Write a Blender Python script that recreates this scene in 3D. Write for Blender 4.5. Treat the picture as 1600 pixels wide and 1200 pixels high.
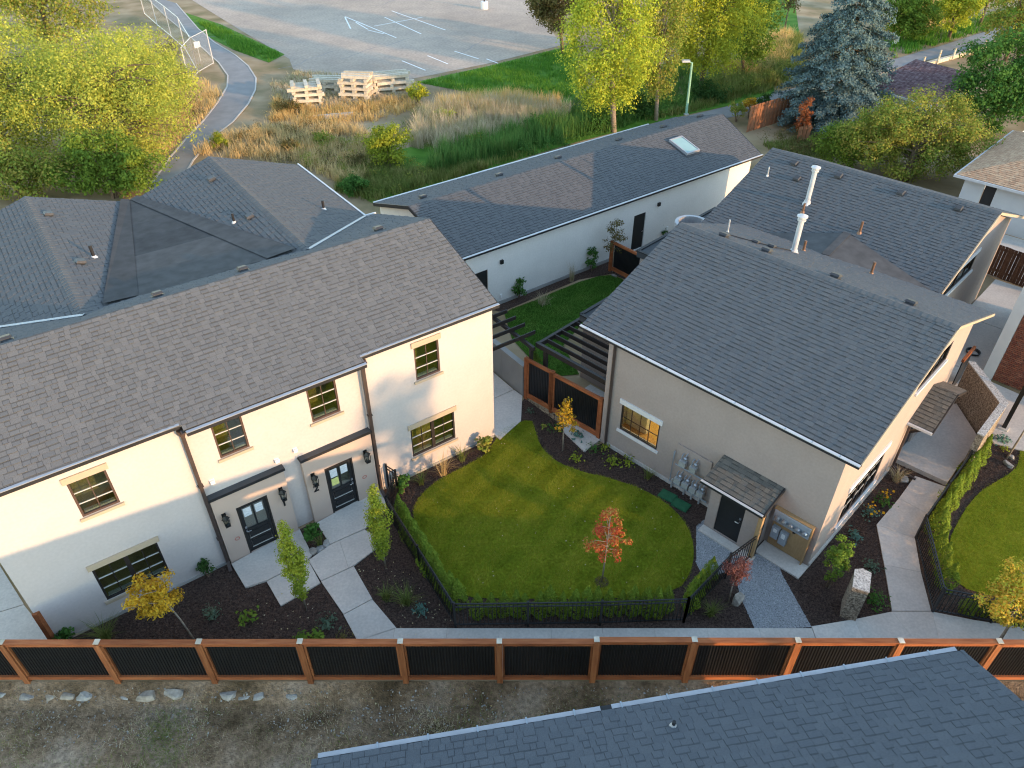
import bpy, bmesh, math, random
import numpy as np
from mathutils import Vector, Matrix

scene = bpy.context.scene
for o in list(bpy.data.objects):
    bpy.data.objects.remove(o)
COL = scene.collection
RAD = math.radians

# ---------------------------------------------------------------- camera, sky, sun, exposure
CAM_H, TILT, FPX = 18.5, 37.75, 1165.0
cam_d = bpy.data.cameras.new('camera')
cam_d.sensor_width = 36.0
cam_d.lens = FPX / 1600.0 * 36.0
cam_d.clip_start, cam_d.clip_end = 0.1, 2000.0
cam = bpy.data.objects.new('camera', cam_d)
COL.objects.link(cam)
cam.location = (0, 0, CAM_H)
cam.rotation_euler = (RAD(90 - TILT), 0, 0)
scene.camera = cam

SUN_AZ, SUN_EL = 126.0, 10.5
world = bpy.data.worlds.new('World')
scene.world = world
world.use_nodes = True
wn = world.node_tree
sky = wn.nodes.new('ShaderNodeTexSky')
sky.sky_type = 'NISHITA'
sky.sun_disc = False
sky.sun_elevation = RAD(SUN_EL)
sky.sun_rotation = RAD(SUN_AZ)
sky.air_density = 1.0
sky.dust_density = 0.05
sky.ozone_density = 0.5
bg = wn.nodes['Background']
wn.links.new(sky.outputs[0], bg.inputs[0])
bg.inputs[1].default_value = 0.15
sun_d = bpy.data.lights.new('sun', 'SUN')
sun_d.energy = 2.0
sun_d.angle = RAD(0.6)
sun_d.color = (0.66, 0.40, 0.195)
sun = bpy.data.objects.new('sun', sun_d)
COL.objects.link(sun)
SDIR = Vector((math.sin(RAD(SUN_AZ)) * math.cos(RAD(SUN_EL)), math.cos(RAD(SUN_AZ)) * math.cos(RAD(SUN_EL)), math.sin(RAD(SUN_EL))))
sun.rotation_euler = SDIR.to_track_quat('Z', 'Y').to_euler()
sun.location = SDIR * 60
vs = scene.view_settings
vs.view_transform = 'Standard'
vs.look = 'None'
vs.gamma = 1.0
vs.use_curve_mapping = False
vs.exposure = 2.2
scene.render.engine = 'CYCLES'
try:
    scene.cycles.max_bounces = 6
    scene.cycles.diffuse_bounces = 4
    scene.cycles.transparent_max_bounces = 8
    scene.cycles.use_denoising = True
    scene.cycles.pixel_filter_type = 'BLACKMAN_HARRIS'
    scene.cycles.filter_width = 1.15
    scene.cycles.sample_clamp_indirect = 4.0
    scene.cycles.caustics_reflective = False
    scene.cycles.caustics_refractive = False
except Exception:
    pass

# ---------------------------------------------------------------- survey helpers (the drone photograph was surveyed onto level ground)
_st, _ct = math.sin(RAD(TILT)), math.cos(RAD(TILT))


def G(px, py, z=0.0):
    """ground point (at height z) surveyed at photo position px, py"""
    a, b = (px - 800) / FPX, (py - 600) / FPX
    d = (a, _ct - b * _st, -_st - b * _ct)
    t = (z - CAM_H) / d[2]
    return Vector((d[0] * t, d[1] * t, z))


def GL(pts, z=0.0):
    return [G(x, y, z).to_2d() for x, y in pts]


def depth_px(w):
    dz = w[2] - CAM_H
    zc = w[1] * _ct - dz * _st
    return zc, 800 + FPX * w[0] / zc, 600 - FPX * (w[1] * _st + dz * _ct) / zc


# ---------------------------------------------------------------- object helpers
def tag(o, label=None, cat=None, group=None, kind=None):
    if label:
        o['label'] = label
    if cat:
        o['category'] = cat
    if group:
        o['group'] = group
    if kind:
        o['kind'] = kind
    return o


def thing(name, label, cat, loc=(0, 0, 0), rz=0.0, group=None):
    o = bpy.data.objects.new(name, None)
    COL.objects.link(o)
    o.empty_display_size = 0.3
    o.location = loc
    o.rotation_euler = (0, 0, rz)
    return tag(o, label, cat, group)


def link(name, me, parent=None, mat=None):
    o = bpy.data.objects.new(name, me)
    COL.objects.link(o)
    if parent is not None:
        o.parent = parent
    if mat is not None and not me.materials:
        me.materials.append(mat)
    return o


def dup(root, loc=None, rz=None, label=None, group=None, scale=None):
    r = root.copy()
    COL.objects.link(r)
    if loc is not None:
        r.location = loc
    if rz is not None:
        r.rotation_euler = (0, 0, rz)
    if scale is not None:
        r.scale = scale
    if label:
        r['label'] = label
    if group:
        r['group'] = group
    for ch in list(root.children):
        c = ch.copy()
        COL.objects.link(c)
        c.parent = r
        for g in list(ch.children):
            d = g.copy()
            COL.objects.link(d)
            d.parent = c
    return r


class MB:
    """collects faces into ONE mesh; xf maps (s, d, z) to the parent's space"""

    def __init__(self, xf=None):
        self.v, self.f, self.xf = [], [], xf

    def pt(self, p):
        p = Vector(p)
        self.v.append(self.xf(p) if self.xf else p)
        return len(self.v) - 1

    def face(self, pts):
        self.f.append([self.pt(p) for p in pts])
        return self

    def box(self, a, b):
        x0, y0, z0 = a
        x1, y1, z1 = b
        i = [self.pt(p) for p in ((x0, y0, z0), (x1, y0, z0), (x1, y1, z0), (x0, y1, z0), (x0, y0, z1), (x1, y0, z1), (x1, y1, z1), (x0, y1, z1))]
        for q in ((3, 2, 1, 0), (4, 5, 6, 7), (0, 1, 5, 4), (1, 2, 6, 5), (2, 3, 7, 6), (3, 0, 4, 7)):
            self.f.append([i[k] for k in q])
        return self

    def bar(self, a, b, w, h, up=(0, 0, 1)):
        """rectangular bar from a to b"""
        a, b = Vector(a), Vector(b)
        t = (b - a).normalized()
        upv = Vector(up)
        if abs(t.dot(upv)) > 0.98:
            upv = Vector((1, 0, 0))
        s = t.cross(upv).normalized()
        n = s.cross(t)
        i = []
        for c in (a, b):
            for p, q in ((-1, -1), (1, -1), (1, 1), (-1, 1)):
                i.append(self.pt(c + s * (p * w / 2) + n * (q * h / 2)))
        for q in ((3, 2, 1, 0), (4, 5, 6, 7), (0, 1, 5, 4), (1, 2, 6, 5), (2, 3, 7, 6), (3, 0, 4, 7)):
            self.f.append([i[k] for k in q])
        return self

    def tube(self, pts, rs, n=8, cap=True):
        pts = [Vector(p) for p in pts]
        if not hasattr(rs, '__len__'):
            rs = [rs] * len(pts)
        rings = []
        for k, p in enumerate(pts):
            t = (pts[min(k + 1, len(pts) - 1)] - pts[max(k - 1, 0)]).normalized()
            ref = Vector((0, 0, 1)) if abs(t.z) < 0.9 else Vector((1, 0, 0))
            s = t.cross(ref).normalized()
            m = s.cross(t)
            rings.append([self.pt(p + (s * math.cos(2 * math.pi * j / n) + m * math.sin(2 * math.pi * j / n)) * rs[k]) for j in range(n)])
        for a, b in zip(rings, rings[1:]):
            for j in range(n):
                self.f.append([a[j], a[(j + 1) % n], b[(j + 1) % n], b[j]])
        if cap:
            self.f.append(rings[0][::-1])
            self.f.append(rings[-1])
        return self

    def lathe(self, c, prof, n=12):
        c = Vector(c)
        rings = [[self.pt(c + Vector((r * math.cos(2 * math.pi * j / n), r * math.sin(2 * math.pi * j / n), z))) for j in range(n)] for r, z in prof]
        for a, b in zip(rings, rings[1:]):
            for j in range(n):
                self.f.append([a[j], a[(j + 1) % n], b[(j + 1) % n], b[j]])
        self.f.append(rings[0][::-1])
        self.f.append(rings[-1])
        return self

    def prism(self, poly, z0, z1):
        n = len(poly)
        a = [self.pt((p[0], p[1], z0)) for p in poly]
        b = [self.pt((p[0], p[1], z1)) for p in poly]
        self.f.append(a[::-1])
        self.f.append(b)
        for k in range(n):
            self.f.append([a[k], a[(k + 1) % n], b[(k + 1) % n], b[k]])
        return self

    def mesh(self, name, mat=None, smooth=False):
        me = bpy.data.meshes.new(name)
        me.from_pydata([tuple(p) for p in self.v], [], self.f)
        bm = bmesh.new()
        bm.from_mesh(me)
        bmesh.ops.recalc_face_normals(bm, faces=bm.faces)
        big = [f for f in bm.faces if len(f.verts) > 4]
        if big:
            bmesh.ops.triangulate(bm, faces=big)
        bm.to_mesh(me)
        bm.free()
        if smooth:
            me.polygons.foreach_set('use_smooth', [True] * len(me.polygons))
        if mat is not None:
            me.materials.append(mat)
        return me

    def build(self, name, mat, parent=None, smooth=False):
        return link(name, self.mesh(name, mat, smooth), parent)


def np_mesh(name, verts, faces, mat, smooth=False):
    verts = np.asarray(verts, dtype=np.float32)
    faces = np.asarray(faces, dtype=np.int32)
    k = faces.shape[1]
    me = bpy.data.meshes.new(name)
    me.vertices.add(len(verts))
    me.vertices.foreach_set('co', verts.ravel())
    me.loops.add(faces.size)
    me.loops.foreach_set('vertex_index', faces.ravel())
    me.polygons.add(len(faces))
    me.polygons.foreach_set('loop_start', np.arange(0, faces.size, k, dtype=np.int32))
    me.polygons.foreach_set('loop_total', np.full(len(faces), k, dtype=np.int32))
    if smooth:
        me.polygons.foreach_set('use_smooth', np.ones(len(faces), dtype=bool))
    me.update(calc_edges=True)
    me.materials.append(mat)
    return me


# ---------------------------------------------------------------- materials
def _nodes(name):
    m = bpy.data.materials.new(name)
    m.use_nodes = True
    nt = m.node_tree
    b = nt.nodes['Principled BSDF']
    return m, nt, b


def _ramp(nt, stops):
    r = nt.nodes.new('ShaderNodeValToRGB')
    e = r.color_ramp.elements
    while len(e) < len(stops):
        e.new(0.5)
    for k, (p, c) in enumerate(stops):
        e[k].position = p
        e[k].color = (*c, 1)
    return r


def surf(name, c1, c2=None, scale=4.0, rough=0.8, bump=0.0, bscale=None, detail=6.0, spec=0.3, metal=0.0, c3=None, big=0.0, stretch=None, bdist=0.02, var=0.0, fine=0.0, fscale=30.0):
    """noise-mottled surface; big adds a second, slow noise of stains"""
    m, nt, b = _nodes(name)
    b.inputs['Roughness'].default_value = rough
    b.inputs['Specular IOR Level'].default_value = spec
    b.inputs['Metallic'].default_value = metal
    c2 = c2 or tuple(x * 0.8 for x in c1)
    tc = nt.nodes.new('ShaderNodeTexCoord')
    co = tc.outputs['Object']
    if stretch:
        mp = nt.nodes.new('ShaderNodeMapping')
        mp.inputs['Scale'].default_value = stretch
        nt.links.new(co, mp.inputs[0])
        co = mp.outputs[0]
    n = nt.nodes.new('ShaderNodeTexNoise')
    n.inputs['Scale'].default_value = scale
    n.inputs['Detail'].default_value = detail
    nt.links.new(co, n.inputs['Vector'])
    stops = [(0.3, c2), (0.7, c1)] if c3 is None else [(0.28, c2), (0.5, c1), (0.72, c3)]
    r = _ramp(nt, stops)
    nt.links.new(n.outputs[0], r.inputs[0])
    out = r.outputs[0]
    if big:
        n2 = nt.nodes.new('ShaderNodeTexNoise')
        n2.inputs['Scale'].default_value = scale * 0.13
        n2.inputs['Detail'].default_value = 3
        nt.links.new(co, n2.inputs['Vector'])
        r2 = _ramp(nt, [(0.35, (1 - big,) * 3), (0.65, (1, 1, 1))])
        nt.links.new(n2.outputs[0], r2.inputs[0])
        mx = nt.nodes.new('ShaderNodeMixRGB')
        mx.blend_type = 'MULTIPLY'
        mx.inputs[0].default_value = 1
        nt.links.new(out, mx.inputs[1])
        nt.links.new(r2.outputs[0], mx.inputs[2])
        out = mx.outputs[0]
    if fine:
        n3 = nt.nodes.new('ShaderNodeTexNoise')
        n3.inputs['Scale'].default_value = fscale
        n3.inputs['Detail'].default_value = 3
        nt.links.new(co, n3.inputs['Vector'])
        r3 = _ramp(nt, [(0.32, (1 - fine,) * 3), (0.5, (1, 1, 1)), (0.68, (1 + fine,) * 3)])
        nt.links.new(n3.outputs[0], r3.inputs[0])
        m3 = nt.nodes.new('ShaderNodeMixRGB')
        m3.blend_type = 'MULTIPLY'
        m3.inputs[0].default_value = 1
        nt.links.new(out, m3.inputs[1])
        nt.links.new(r3.outputs[0], m3.inputs[2])
        out = m3.outputs[0]
    if var:
        oi = nt.nodes.new('ShaderNodeObjectInfo')
        rv = _ramp(nt, [(0.0, (1 - var, 1 - var * 1.1, 1 - var * 1.2)), (1.0, (1.06, 1.05, 1.04))])
        nt.links.new(oi.outputs['Random'], rv.inputs[0])
        mv = nt.nodes.new('ShaderNodeMixRGB')
        mv.blend_type = 'MULTIPLY'
        mv.inputs[0].default_value = 1
        nt.links.new(out, mv.inputs[1])
        nt.links.new(rv.outputs[0], mv.inputs[2])
        out = mv.outputs[0]
    nt.links.new(out, b.inputs['Base Color'])
    if bump:
        nb = nt.nodes.new('ShaderNodeTexNoise')
        nb.inputs['Scale'].default_value = bscale or scale * 6
        nb.inputs['Detail'].default_value = 4
        nt.links.new(co, nb.inputs['Vector'])
        bp = nt.nodes.new('ShaderNodeBump')
        bp.inputs['Strength'].default_value = bump
        bp.inputs['Distance'].default_value = bdist
        nt.links.new(nb.outputs[0], bp.inputs['Height'])
        nt.links.new(bp.outputs[0], b.inputs['Normal'])
    return m


def pieces(name, cols, rough=0.9, spec=0.15, grain=60.0, amt=0.35, bump=0.25, trans=0.0, drift=0.0):
    """every loose piece (island or object) gets its own tone out of cols"""
    m, nt, b = _nodes(name)
    b.inputs['Roughness'].default_value = rough
    b.inputs['Specular IOR Level'].default_value = spec
    g = nt.nodes.new('ShaderNodeNewGeometry')
    oi = nt.nodes.new('ShaderNodeObjectInfo')
    ad = nt.nodes.new('ShaderNodeMath')
    ad.operation = 'ADD'
    nt.links.new(g.outputs['Random Per Island'], ad.inputs[0])
    nt.links.new(oi.outputs['Random'], ad.inputs[1])
    fr = nt.nodes.new('ShaderNodeMath')
    fr.operation = 'FRACT'
    nt.links.new(ad.outputs[0], fr.inputs[0])
    r = _ramp(nt, [(k / max(1, len(cols) - 1), c) for k, c in enumerate(cols)])
    if drift:
        tc0 = nt.nodes.new('ShaderNodeTexCoord')
        nd = nt.nodes.new('ShaderNodeTexNoise')
        nd.inputs['Scale'].default_value = drift
        nd.inputs['Detail'].default_value = 2
        nt.links.new(tc0.outputs['Object'], nd.inputs['Vector'])
        mr = nt.nodes.new('ShaderNodeMapRange')
        mr.inputs[1].default_value, mr.inputs[2].default_value = 0.3, 0.7
        nt.links.new(nd.outputs[0], mr.inputs[0])
        mm = nt.nodes.new('ShaderNodeMix')
        mm.inputs[0].default_value = 0.5
        nt.links.new(fr.outputs[0], mm.inputs[2])
        nt.links.new(mr.outputs[0], mm.inputs[3])
        nt.links.new(mm.outputs[0], r.inputs[0])
    else:
        nt.links.new(fr.outputs[0], r.inputs[0])
    out = r.outputs[0]
    if amt:
        n = nt.nodes.new('ShaderNodeTexNoise')
        n.inputs['Scale'].default_value = grain
        n.inputs['Detail'].default_value = 3
        tc = nt.nodes.new('ShaderNodeTexCoord')
        nt.links.new(tc.outputs['Object'], n.inputs['Vector'])
        r2 = _ramp(nt, [(0.3, (1 - amt,) * 3), (0.7, (1 + amt * 0.3,) * 3)])
        nt.links.new(n.outputs[0], r2.inputs[0])
        mx = nt.nodes.new('ShaderNodeMixRGB')
        mx.blend_type = 'MULTIPLY'
        mx.inputs[0].default_value = 1
        nt.links.new(out, mx.inputs[1])
        nt.links.new(r2.outputs[0], mx.inputs[2])
        out = mx.outputs[0]
        if bump:
            bp = nt.nodes.new('ShaderNodeBump')
            bp.inputs['Strength'].default_value = bump
            bp.inputs['Distance'].default_value = 0.01
            nt.links.new(n.outputs[0], bp.inputs['Height'])
            nt.links.new(bp.outputs[0], b.inputs['Normal'])
    nt.links.new(out, b.inputs['Base Color'])
    if trans:
        tr = nt.nodes.new('ShaderNodeBsdfTranslucent')
        nt.links.new(out, tr.inputs[0])
        mix = nt.nodes.new('ShaderNodeMixShader')
        mix.inputs[0].default_value = trans
        nt.links.new(b.outputs[0], mix.inputs[1])
        nt.links.new(tr.outputs[0], mix.inputs[2])
        nt.links.new(mix.outputs[0], nt.nodes['Material Output'].inputs[0])
    return m


def leafm(name, cols, trans=0.3, drift=1.1):
    cols = sorted(cols, key=lambda c: c[0] + c[1])
    return pieces(name, cols, rough=0.85, spec=0.04, amt=0.0, trans=trans, drift=drift)


def glassm(name, tint=(0.75, 0.8, 0.75), gloss=0.18):
    m, nt, b = _nodes(name)
    t = nt.nodes.new('ShaderNodeBsdfTransparent')
    t.inputs[0].default_value = (*tint, 1)
    g = nt.nodes.new('ShaderNodeBsdfGlossy')
    g.inputs['Roughness'].default_value = 0.03
    mx = nt.nodes.new('ShaderNodeMixShader')
    mx.inputs[0].default_value = gloss
    nt.links.new(t.outputs[0], mx.inputs[1])
    nt.links.new(g.outputs[0], mx.inputs[2])
    nt.links.new(mx.outputs[0], nt.nodes['Material Output'].inputs[0])
    return m


M = {}
M['stucco_white'] = surf('stucco_white', (0.56, 0.50, 0.465), (0.535, 0.475, 0.44), 1.5, 0.92, 0.06, 50, big=0.09, fine=0.035, fscale=12)
M['stucco_beige'] = surf('stucco_beige', (0.42, 0.338, 0.29), (0.395, 0.318, 0.272), 1.5, 0.92, 0.06, 50, big=0.1, fine=0.04, fscale=12)
M['stucco_garage'] = surf('stucco_garage', (0.78, 0.75, 0.70), (0.74, 0.71, 0.66), 1.5, 0.92, 0.06, 50, big=0.09, fine=0.035, fscale=12)
M['vent_grey'] = surf('vent_grey', (0.06, 0.06, 0.063), (0.045, 0.045, 0.048), 8, 0.5)
M['stucco_tan'] = surf('stucco_tan', (0.52, 0.395, 0.32), (0.50, 0.38, 0.305), 2, 0.9, 0.06, 50)
M['stucco_pale'] = surf('stucco_pale', (0.55, 0.55, 0.54), (0.50, 0.50, 0.50), 2, 0.9, 0.06, 50)
M['trim_tan'] = surf('trim_tan', (0.47, 0.37, 0.26), (0.43, 0.34, 0.24), 6, 0.7)
M['trim_white'] = surf('trim_white', (0.75, 0.73, 0.70), (0.70, 0.68, 0.66), 6, 0.6)
M['frame_dark'] = surf('frame_dark', (0.035, 0.028, 0.025), (0.025, 0.02, 0.018), 8, 0.5, spec=0.3)
M['frame_brown'] = surf('frame_brown', (0.10, 0.06, 0.045), (0.08, 0.05, 0.04), 8, 0.5)
M['bar_pale'] = surf('bar_pale', (0.55, 0.53, 0.48), (0.5, 0.48, 0.44), 8, 0.5)
M['gutter'] = surf('gutter', (0.42, 0.41, 0.42), (0.36, 0.35, 0.36), 3, 0.35, metal=0.3, spec=0.5)
M['gutter_white'] = surf('gutter_white', (0.58, 0.57, 0.56), (0.50, 0.49, 0.49), 3, 0.35, spec=0.5)
M['fascia_dark'] = surf('fascia_dark', (0.03, 0.028, 0.03), (0.02, 0.02, 0.02), 5, 0.5)
M['downspout'] = surf('downspout', (0.065, 0.045, 0.04), (0.05, 0.035, 0.03), 5, 0.45, spec=0.5)
M['black_metal'] = surf('black_metal', (0.012, 0.012, 0.013), (0.008, 0.008, 0.009), 10, 0.4, spec=0.5)
M['black_panel'] = surf('black_panel', (0.014, 0.014, 0.015), (0.010, 0.010, 0.011), 3, 0.38, spec=0.5)
M['steel'] = surf('steel', (0.55, 0.56, 0.58), (0.4, 0.41, 0.42), 12, 0.35, metal=0.8)
M['galv'] = surf('galv', (0.62, 0.62, 0.60), (0.5, 0.5, 0.5), 8, 0.4, metal=0.4)
M['meter_grey'] = surf('meter_grey', (0.34, 0.37, 0.40), (0.30, 0.33, 0.36), 10, 0.5)
M['copper'] = surf('copper', (0.26, 0.15, 0.095), (0.20, 0.11, 0.07), 12, 0.5, metal=0.4)
M['cedar'] = surf('cedar', (0.43, 0.135, 0.048), (0.30, 0.09, 0.032), 5, 0.8, 0.25, 40, c3=(0.50, 0.185, 0.07), stretch=(0.35, 3, 1.2), big=0.3, var=0.22)
M['cedar_post'] = surf('cedar_post', (0.42, 0.15, 0.055), (0.27, 0.09, 0.034), 5, 0.8, 0.25, 40, c3=(0.48, 0.20, 0.08), stretch=(4, 4, 0.3), big=0.3, var=0.28)
M['old_cedar'] = pieces('old_cedar', [(0.28, 0.12, 0.06), (0.36, 0.17, 0.09), (0.24, 0.10, 0.05)], amt=0.3, grain=8)
M['brown_board'] = pieces('brown_board', [(0.10, 0.05, 0.03), (0.14, 0.07, 0.04), (0.085, 0.045, 0.03)], amt=0.3, grain=8)
M['pale_wood'] = pieces('pale_wood', [(0.60, 0.52, 0.40), (0.70, 0.62, 0.50), (0.52, 0.45, 0.34), (0.66, 0.60, 0.48)], amt=0.25, grain=6)
M['plywood'] = surf('plywood', (0.42, 0.27, 0.13), (0.34, 0.21, 0.10), 6, 0.7, stretch=(1, 4, 1))
M['wood_floor'] = surf('wood_floor', (0.55, 0.32, 0.13), (0.40, 0.22, 0.08), 3, 0.4, stretch=(1, 8, 1))
M['concrete'] = surf('concrete', (0.64, 0.585, 0.52), (0.55, 0.505, 0.455), 1.3, 0.9, 0.04, 40, big=0.16, spec=0.1, var=0.07, fine=0.08, fscale=14)
M['concrete_wall'] = surf('concrete_wall', (0.40, 0.395, 0.37), (0.30, 0.295, 0.28), 0.8, 0.85, 0.2, 30, big=0.2)
M['aggregate'] = surf('aggregate', (0.27, 0.21, 0.15), (0.05, 0.04, 0.03), 19, 0.9, 0.8, 40, c3=(0.50, 0.42, 0.32), detail=5)
M['aggregate_cut'] = surf('aggregate_cut', (0.46, 0.43, 0.39), (0.13, 0.12, 0.11), 19, 0.8, 0.3, 40, c3=(0.66, 0.63, 0.58), detail=5)
M['mulch'] = surf('mulch', (0.080, 0.053, 0.042), (0.034, 0.023, 0.018), 14, 0.95, 1.0, 35, fine=0.4, fscale=20, c3=(0.115, 0.076, 0.060), spec=0.1, bdist=0.04)
M['mulch_chip'] = pieces('mulch_chip', [(0.03, 0.019, 0.015), (0.075, 0.05, 0.04), (0.05, 0.033, 0.027), (0.14, 0.095, 0.072)], amt=0.0)
M['gravel'] = surf('gravel', (0.30, 0.30, 0.30), (0.14, 0.14, 0.14), 30, 0.9, 0.8, 40, c3=(0.42, 0.42, 0.42), detail=3)
M['pebble'] = pieces('pebble', [(0.18, 0.18, 0.18), (0.40, 0.40, 0.40), (0.30, 0.30, 0.31), (0.52, 0.51, 0.50)], amt=0.2)
M['lawn_soil'] = surf('lawn_soil', (0.19, 0.235, 0.018), (0.13, 0.175, 0.014), 1.3, 0.95, 0.6, 60, fine=0.25, fscale=12, c3=(0.26, 0.27, 0.028), spec=0.0)
M['grass'] = leafm('grass', [(0.18, 0.23, 0.016), (0.28, 0.30, 0.024), (0.36, 0.34, 0.034), (0.22, 0.26, 0.02), (0.42, 0.37, 0.07)], 0.25, 0.0)
M['grass_stripe'] = leafm('grass_stripe', [(0.19, 0.22, 0.016), (0.29, 0.29, 0.024), (0.34, 0.31, 0.034), (0.23, 0.25, 0.02)], 0.25, 0.0)
M['grass_back'] = leafm('grass_back', [(0.042, 0.102, 0.018), (0.066, 0.144, 0.024), (0.084, 0.156, 0.030)], 0.25, 0.0)
M['field_green'] = surf('field_green', (0.09, 0.20, 0.025), (0.055, 0.14, 0.018), 0.9, 0.95, 0.7, 12, c3=(0.14, 0.24, 0.04), spec=0.1)
M['grass_field'] = leafm('grass_field', [(0.060, 0.180, 0.022), (0.105, 0.255, 0.030), (0.165, 0.300, 0.045)], 0.25, 0.0)
M['ground'] = surf('ground', (0.36, 0.26, 0.15), (0.20, 0.17, 0.08), 0.35, 0.95, 0.6, 6, c3=(0.50, 0.38, 0.24), spec=0.1, big=0.25)
M['lot_dirt'] = surf('lot_dirt', (0.33, 0.225, 0.14), (0.10, 0.068, 0.036), 0.75, 0.95, 1.0, 22, c3=(0.46, 0.35, 0.255), spec=0.0, big=0.55, detail=12, bdist=0.05, fine=0.32, fscale=9)
M['asphalt'] = surf('asphalt', (0.54, 0.43, 0.34), (0.45, 0.365, 0.30), 0.5, 0.95, 0.1, 60, big=0.22, spec=0.05, fine=0.12, fscale=4)
M['trail'] = surf('trail', (0.30, 0.285, 0.275), (0.24, 0.23, 0.225), 1.2, 0.9, 0.1, 60, big=0.15)
M['paint'] = surf('paint', (0.9, 0.88, 0.84), (0.75, 0.73, 0.70), 3, 0.7)
M['membrane'] = pieces('membrane', [(0.058, 0.058, 0.060), (0.085, 0.083, 0.082), (0.068, 0.067, 0.068), (0.10, 0.097, 0.095)], amt=0.25, grain=2.5)
M['flat_roof'] = surf('flat_roof', (0.075, 0.08, 0.085), (0.055, 0.058, 0.062), 1.2, 0.75, 0.1, 80, big=0.15)
SH = [(0.105, 0.107, 0.111), (0.116, 0.117, 0.121), (0.109, 0.111, 0.115), (0.123, 0.124, 0.127), (0.113, 0.115, 0.119)]
SHCOL = {}


def shm(name, cols):
    SHCOL[name] = cols
    M[name] = pieces(name, cols, amt=0.25, grain=70)


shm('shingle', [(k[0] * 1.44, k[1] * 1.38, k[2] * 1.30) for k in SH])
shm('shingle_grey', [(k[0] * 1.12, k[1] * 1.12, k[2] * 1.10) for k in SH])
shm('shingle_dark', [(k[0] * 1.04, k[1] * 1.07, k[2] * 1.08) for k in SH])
shm('shingle_slate', [(k[0] * 0.86, k[1] * 0.92, k[2] * 1.0) for k in SH])
shm('shingle_brown', [(0.125, 0.115, 0.10), (0.155, 0.14, 0.12), (0.18, 0.16, 0.135)])
shm('shingle_tan', [(0.46, 0.28, 0.17), (0.54, 0.34, 0.21), (0.60, 0.40, 0.25)])
shm('shingle_red', [(0.15, 0.085, 0.09), (0.20, 0.12, 0.125), (0.28, 0.19, 0.19), (0.17, 0.10, 0.10)])
M['underlay'] = surf('underlay', (0.06, 0.058, 0.058), (0.05, 0.05, 0.05), 8, 0.9)
M['brick'] = pieces('brick', [(0.20, 0.07, 0.045), (0.27, 0.10, 0.06), (0.16, 0.055, 0.04), (0.31, 0.13, 0.08)], amt=0.25, grain=25)
M['mortar'] = surf('mortar', (0.30, 0.27, 0.24), (0.24, 0.22, 0.20), 10, 0.9)
M['stone'] = pieces('stone', [(0.36, 0.35, 0.33), (0.42, 0.39, 0.35), (0.42, 0.35, 0.27), (0.32, 0.315, 0.31), (0.47, 0.44, 0.40)], amt=0.5, grain=6, bump=1.0)
M['glass'] = glassm('glass', gloss=0.24)
M['glass_sky'] = surf('glass_sky', (0.30, 0.45, 0.42), (0.26, 0.40, 0.38), 2, 0.08, spec=0.7)
M['room'] = surf('room', (0.62, 0.52, 0.17), (0.34, 0.28, 0.09), 1.1, 0.9)  # olive of the garden reflected in the panes, painted into the lining
M['room_dark'] = surf('room_dark', (0.05, 0.045, 0.035), (0.03, 0.028, 0.02), 1.4, 0.9)
M['door_dark'] = surf('door_dark', (0.022, 0.022, 0.023), (0.018, 0.018, 0.018), 6, 0.5)
M['paper'] = surf('paper', (0.80, 0.82, 0.82), (0.55, 0.57, 0.58), 40, 0.7, stretch=(0.2, 1, 1.6), detail=1)
M['paper_yellow'] = surf('paper_yellow', (0.75, 0.75, 0.25), (0.6, 0.6, 0.2), 40, 0.7, stretch=(0.2, 1, 1.6), detail=1)
M['white'] = surf('white', (0.78, 0.78, 0.76), (0.72, 0.72, 0.70), 5, 0.5)
M['red_paint'] = surf('red_paint', (0.50, 0.12, 0.09), (0.42, 0.16, 0.12), 30, 0.7)
M['box_green'] = surf('box_green', (0.03, 0.13, 0.06), (0.02, 0.09, 0.04), 9, 0.6)
M['pole_green'] = surf('pole_green', (0.30, 0.52, 0.36), (0.26, 0.45, 0.32), 6, 0.5)
M['bark'] = surf('bark', (0.20, 0.15, 0.10), (0.11, 0.08, 0.055), 9, 0.95, 0.8, 20)
M['bark_pale'] = surf('bark_pale', (0.42, 0.35, 0.27), (0.22, 0.17, 0.13), 6, 0.9, 0.6, 20)
M['twig'] = surf('twig', (0.22, 0.15, 0.10), (0.15, 0.10, 0.07), 9, 0.9)
M['lf_yellow'] = leafm('lf_yellow', [(0.50, 0.34, 0.03), (0.62, 0.42, 0.04), (0.44, 0.24, 0.03), (0.30, 0.28, 0.04)])
M['lf_gold'] = leafm('lf_gold', [(0.45, 0.24, 0.02), (0.62, 0.36, 0.03), (0.66, 0.45, 0.04), (0.40, 0.20, 0.02), (0.52, 0.36, 0.04)])
M['lf_orange'] = leafm('lf_orange', [(0.58, 0.24, 0.06), (0.62, 0.36, 0.06), (0.52, 0.46, 0.06), (0.40, 0.42, 0.05), (0.56, 0.50, 0.07), (0.45, 0.44, 0.06)])
M['lf_red'] = leafm('lf_red', [(0.42, 0.07, 0.04), (0.54, 0.15, 0.05), (0.48, 0.10, 0.045), (0.58, 0.27, 0.07), (0.36, 0.05, 0.035), (0.50, 0.34, 0.08)])
M['lf_lime'] = leafm('lf_lime', [(0.221, 0.273, 0.033), (0.325, 0.364, 0.039), (0.169, 0.221, 0.026), (0.468, 0.429, 0.052)])
M['lf_willow'] = leafm('lf_willow', [(0.40, 0.42, 0.07), (0.54, 0.52, 0.09), (0.28, 0.35, 0.06), (0.62, 0.56, 0.10), (0.17, 0.25, 0.05), (0.36, 0.40, 0.07)])
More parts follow.
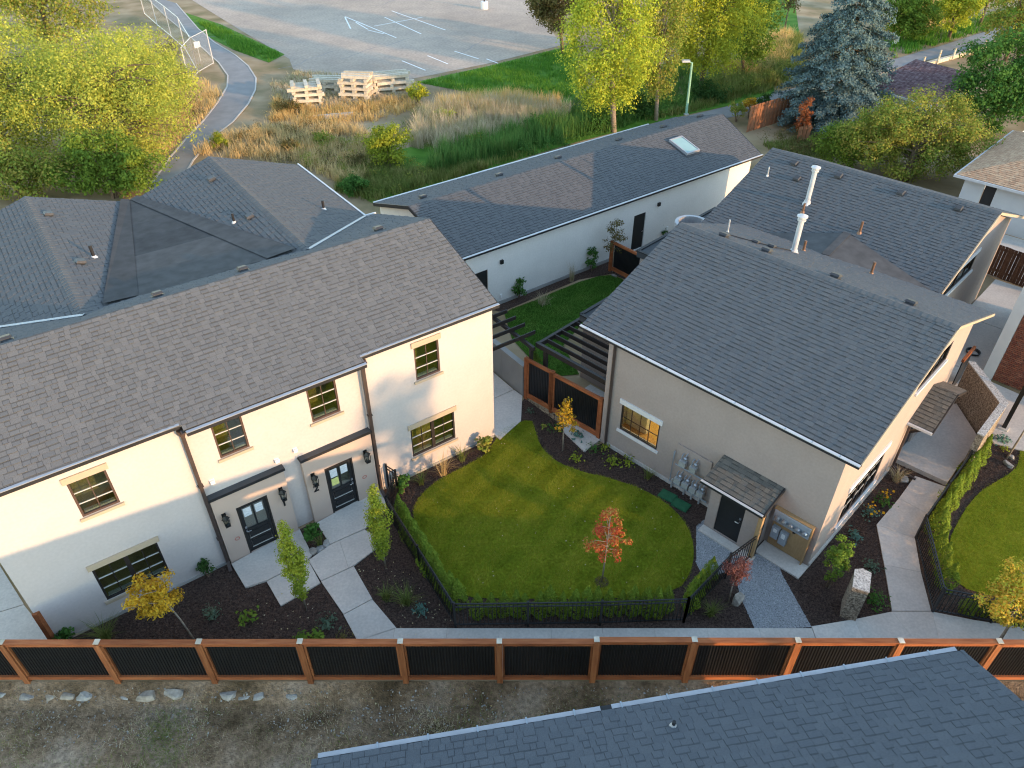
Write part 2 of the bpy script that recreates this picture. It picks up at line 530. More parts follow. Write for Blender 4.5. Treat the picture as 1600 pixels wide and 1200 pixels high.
M['lf_poplar'] = leafm('lf_poplar', [(0.40, 0.46, 0.05), (0.54, 0.55, 0.06), (0.28, 0.36, 0.045), (0.60, 0.56, 0.065), (0.18, 0.27, 0.04)])
M['lf_poplar_gold'] = leafm('lf_poplar_gold', [(0.50, 0.46, 0.04), (0.60, 0.52, 0.045), (0.32, 0.37, 0.04), (0.40, 0.42, 0.045), (0.18, 0.25, 0.03)])
M['lf_green'] = leafm('lf_green', [(0.060, 0.145, 0.031), (0.093, 0.204, 0.043), (0.136, 0.255, 0.051), (0.051, 0.119, 0.027)])
M['lf_mid'] = leafm('lf_mid', [(0.128, 0.208, 0.032), (0.192, 0.272, 0.040), (0.272, 0.336, 0.048), (0.096, 0.160, 0.029)])
M['lf_olive'] = leafm('lf_olive', [(0.20, 0.27, 0.045), (0.30, 0.36, 0.055), (0.14, 0.20, 0.035), (0.38, 0.38, 0.06), (0.36, 0.29, 0.07), (0.18, 0.25, 0.04)])
M['lf_dark'] = leafm('lf_dark', [(0.033, 0.075, 0.021), (0.053, 0.112, 0.030), (0.075, 0.135, 0.038)])
M['lf_brown'] = leafm('lf_brown', [(0.140, 0.098, 0.042), (0.196, 0.140, 0.056), (0.126, 0.126, 0.042), (0.224, 0.182, 0.070)])
M['lf_rust'] = leafm('lf_rust', [(0.34, 0.12, 0.05), (0.42, 0.17, 0.07), (0.28, 0.09, 0.04)])
M['lf_plum'] = leafm('lf_plum', [(0.17, 0.07, 0.06), (0.25, 0.11, 0.09), (0.13, 0.055, 0.045), (0.28, 0.17, 0.13)])
M['lf_spruce'] = leafm('lf_spruce', [(0.098, 0.150, 0.150), (0.143, 0.208, 0.202), (0.202, 0.267, 0.247), (0.072, 0.111, 0.117)], 0.1)
M['lf_blue'] = leafm('lf_blue', [(0.08, 0.17, 0.13), (0.12, 0.22, 0.17), (0.16, 0.25, 0.20)])
M['lf_grey'] = leafm('lf_grey', [(0.12, 0.17, 0.11), (0.18, 0.23, 0.15), (0.10, 0.14, 0.09)])
M['lf_thuja'] = leafm('lf_thuja', [(0.10, 0.17, 0.02), (0.17, 0.25, 0.03), (0.24, 0.31, 0.04), (0.32, 0.35, 0.055)], 0.2)
M['petal'] = leafm('petal', [(0.65, 0.35, 0.02), (0.70, 0.45, 0.03), (0.6, 0.25, 0.02)])
M['straw'] = leafm('straw', [(0.66, 0.50, 0.25), (0.75, 0.60, 0.34), (0.54, 0.40, 0.19), (0.42, 0.41, 0.14), (0.68, 0.48, 0.21)])
M['straw_orange'] = leafm('straw_orange', [(0.72, 0.50, 0.21), (0.78, 0.58, 0.28), (0.62, 0.42, 0.16), (0.46, 0.42, 0.13)])
M['straw_grey'] = leafm('straw_grey', [(0.52, 0.42, 0.28), (0.64, 0.53, 0.37), (0.40, 0.32, 0.20), (0.70, 0.58, 0.40), (0.36, 0.36, 0.17)])
M['cattail'] = leafm('cattail', [(0.05, 0.13, 0.03), (0.09, 0.20, 0.045), (0.14, 0.25, 0.06), (0.22, 0.26, 0.08)])
M['weed'] = leafm('weed', [(0.150, 0.195, 0.045), (0.240, 0.255, 0.075), (0.105, 0.165, 0.038), (0.360, 0.300, 0.120)])
M['dead_leaf'] = leafm('dead_leaf', [(0.55, 0.45, 0.25), (0.60, 0.52, 0.34), (0.50, 0.34, 0.14), (0.62, 0.58, 0.46)])

# ---------------------------------------------------------------- roofs
EXPO = 0.165
TABW = (0.12, 0.15, 0.18, 0.22, 0.27)
BAND = 0.04  # depth of the dark strip that paints the butt shadow on a tab
_tabmesh = {}
BANDM = {}


def tab_verts(l0, l1, h0, h1, h, e, f):
    """one shingle tab: butt edge at 0, top at e; f = where the printed shadow band starts"""
    k = f / e
    m0, m1 = l0 + (h0 - l0) * k, l1 + (h1 - l1) * k
    hm = h + (0.003 - h) * k
    return [(l0, 0, h), (l1, 0, h), (m1, f, hm), (m0, f, hm), (h1, e + 0.004, 0.003), (h0, e + 0.004, 0.003), (l0, 0, -0.002), (l1, 0, -0.002)]


TABF = [(0, 1, 2, 3), (3, 2, 4, 5), (6, 7, 1, 0), (7, 4, 2, 1), (6, 0, 3, 5)]


def tab_mesh(w, h, band, mat):
    k = (w, h, band, mat.name)
    if k not in _tabmesh:
        me = bpy.data.meshes.new('shingle')
        me.from_pydata(tab_verts(0, w - 0.006, 0, w - 0.006, h, EXPO, EXPO - BAND), [], TABF)
        me.materials.append(mat)
        me.materials.append(shadow_band_mat(mat))
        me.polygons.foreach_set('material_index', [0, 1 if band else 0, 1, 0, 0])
        _tabmesh[k] = me
    return _tabmesh[k]


def shadow_band_mat(mat):
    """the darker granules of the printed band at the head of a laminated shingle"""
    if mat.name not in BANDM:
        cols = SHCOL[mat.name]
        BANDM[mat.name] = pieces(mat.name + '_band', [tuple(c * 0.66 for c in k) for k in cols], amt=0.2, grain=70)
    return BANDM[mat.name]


def spans(poly, t):
    xs = []
    n = len(poly)
    for i in range(n):
        (a, b), (c, d) = poly[i], poly[(i + 1) % n]
        if (b <= t) != (d <= t):
            xs.append(a + (t - b) / (d - b) * (c - a))
    xs.sort()
    return list(zip(xs[::2], xs[1::2]))


def roof(parent, pts, eave, mat, indiv=0, seed=1, thick=0.09, name='roof', e=EXPO):
    """one roof slope: a deck (part), its shingles as pieces; pts planar 3-D polygon, eave = (point, point) along the eave"""
    rnd = random.Random(seed)
    O = Vector(eave[0])
    es = (Vector(eave[1]) - O).normalized()
    c = sum((Vector(p) for p in pts), Vector()) / len(pts)
    et = (c - O) - es * (c - O).dot(es)
    et.normalize()
    en = es.cross(et)
    if en.z < 0:
        es, en = -es, -en
    poly = [((Vector(p) - O).dot(es), (Vector(p) - O).dot(et)) for p in pts]
    X = lambda s, t, n: O + es * s + et * t + en * n
    deck = MB()
    nn = len(poly)
    top = [deck.pt(X(s, t, 0)) for s, t in poly]
    bot = [deck.pt(X(s, t, -thick)) for s, t in poly]
    deck.f.append(top)
    deck.f.append(bot[::-1])
    for k in range(nn):
        deck.f.append([top[k], top[(k + 1) % nn], bot[(k + 1) % nn], bot[k]])
    ro = deck.build(name, M['underlay'], parent)
    t0, t1 = min(p[1] for p in poly), max(p[1] for p in poly)
    V, F, cand = [], [], []
    mw = parent.matrix_basis
    t = t0
    while t < t1 - 0.02:
        tt = min(t + e, t1)
        lo, hi = spans(poly, t + 0.004), spans(poly, tt - 0.004)
        mid = spans(poly, (t + tt) / 2)
        for k, (a, b) in enumerate(mid):
            la, lb = lo[k] if k < len(lo) and len(lo) == len(mid) else (a, b)
            ha, hb = hi[k] if k < len(hi) and len(hi) == len(mid) else (a, b)
            s = min(la, ha) - rnd.random() * 0.3
            raised = rnd.random() < 0.5
            while s < max(lb, hb):
                w = rnd.choice(TABW)
                raised = not raised if rnd.random() < 0.85 else raised
                h = 0.022 if raised else 0.009
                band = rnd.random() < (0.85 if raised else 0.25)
                x0, x1 = s, s + w - 0.006
                l0, l1 = max(x0, la), min(x1, lb)
                h0, h1 = max(x0, ha), min(x1, hb)
                if h0 > h1:
                    h0 = h1 = min(max((h0 + h1) / 2, ha), hb)
                if l0 > l1:
                    l0 = l1 = min(max((l0 + l1) / 2, la), lb)
                if (l1 - l0) + (h1 - h0) > 0.03:
                    full = abs(l0 - x0) + abs(l1 - x1) + abs(h0 - x0) + abs(h1 - x1) < 1e-6 and abs(tt - t - e) < 1e-6
                    i = len(V)
                    V.append(((l0, l1, h0, h1), t, tt, h, band))
                    if full and indiv:
                        wp = mw @ X(s + w / 2, t, 0)
                        d, px, py = depth_px(wp)
                        if 6 < px < 1594 and 6 < py < 1194:
                            cand.append((d, i, s, w))
                s += w
        t += e
    chosen = {}
    if indiv:
        cand.sort()
        for d, i, s, w in cand[:indiv]:
            chosen[i] = (s, w)
    B = Matrix((es.to_4d(), et.to_4d(), en.to_4d(), (0, 0, 0, 1))).transposed()
    B[3][3] = 1
    for r_ in range(3):
        B[3][r_] = 0
    vv, q4, mi = [], [], []
    for i, ((l0, l1, h0, h1), ta, tb, h, band) in enumerate(V):
        if i in chosen:
            s, w = chosen[i]
            so = bpy.data.objects.new('shingle', tab_mesh(w, h, band, mat))
            COL.objects.link(so)
            so.parent = ro
            so.matrix_basis = Matrix.Translation(X(s, ta, 0)) @ B
            continue
        n = len(vv)
        ee = tb - ta
        vv += [X(x, ta + y, z) for x, y, z in tab_verts(l0, l1, h0, h1, h, ee, max(ee * 0.3, ee - BAND))]
        q4 += [tuple(n + j for j in f) for f in TABF]
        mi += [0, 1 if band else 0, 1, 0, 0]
    me = bpy.data.meshes.new('shingle_courses')
    me.from_pydata([tuple(p) for p in vv], [], q4)
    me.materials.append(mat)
    me.materials.append(shadow_band_mat(mat))
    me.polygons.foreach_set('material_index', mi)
    so = link('shingle_courses', me, ro)
    so['kind'] = 'stuff'
    return ro


def ridge_caps(parent, a, b, dirs, mat, name='ridge_cap', w=0.17, h0=0.012):
    """folded cap shingles along a ridge a-b; dirs = the two downslope unit vectors"""
    a, b = Vector(a), Vector(b)
    L = (b - a).length
    t = (b - a) / L
    d1, d2 = Vector(dirs[0]).normalized(), Vector(dirs[1]).normalized()
    vv, ff = [], []
    n = max(1, int(L / 0.2))
    for k in range(n):
        p0, p1 = a + t * (L * k / n), a + t * (L * (k + 1) / n + 0.05)
        i = len(vv)
        lift = Vector((0, 0, 0.014))
        lo = Vector((0, 0, h0))
        vv += [p0 + d1 * w + lo + lift, p0 + lift * 1.6 + lo, p0 + d2 * w + lo + lift, p1 + d1 * w + lo, p1 + lift * 0.6 + lo, p1 + d2 * w + lo,
               p0 + d1 * w, p0 + d2 * w]
        ff += [(i, i + 1, i + 4, i + 3), (i + 1, i + 2, i + 5, i + 4), (i + 6, i + 1, i), (i + 7, i + 2, i + 1), (i + 6, i + 7, i + 1)]
    me = bpy.data.meshes.new(name)
    me.from_pydata([tuple(p) for p in vv], [], ff)
    me.materials.append(mat)
    o = link(name, me, parent)
    o['kind'] = 'stuff'
    return o


# ---------------------------------------------------------------- walls, windows, doors
def wall_holes(mb, s0, s1, z0, z1, holes, depth=0.18):
    """wall sheet in the plane d=0 of mb.xf with real openings and reveals going inward (d negative)"""
    xs = sorted({s0, s1, *[h[0] for h in holes], *[h[1] for h in holes]})
    zs = sorted({z0, z1, *[h[2] for h in holes], *[h[3] for h in holes]})
    for a, b in zip(xs, xs[1:]):
        for c, d in zip(zs, zs[1:]):
            m, n = (a + b) / 2, (c + d) / 2
            if any(h[0] < m < h[1] and h[2] < n < h[3] for h in holes):
                continue
            mb.face([(a, 0, c), (b, 0, c), (b, 0, d), (a, 0, d)])
    for a, b, c, d in holes:
        mb.face([(a, 0, c), (a, 0, d), (a, -depth, d), (a, -depth, c)])
        mb.face([(b, 0, c), (b, 0, d), (b, -depth, d), (b, -depth, c)])
        mb.face([(a, 0, c), (b, 0, c), (b, -depth, c), (a, -depth, c)])
        mb.face([(a, 0, d), (b, 0, d), (b, -depth, d), (a, -depth, d)])
    return mb


def window(parent, xf, s0, s1, z0, z1, units=1, cols=2, rows=3, frame='frame_dark', bar='bar_pale', trim='trim_tan', room_reflect='room', ext=0.08, lh=0.2, sh=0.1, blind=True, rd=0.9):
    """frame (part) > pane, glazing_bar, lintel, sill, blind, room_lining"""
    f = MB(xf)
    t = 0.055
    f.box((s0, -0.09, z0), (s0 + t, -0.02, z1)).box((s1 - t, -0.09, z0), (s1, -0.02, z1))
    f.box((s0 + t, -0.088, z0), (s1 - t, -0.022, z0 + t)).box((s0 + t, -0.088, z1 - t), (s1 - t, -0.022, z1))
    uw = (s1 - s0) / units
    for k in range(1, units):
        f.box((s0 + k * uw - 0.06, -0.086, z0 + t), (s0 + k * uw + 0.06, -0.024, z1 - t))
    win = f.build('window', M[frame], parent)
    for k in range(units):
        a, b = s0 + k * uw + t, s0 + (k + 1) * uw - t
        MB(xf).box((a, -0.062, z0 + t), (b, -0.058, z1 - t)).build('pane', M['glass'], win)
        for r in range(1, rows):
            z = z0 + t + (z1 - z0 - 2 * t) * r / rows
            MB(xf).box((a, -0.057, z - 0.014), (b, -0.040, z + 0.014)).build('glazing_bar', M[bar], win)
        for c in range(1, cols):
            x = a + (b - a) * c / cols
            MB(xf).box((x - 0.012, -0.056, z0 + t), (x + 0.012, -0.038, z1 - t)).build('glazing_bar', M[frame], win)
        if blind:
            MB(xf).box((a + 0.03, -0.20, z0 + 0.02), (b - 0.03, -0.10, z0 + 0.10)).build('window_board', M['white'], win)
    if trim:
        if lh:
            MB(xf).box((s0 - ext, -0.02, z1 + 0.005), (s1 + ext, 0.045, z1 + lh)).build('lintel', M[trim], win)
        if sh:
            MB(xf).box((s0 - ext, -0.02, z0 - sh), (s1 + ext, 0.06, z0 - 0.005)).build('sill', M[trim], win)
    r = MB(xf)
    a, b, c, d = s0 + 0.01, s1 - 0.01, z0 + 0.01, z1 - 0.01
    r.face([(a, -rd, c), (b, -rd, c), (b, -rd, d), (a, -rd, d)])
    r.face([(a, -rd, c), (a, -rd, d), (a, -0.1, d), (a, -0.1, c)])
    r.face([(b, -rd, c), (b, -rd, d), (b, -0.1, d), (b, -0.1, c)])
    r.face([(a, -rd, d), (b, -rd, d), (b, -0.1, d), (a, -0.1, d)])
    r.face([(a, -rd, c), (b, -rd, c), (b, -0.1, c), (a, -0.1, c)])
    r.build('room_lining', M[room_reflect], win)
    return win


def vent(parent, p, es, et, en, s=1.0, name='roof_vent'):
    """low box vent with a hood, sitting on a slope; es along the eave, et up-slope"""
    X = lambda q: Vector(p) + es * (q.x * s) + et * (q.y * s) + en * (q.z * s)
    v = MB(X)
    v.box((-0.2, -0.2, 0.0), (0.2, 0.22, 0.012))
    v.box((-0.13, -0.13, 0.012), (0.13, 0.13, 0.08))
    v.f.append([v.pt(q) for q in ((-0.17, -0.19, 0.075), (0.17, -0.19, 0.075), (0.17, 0.16, 0.075), (-0.17, 0.16, 0.075))])
    i = [v.pt(q) for q in ((-0.17, -0.19, 0.075), (0.17, -0.19, 0.075), (0.17, 0.16, 0.075), (-0.17, 0.16, 0.075), (-0.13, -0.15, 0.15), (0.13, -0.15, 0.15), (0.13, 0.10, 0.14), (-0.13, 0.10, 0.14))]
    for q in ((4, 5, 6, 7), (0, 1, 5, 4), (1, 2, 6, 5), (2, 3, 7, 6), (3, 0, 4, 7)):
        v.f.append([i[k] for k in q])
    return v.build(name, M['vent_grey'], parent)


def pipe(parent, p, h=0.4, r=0.05, mat='fascia_dark', collar='gutter_white', name='vent_pipe'):
    t = MB().tube([Vector(p) - Vector((0, 0, 0.05)), Vector(p) + Vector((0, 0, h))], r, 10)
    o = t.build(name, M[mat], parent, smooth=False)
    MB().lathe(Vector(p) - Vector((0, 0, 0.08)), [(r * 2.6, 0.03), (r * 1.3, 0.14), (r * 1.15, 0.15)], 10).build('flashing', M[collar], o)
    return o


# ---------------------------------------------------------------- vegetation
def cards(cent, nrm, size, aspect, rng, mat, name='foliage', jitter=0.35):
    """leaf cards: one lozenge per centre, its face along nrm"""
    n = len(cent)
    nrm = nrm + rng.normal(0, jitter, (n, 3))
    nrm /= np.linalg.norm(nrm, axis=1, keepdims=True) + 1e-9
    r = rng.normal(0, 1, (n, 3))
    a = np.cross(nrm, r)
    a /= np.linalg.norm(a, axis=1, keepdims=True) + 1e-9
    b = np.cross(nrm, a)
    sz = size * rng.uniform(0.55, 1.35, (n, 1))
    v = np.empty((n, 4, 3))
    v[:, 0] = cent - a * sz * 0.5
    v[:, 1] = cent + b * sz * aspect * 0.5 + nrm * sz * 0.06
    v[:, 2] = cent + a * sz * 0.5
    v[:, 3] = cent - b * sz * aspect * 0.5 + nrm * sz * 0.06
    return np_mesh(name, v.reshape(-1, 3), np.arange(n * 4).reshape(-1, 4), mat)


def clumps(rng, n, radii, profile=None, bias=0.45, flat=0.0):
    """clump centres spread through a crown (unit-ellipsoid or profile(t) silhouette)"""
    out = []
    while len(out) < n:
        if profile is None:
            p = rng.normal(0, 1, 3)
            p /= np.linalg.norm(p)
            p *= rng.uniform(0, 1) ** bias
            out.append(p * radii)
        else:
            t = rng.uniform(0, 1)
            w = profile(t)
            if rng.uniform(0, 1) > w / 1.0:
                continue
            ang = rng.uniform(0, 2 * math.pi)
            rr = w * rng.uniform(0, 1) ** bias
            out.append(np.array([math.cos(ang) * rr * radii[0], math.sin(ang) * rr * radii[1], (t * 2 - 1) * radii[2]]))
    return np.array(out)


def leafcloud(rng, cc, cr, nleaf, size, mat, aspect=0.6, up=0.5, name='foliage', droop=0.0, squash=0.8):
    k = rng.integers(0, len(cc), nleaf)
    d = rng.normal(0, 1, (nleaf, 3))
    d /= np.linalg.norm(d, axis=1, keepdims=True)
    rad = (rng.uniform(0, 1, (nleaf, 1)) ** 0.5) * cr[k][:, None]
    off = d * rad * np.array([1, 1, squash])
    if droop:
        off[:, 2] -= droop * rng.uniform(0, 1, nleaf) ** 2
    c = cc[k] + off
    nn = d * 0.8 + np.array([0, 0, up])
    return cards(c, nn, size, aspect, rng, mat, name)


def tree(name, label, cat, base, crown_z, radii, mat, nleaf=4000, leaf=0.12, ncl=40, clr=0.28, trunk_r=0.06, bark='bark', seed=1, group=None, profile=None,
         lean=(0, 0), limbs=10, droop=0.0, aspect=0.6, bias=0.45, stems=1, crown_name='crown', up=0.5, off=(0, 0)):
    rng = np.random.default_rng(seed)
    t = thing(name, label, cat, (base[0], base[1], base[2] if len(base) > 2 else 0), 0, group)
    radii = np.array(radii, float)
    cc = clumps(rng, ncl, radii * (1 - clr * 0.6), profile, bias) + np.array([lean[0] + off[0], lean[1] + off[1], crown_z])
    cr = rng.uniform(0.7, 1.3, ncl) * clr * float(np.mean(radii[:2]))
    tr = MB()
    top = Vector((lean[0], lean[1], crown_z + radii[2] * 0.55))
    if stems == 1:
        midp = Vector((lean[0] * 0.35 + rng.normal(0, trunk_r), lean[1] * 0.35 + rng.normal(0, trunk_r), crown_z * 0.5))
        cz = Vector((lean[0] * 0.75, lean[1] * 0.75, crown_z))
        tr.tube([(0, 0, -0.05), midp, cz, top], [trunk_r * 1.25, trunk_r, trunk_r * 0.65, trunk_r * 0.12], 8)
        for k in range(min(limbs, ncl)):
            e = Vector(cc[k])
            f = rng.uniform(0.35, 0.95)
            s = midp.lerp(cz, f) if rng.uniform() < 0.6 else cz.lerp(top, rng.uniform(0, 0.6))
            if s.z > e.z:
                s.z = max(crown_z - radii[2] * 0.8, min(s.z, e.z - 0.05 * radii[2]))
                s.x, s.y = midp.x + (cz.x - midp.x) * 0.5, midp.y + (cz.y - midp.y) * 0.5
            m = s.lerp(e, 0.55) + Vector((0, 0, 0.08 * radii[2]))
            tr.tube([s, m, e], [trunk_r * 0.45, trunk_r * 0.28, trunk_r * 0.08], 5, cap=False)
    else:
        for k in range(stems):
            e = Vector(cc[k % ncl])
            b = Vector((rng.normal(0, 0.06) * radii[0], rng.normal(0, 0.06) * radii[1], -0.03))
            tr.tube([b, b.lerp(e, 0.5) + Vector((0, 0, 0.1)), e], [trunk_r, trunk_r * 0.7, trunk_r * 0.2], 5, cap=False)
    tr.build('trunk' if stems == 1 else 'stem', M[bark], t, smooth=True)
    link(crown_name, leafcloud(rng, cc, cr, nleaf, leaf, M[mat], aspect, up, crown_name, droop), t)
    return t


def blades(rng, pos, h, w, lean, mat, name='blades', hv=0.35, seg=2, comb=None):
    """grass blades: bent tapered strips"""
    n = len(pos)
    ang = rng.uniform(0, 2 * math.pi, n) if comb is None else rng.normal(comb, 0.9, n)
    d = np.stack([np.cos(ang), np.sin(ang), np.zeros(n)], 1)
    s = np.stack([-np.sin(ang), np.cos(ang), np.zeros(n)], 1)
    hh = (h * rng.uniform(1 - hv, 1 + hv, n))[:, None]
    ln = (lean * rng.uniform(0.2, 1.4, n))[:, None] * hh
    up = np.array([0, 0, 1.0])
    if seg == 1:
        v = np.empty((n, 3, 3))
        v[:, 0] = pos - s * w * 0.5
        v[:, 1] = pos + s * w * 0.5
        v[:, 2] = pos + up * hh + d * ln
        return np_mesh(name, v.reshape(-1, 3), np.arange(n * 3).reshape(-1, 3), mat)
    v = np.empty((n, 5, 3))
    v[:, 0] = pos - s * w * 0.5
    v[:, 1] = pos + s * w * 0.5
    m = pos + up * hh * 0.6 + d * ln * 0.35
    v[:, 2] = m + s * w * 0.38
    v[:, 3] = m - s * w * 0.38
    v[:, 4] = pos + up * hh * 0.95 + d * ln
    i = np.arange(n)[:, None] * 5
    f = np.concatenate([i + np.array([0, 1, 2]), i + np.array([0, 2, 3]), i + np.array([3, 2, 4])])
    return np_mesh(name, v.reshape(-1, 3), f, mat)


def inpoly(x, y, poly):
    c = np.zeros(len(x), bool)
    n = len(poly)
    for i in range(n):
        x0, y0 = poly[i]
        x1, y1 = poly[(i + 1) % n]
        k = ((y0 <= y) != (y1 <= y))
        xi = x0 + (y - y0) / ((y1 - y0) if y1 != y0 else 1e-9) * (x1 - x0)
        c ^= k & (x < xi)
    return c


def scatter(rng, poly, n):
    poly = [tuple(p) for p in poly]
    xs = [p[0] for p in poly]
    ys = [p[1] for p in poly]
    out = []
    got = 0
    while got < n:
        x = rng.uniform(min(xs), max(xs), n * 2)
        y = rng.uniform(min(ys), max(ys), n * 2)
        k = inpoly(x, y, poly)
        out.append(np.stack([x[k], y[k], np.zeros(k.sum())], 1))
        got += k.sum()
    return np.concatenate(out)[:n]


def tuft(name, label, base, n, h, spread, lean, mat, w=0.012, seed=1, group=None, cat='grass tuft'):
    rng = np.random.default_rng(seed)
    p = rng.normal(0, spread, (n, 3))
    p[:, 2] = 0
    o = link(name, blades(rng, p, h, w, lean, M[mat], name, 0.4))
    o.location = (base[0], base[1], base[2] if len(base) > 2 else 0.0)
    return tag(o, label, cat, group)


def herb(name, label, base, r, h, n, leaf, mat, seed=1, cat='plant', flower=0, group=None, up=0.9):
    """low leafy plant: stems and leaf blades of its own"""
    rng = np.random.default_rng(seed)
    t = thing(name, label, cat, (base[0], base[1], 0), 0, group)
    cc = np.stack([rng.normal(0, 0.5, n) * r, rng.normal(0, 0.5, n) * r, rng.uniform(0.15, 1, n) * h], 1)
    nn = np.stack([cc[:, 0] / r * 0.5, cc[:, 1] / r * 0.5, np.full(n, up)], 1)
    link('leaves', cards(cc, nn, leaf, 0.55, rng, M[mat], 'leaves', 0.4), t)
    st = MB()
    for k in range(min(7, n)):
        st.tube([(0, 0, -0.02), Vector(cc[k]) * 0.6, Vector(cc[k])], [0.008, 0.006, 0.003], 4, cap=False)
    st.build('stem', M['twig'], t)
    if flower:
        fc = np.stack([rng.normal(0, 0.4, flower) * r + r * 0.3, rng.normal(0, 0.4, flower) * r, rng.uniform(0.9, 1.2, flower) * h], 1)
        link('flower_head', cards(fc, np.tile([0, 0, 1.0], (flower, 1)), 0.09, 0.95, rng, M['petal'], 'flower_head', 0.3), t)
    return t


def sheet(name, poly, z, mat, kind='structure', thick=0.0):
    """flat ground sheet (or slab) with its own shape"""
    b = MB()
    if thick:
        b.prism(poly, z - thick, z)
    else:
        b.face([(p[0], p[1], z) for p in poly])
    return tag(b.build(name, mat), kind=kind)


def smooth(poly, it=2):
    for _ in range(it):
        q = []
        for i in range(len(poly)):
            a, b = Vector(poly[i]), Vector(poly[(i + 1) % len(poly)])
            q += [a * 0.75 + b * 0.25, a * 0.25 + b * 0.75]
        poly = q
    return poly

# ================================================================= TERRAIN
def lot_z(x):
    """the neighbour's lot lies a little lower on its west side"""
    return -0.42 + 0.34 * min(1.0, max(0.0, (x + 6.0) / 9.0))


def gz(x, y):
    if y >= 10.92:
        return -0.012
    k = min(1.0, max(0.0, (y - 10.35) / 0.57))
    return lot_z(x) * (1 - k) - 0.012 * k


gx = sorted(set([-400, -200, -120, -80, -50, -30, 30, 50, 80, 120, 200, 400] + [float(k) for k in range(-24, 25, 2)]))
gy = [-200, -60, -30, -10, 0, 4, 8, 10.35, 10.92, 14, 20, 30, 60, 120, 250, 600]
vv = [(x, y, gz(x, y)) for y in gy for x in gx]
nx = len(gx)
ff = [(j * nx + i, j * nx + i + 1, (j + 1) * nx + i + 1, (j + 1) * nx + i) for j in range(len(gy) - 1) for i in range(nx - 1)]
me = bpy.data.meshes.new('ground')
me.from_pydata(vv, [], ff)
tag(link('ground', me, None, M['ground']), kind='structure')
# dirt of the neighbouring lot: a sheet just above the ground, with ruts and lumps
rnl = random.Random(2)
lx = [-16 + 0.2 * k for k in range(171)]
ly = [1.5 + 0.2 * k for k in range(48)]
from mathutils import noise as mnoise
lv = []
for y in ly:
    for x in lx:
        h = mnoise.noise(Vector((x * 0.5, y * 0.7, 0))) * 0.05 + mnoise.noise(Vector((x * 1.7, y * 1.7, 5))) * 0.03 + mnoise.noise(Vector((x * 5, y * 5, 9))) * 0.018
        edge = min(1.0, max(0.0, (10.9 - y) / 0.5), max(0.0, (y - 1.5) / 0.5))
        lv.append((x, y, gz(x, y) + 0.03 + max(-0.02, h) * edge))
n_ = len(lx)
lf = [(j * n_ + i, j * n_ + i + 1, (j + 1) * n_ + i + 1, (j + 1) * n_ + i) for j in range(len(ly) - 1) for i in range(n_ - 1)]
me = bpy.data.meshes.new('dirt_lot')
me.from_pydata(lv, [], lf)
me.polygons.foreach_set('use_smooth', [True] * len(lf))
tag(link('dirt_lot', me, None, M['lot_dirt']), kind='structure')

# ================================================================= FRAMES OF THE BUILDINGS
class Frame:
    def __init__(s, ox, oy, rot):
        s.o, s.r = Vector((ox, oy)), RAD(rot)
        s.c, s.s = math.cos(s.r), math.sin(s.r)

    def w(s, x, y, z=0.0):
        return Vector((s.o.x + x * s.c - y * s.s, s.o.y + x * s.s + y * s.c, z))


FA, FB, FC, FD = Frame(-0.654, 20.708, 35.8), Frame(9.087, 14.717, 45.4), Frame(-0.212, 30.328, 37.0), Frame(-2.55, 6.61, 9.8)

# ================================================================= WHITE TOWNHOUSE (two storeys, two front doors)
A = thing('townhouse', 'white stucco townhouse with two dark front doors numbered 1 and 2', 'house', (FA.o.x, FA.o.y, 0), FA.r)
WT = 5.74
def xa(y0):
    return lambda p: Vector((p.x, y0 - p.y, p.z))


XL, XM = xa(0.0), xa(0.10)
winA = [  # s0 s1 z0 z1 units wall
    (-12.90, -11.98, 3.93, 5.15, 1, XL), (-13.30, -11.58, 0.74, 2.08, 2, XL),
    (-9.27, -8.42, 3.93, 5.20, 1, XM), (-6.50, -5.58, 3.87, 5.22, 1, XM),
    (-2.97, -2.07, 3.93, 5.22, 1, XL), (-3.38, -1.66, 0.80, 2.06, 2, XL)]
wm = MB(XL)
wall_holes(wm, -14.93, -9.96, 0, WT, [w[:4] for w in winA[:2]])
wall_holes(wm, -4.80, 0.0, 0, WT, [w[:4] for w in winA[4:]])
wm.xf = XM
wall_holes(wm, -9.96, -4.80, 0, WT - 0.02, [w[:4] for w in winA[2:4]])
wm.xf = None
for x in (-9.96, -4.80):
    wm.face([(x, 0, 0), (x, 0.1, 0), (x, 0.1, WT), (x, 0, WT)])
for x in (-14.93, 0.0):
    wm.face([(x, 0, 0), (x, 8.0, 0), (x, 8.0, 5.74), (x, 3.95, 7.08), (x, 0, 5.74)])
wm.face([(-14.93, 8.0, 0), (0, 8.0, 0), (0, 8.0, 5.72), (-14.93, 8.0, 5.72)])
wm.box((-14.35, 8.01, 0), (-0.6, 14.6, 5.6))
wm.build('wall', M['stucco_white'], A)
for a in winA:
    window(A, a[5], a[0], a[1], a[2], a[3], units=a[4], frame='frame_brown' if a[2] > 3 else 'frame_dark', room_reflect='room')
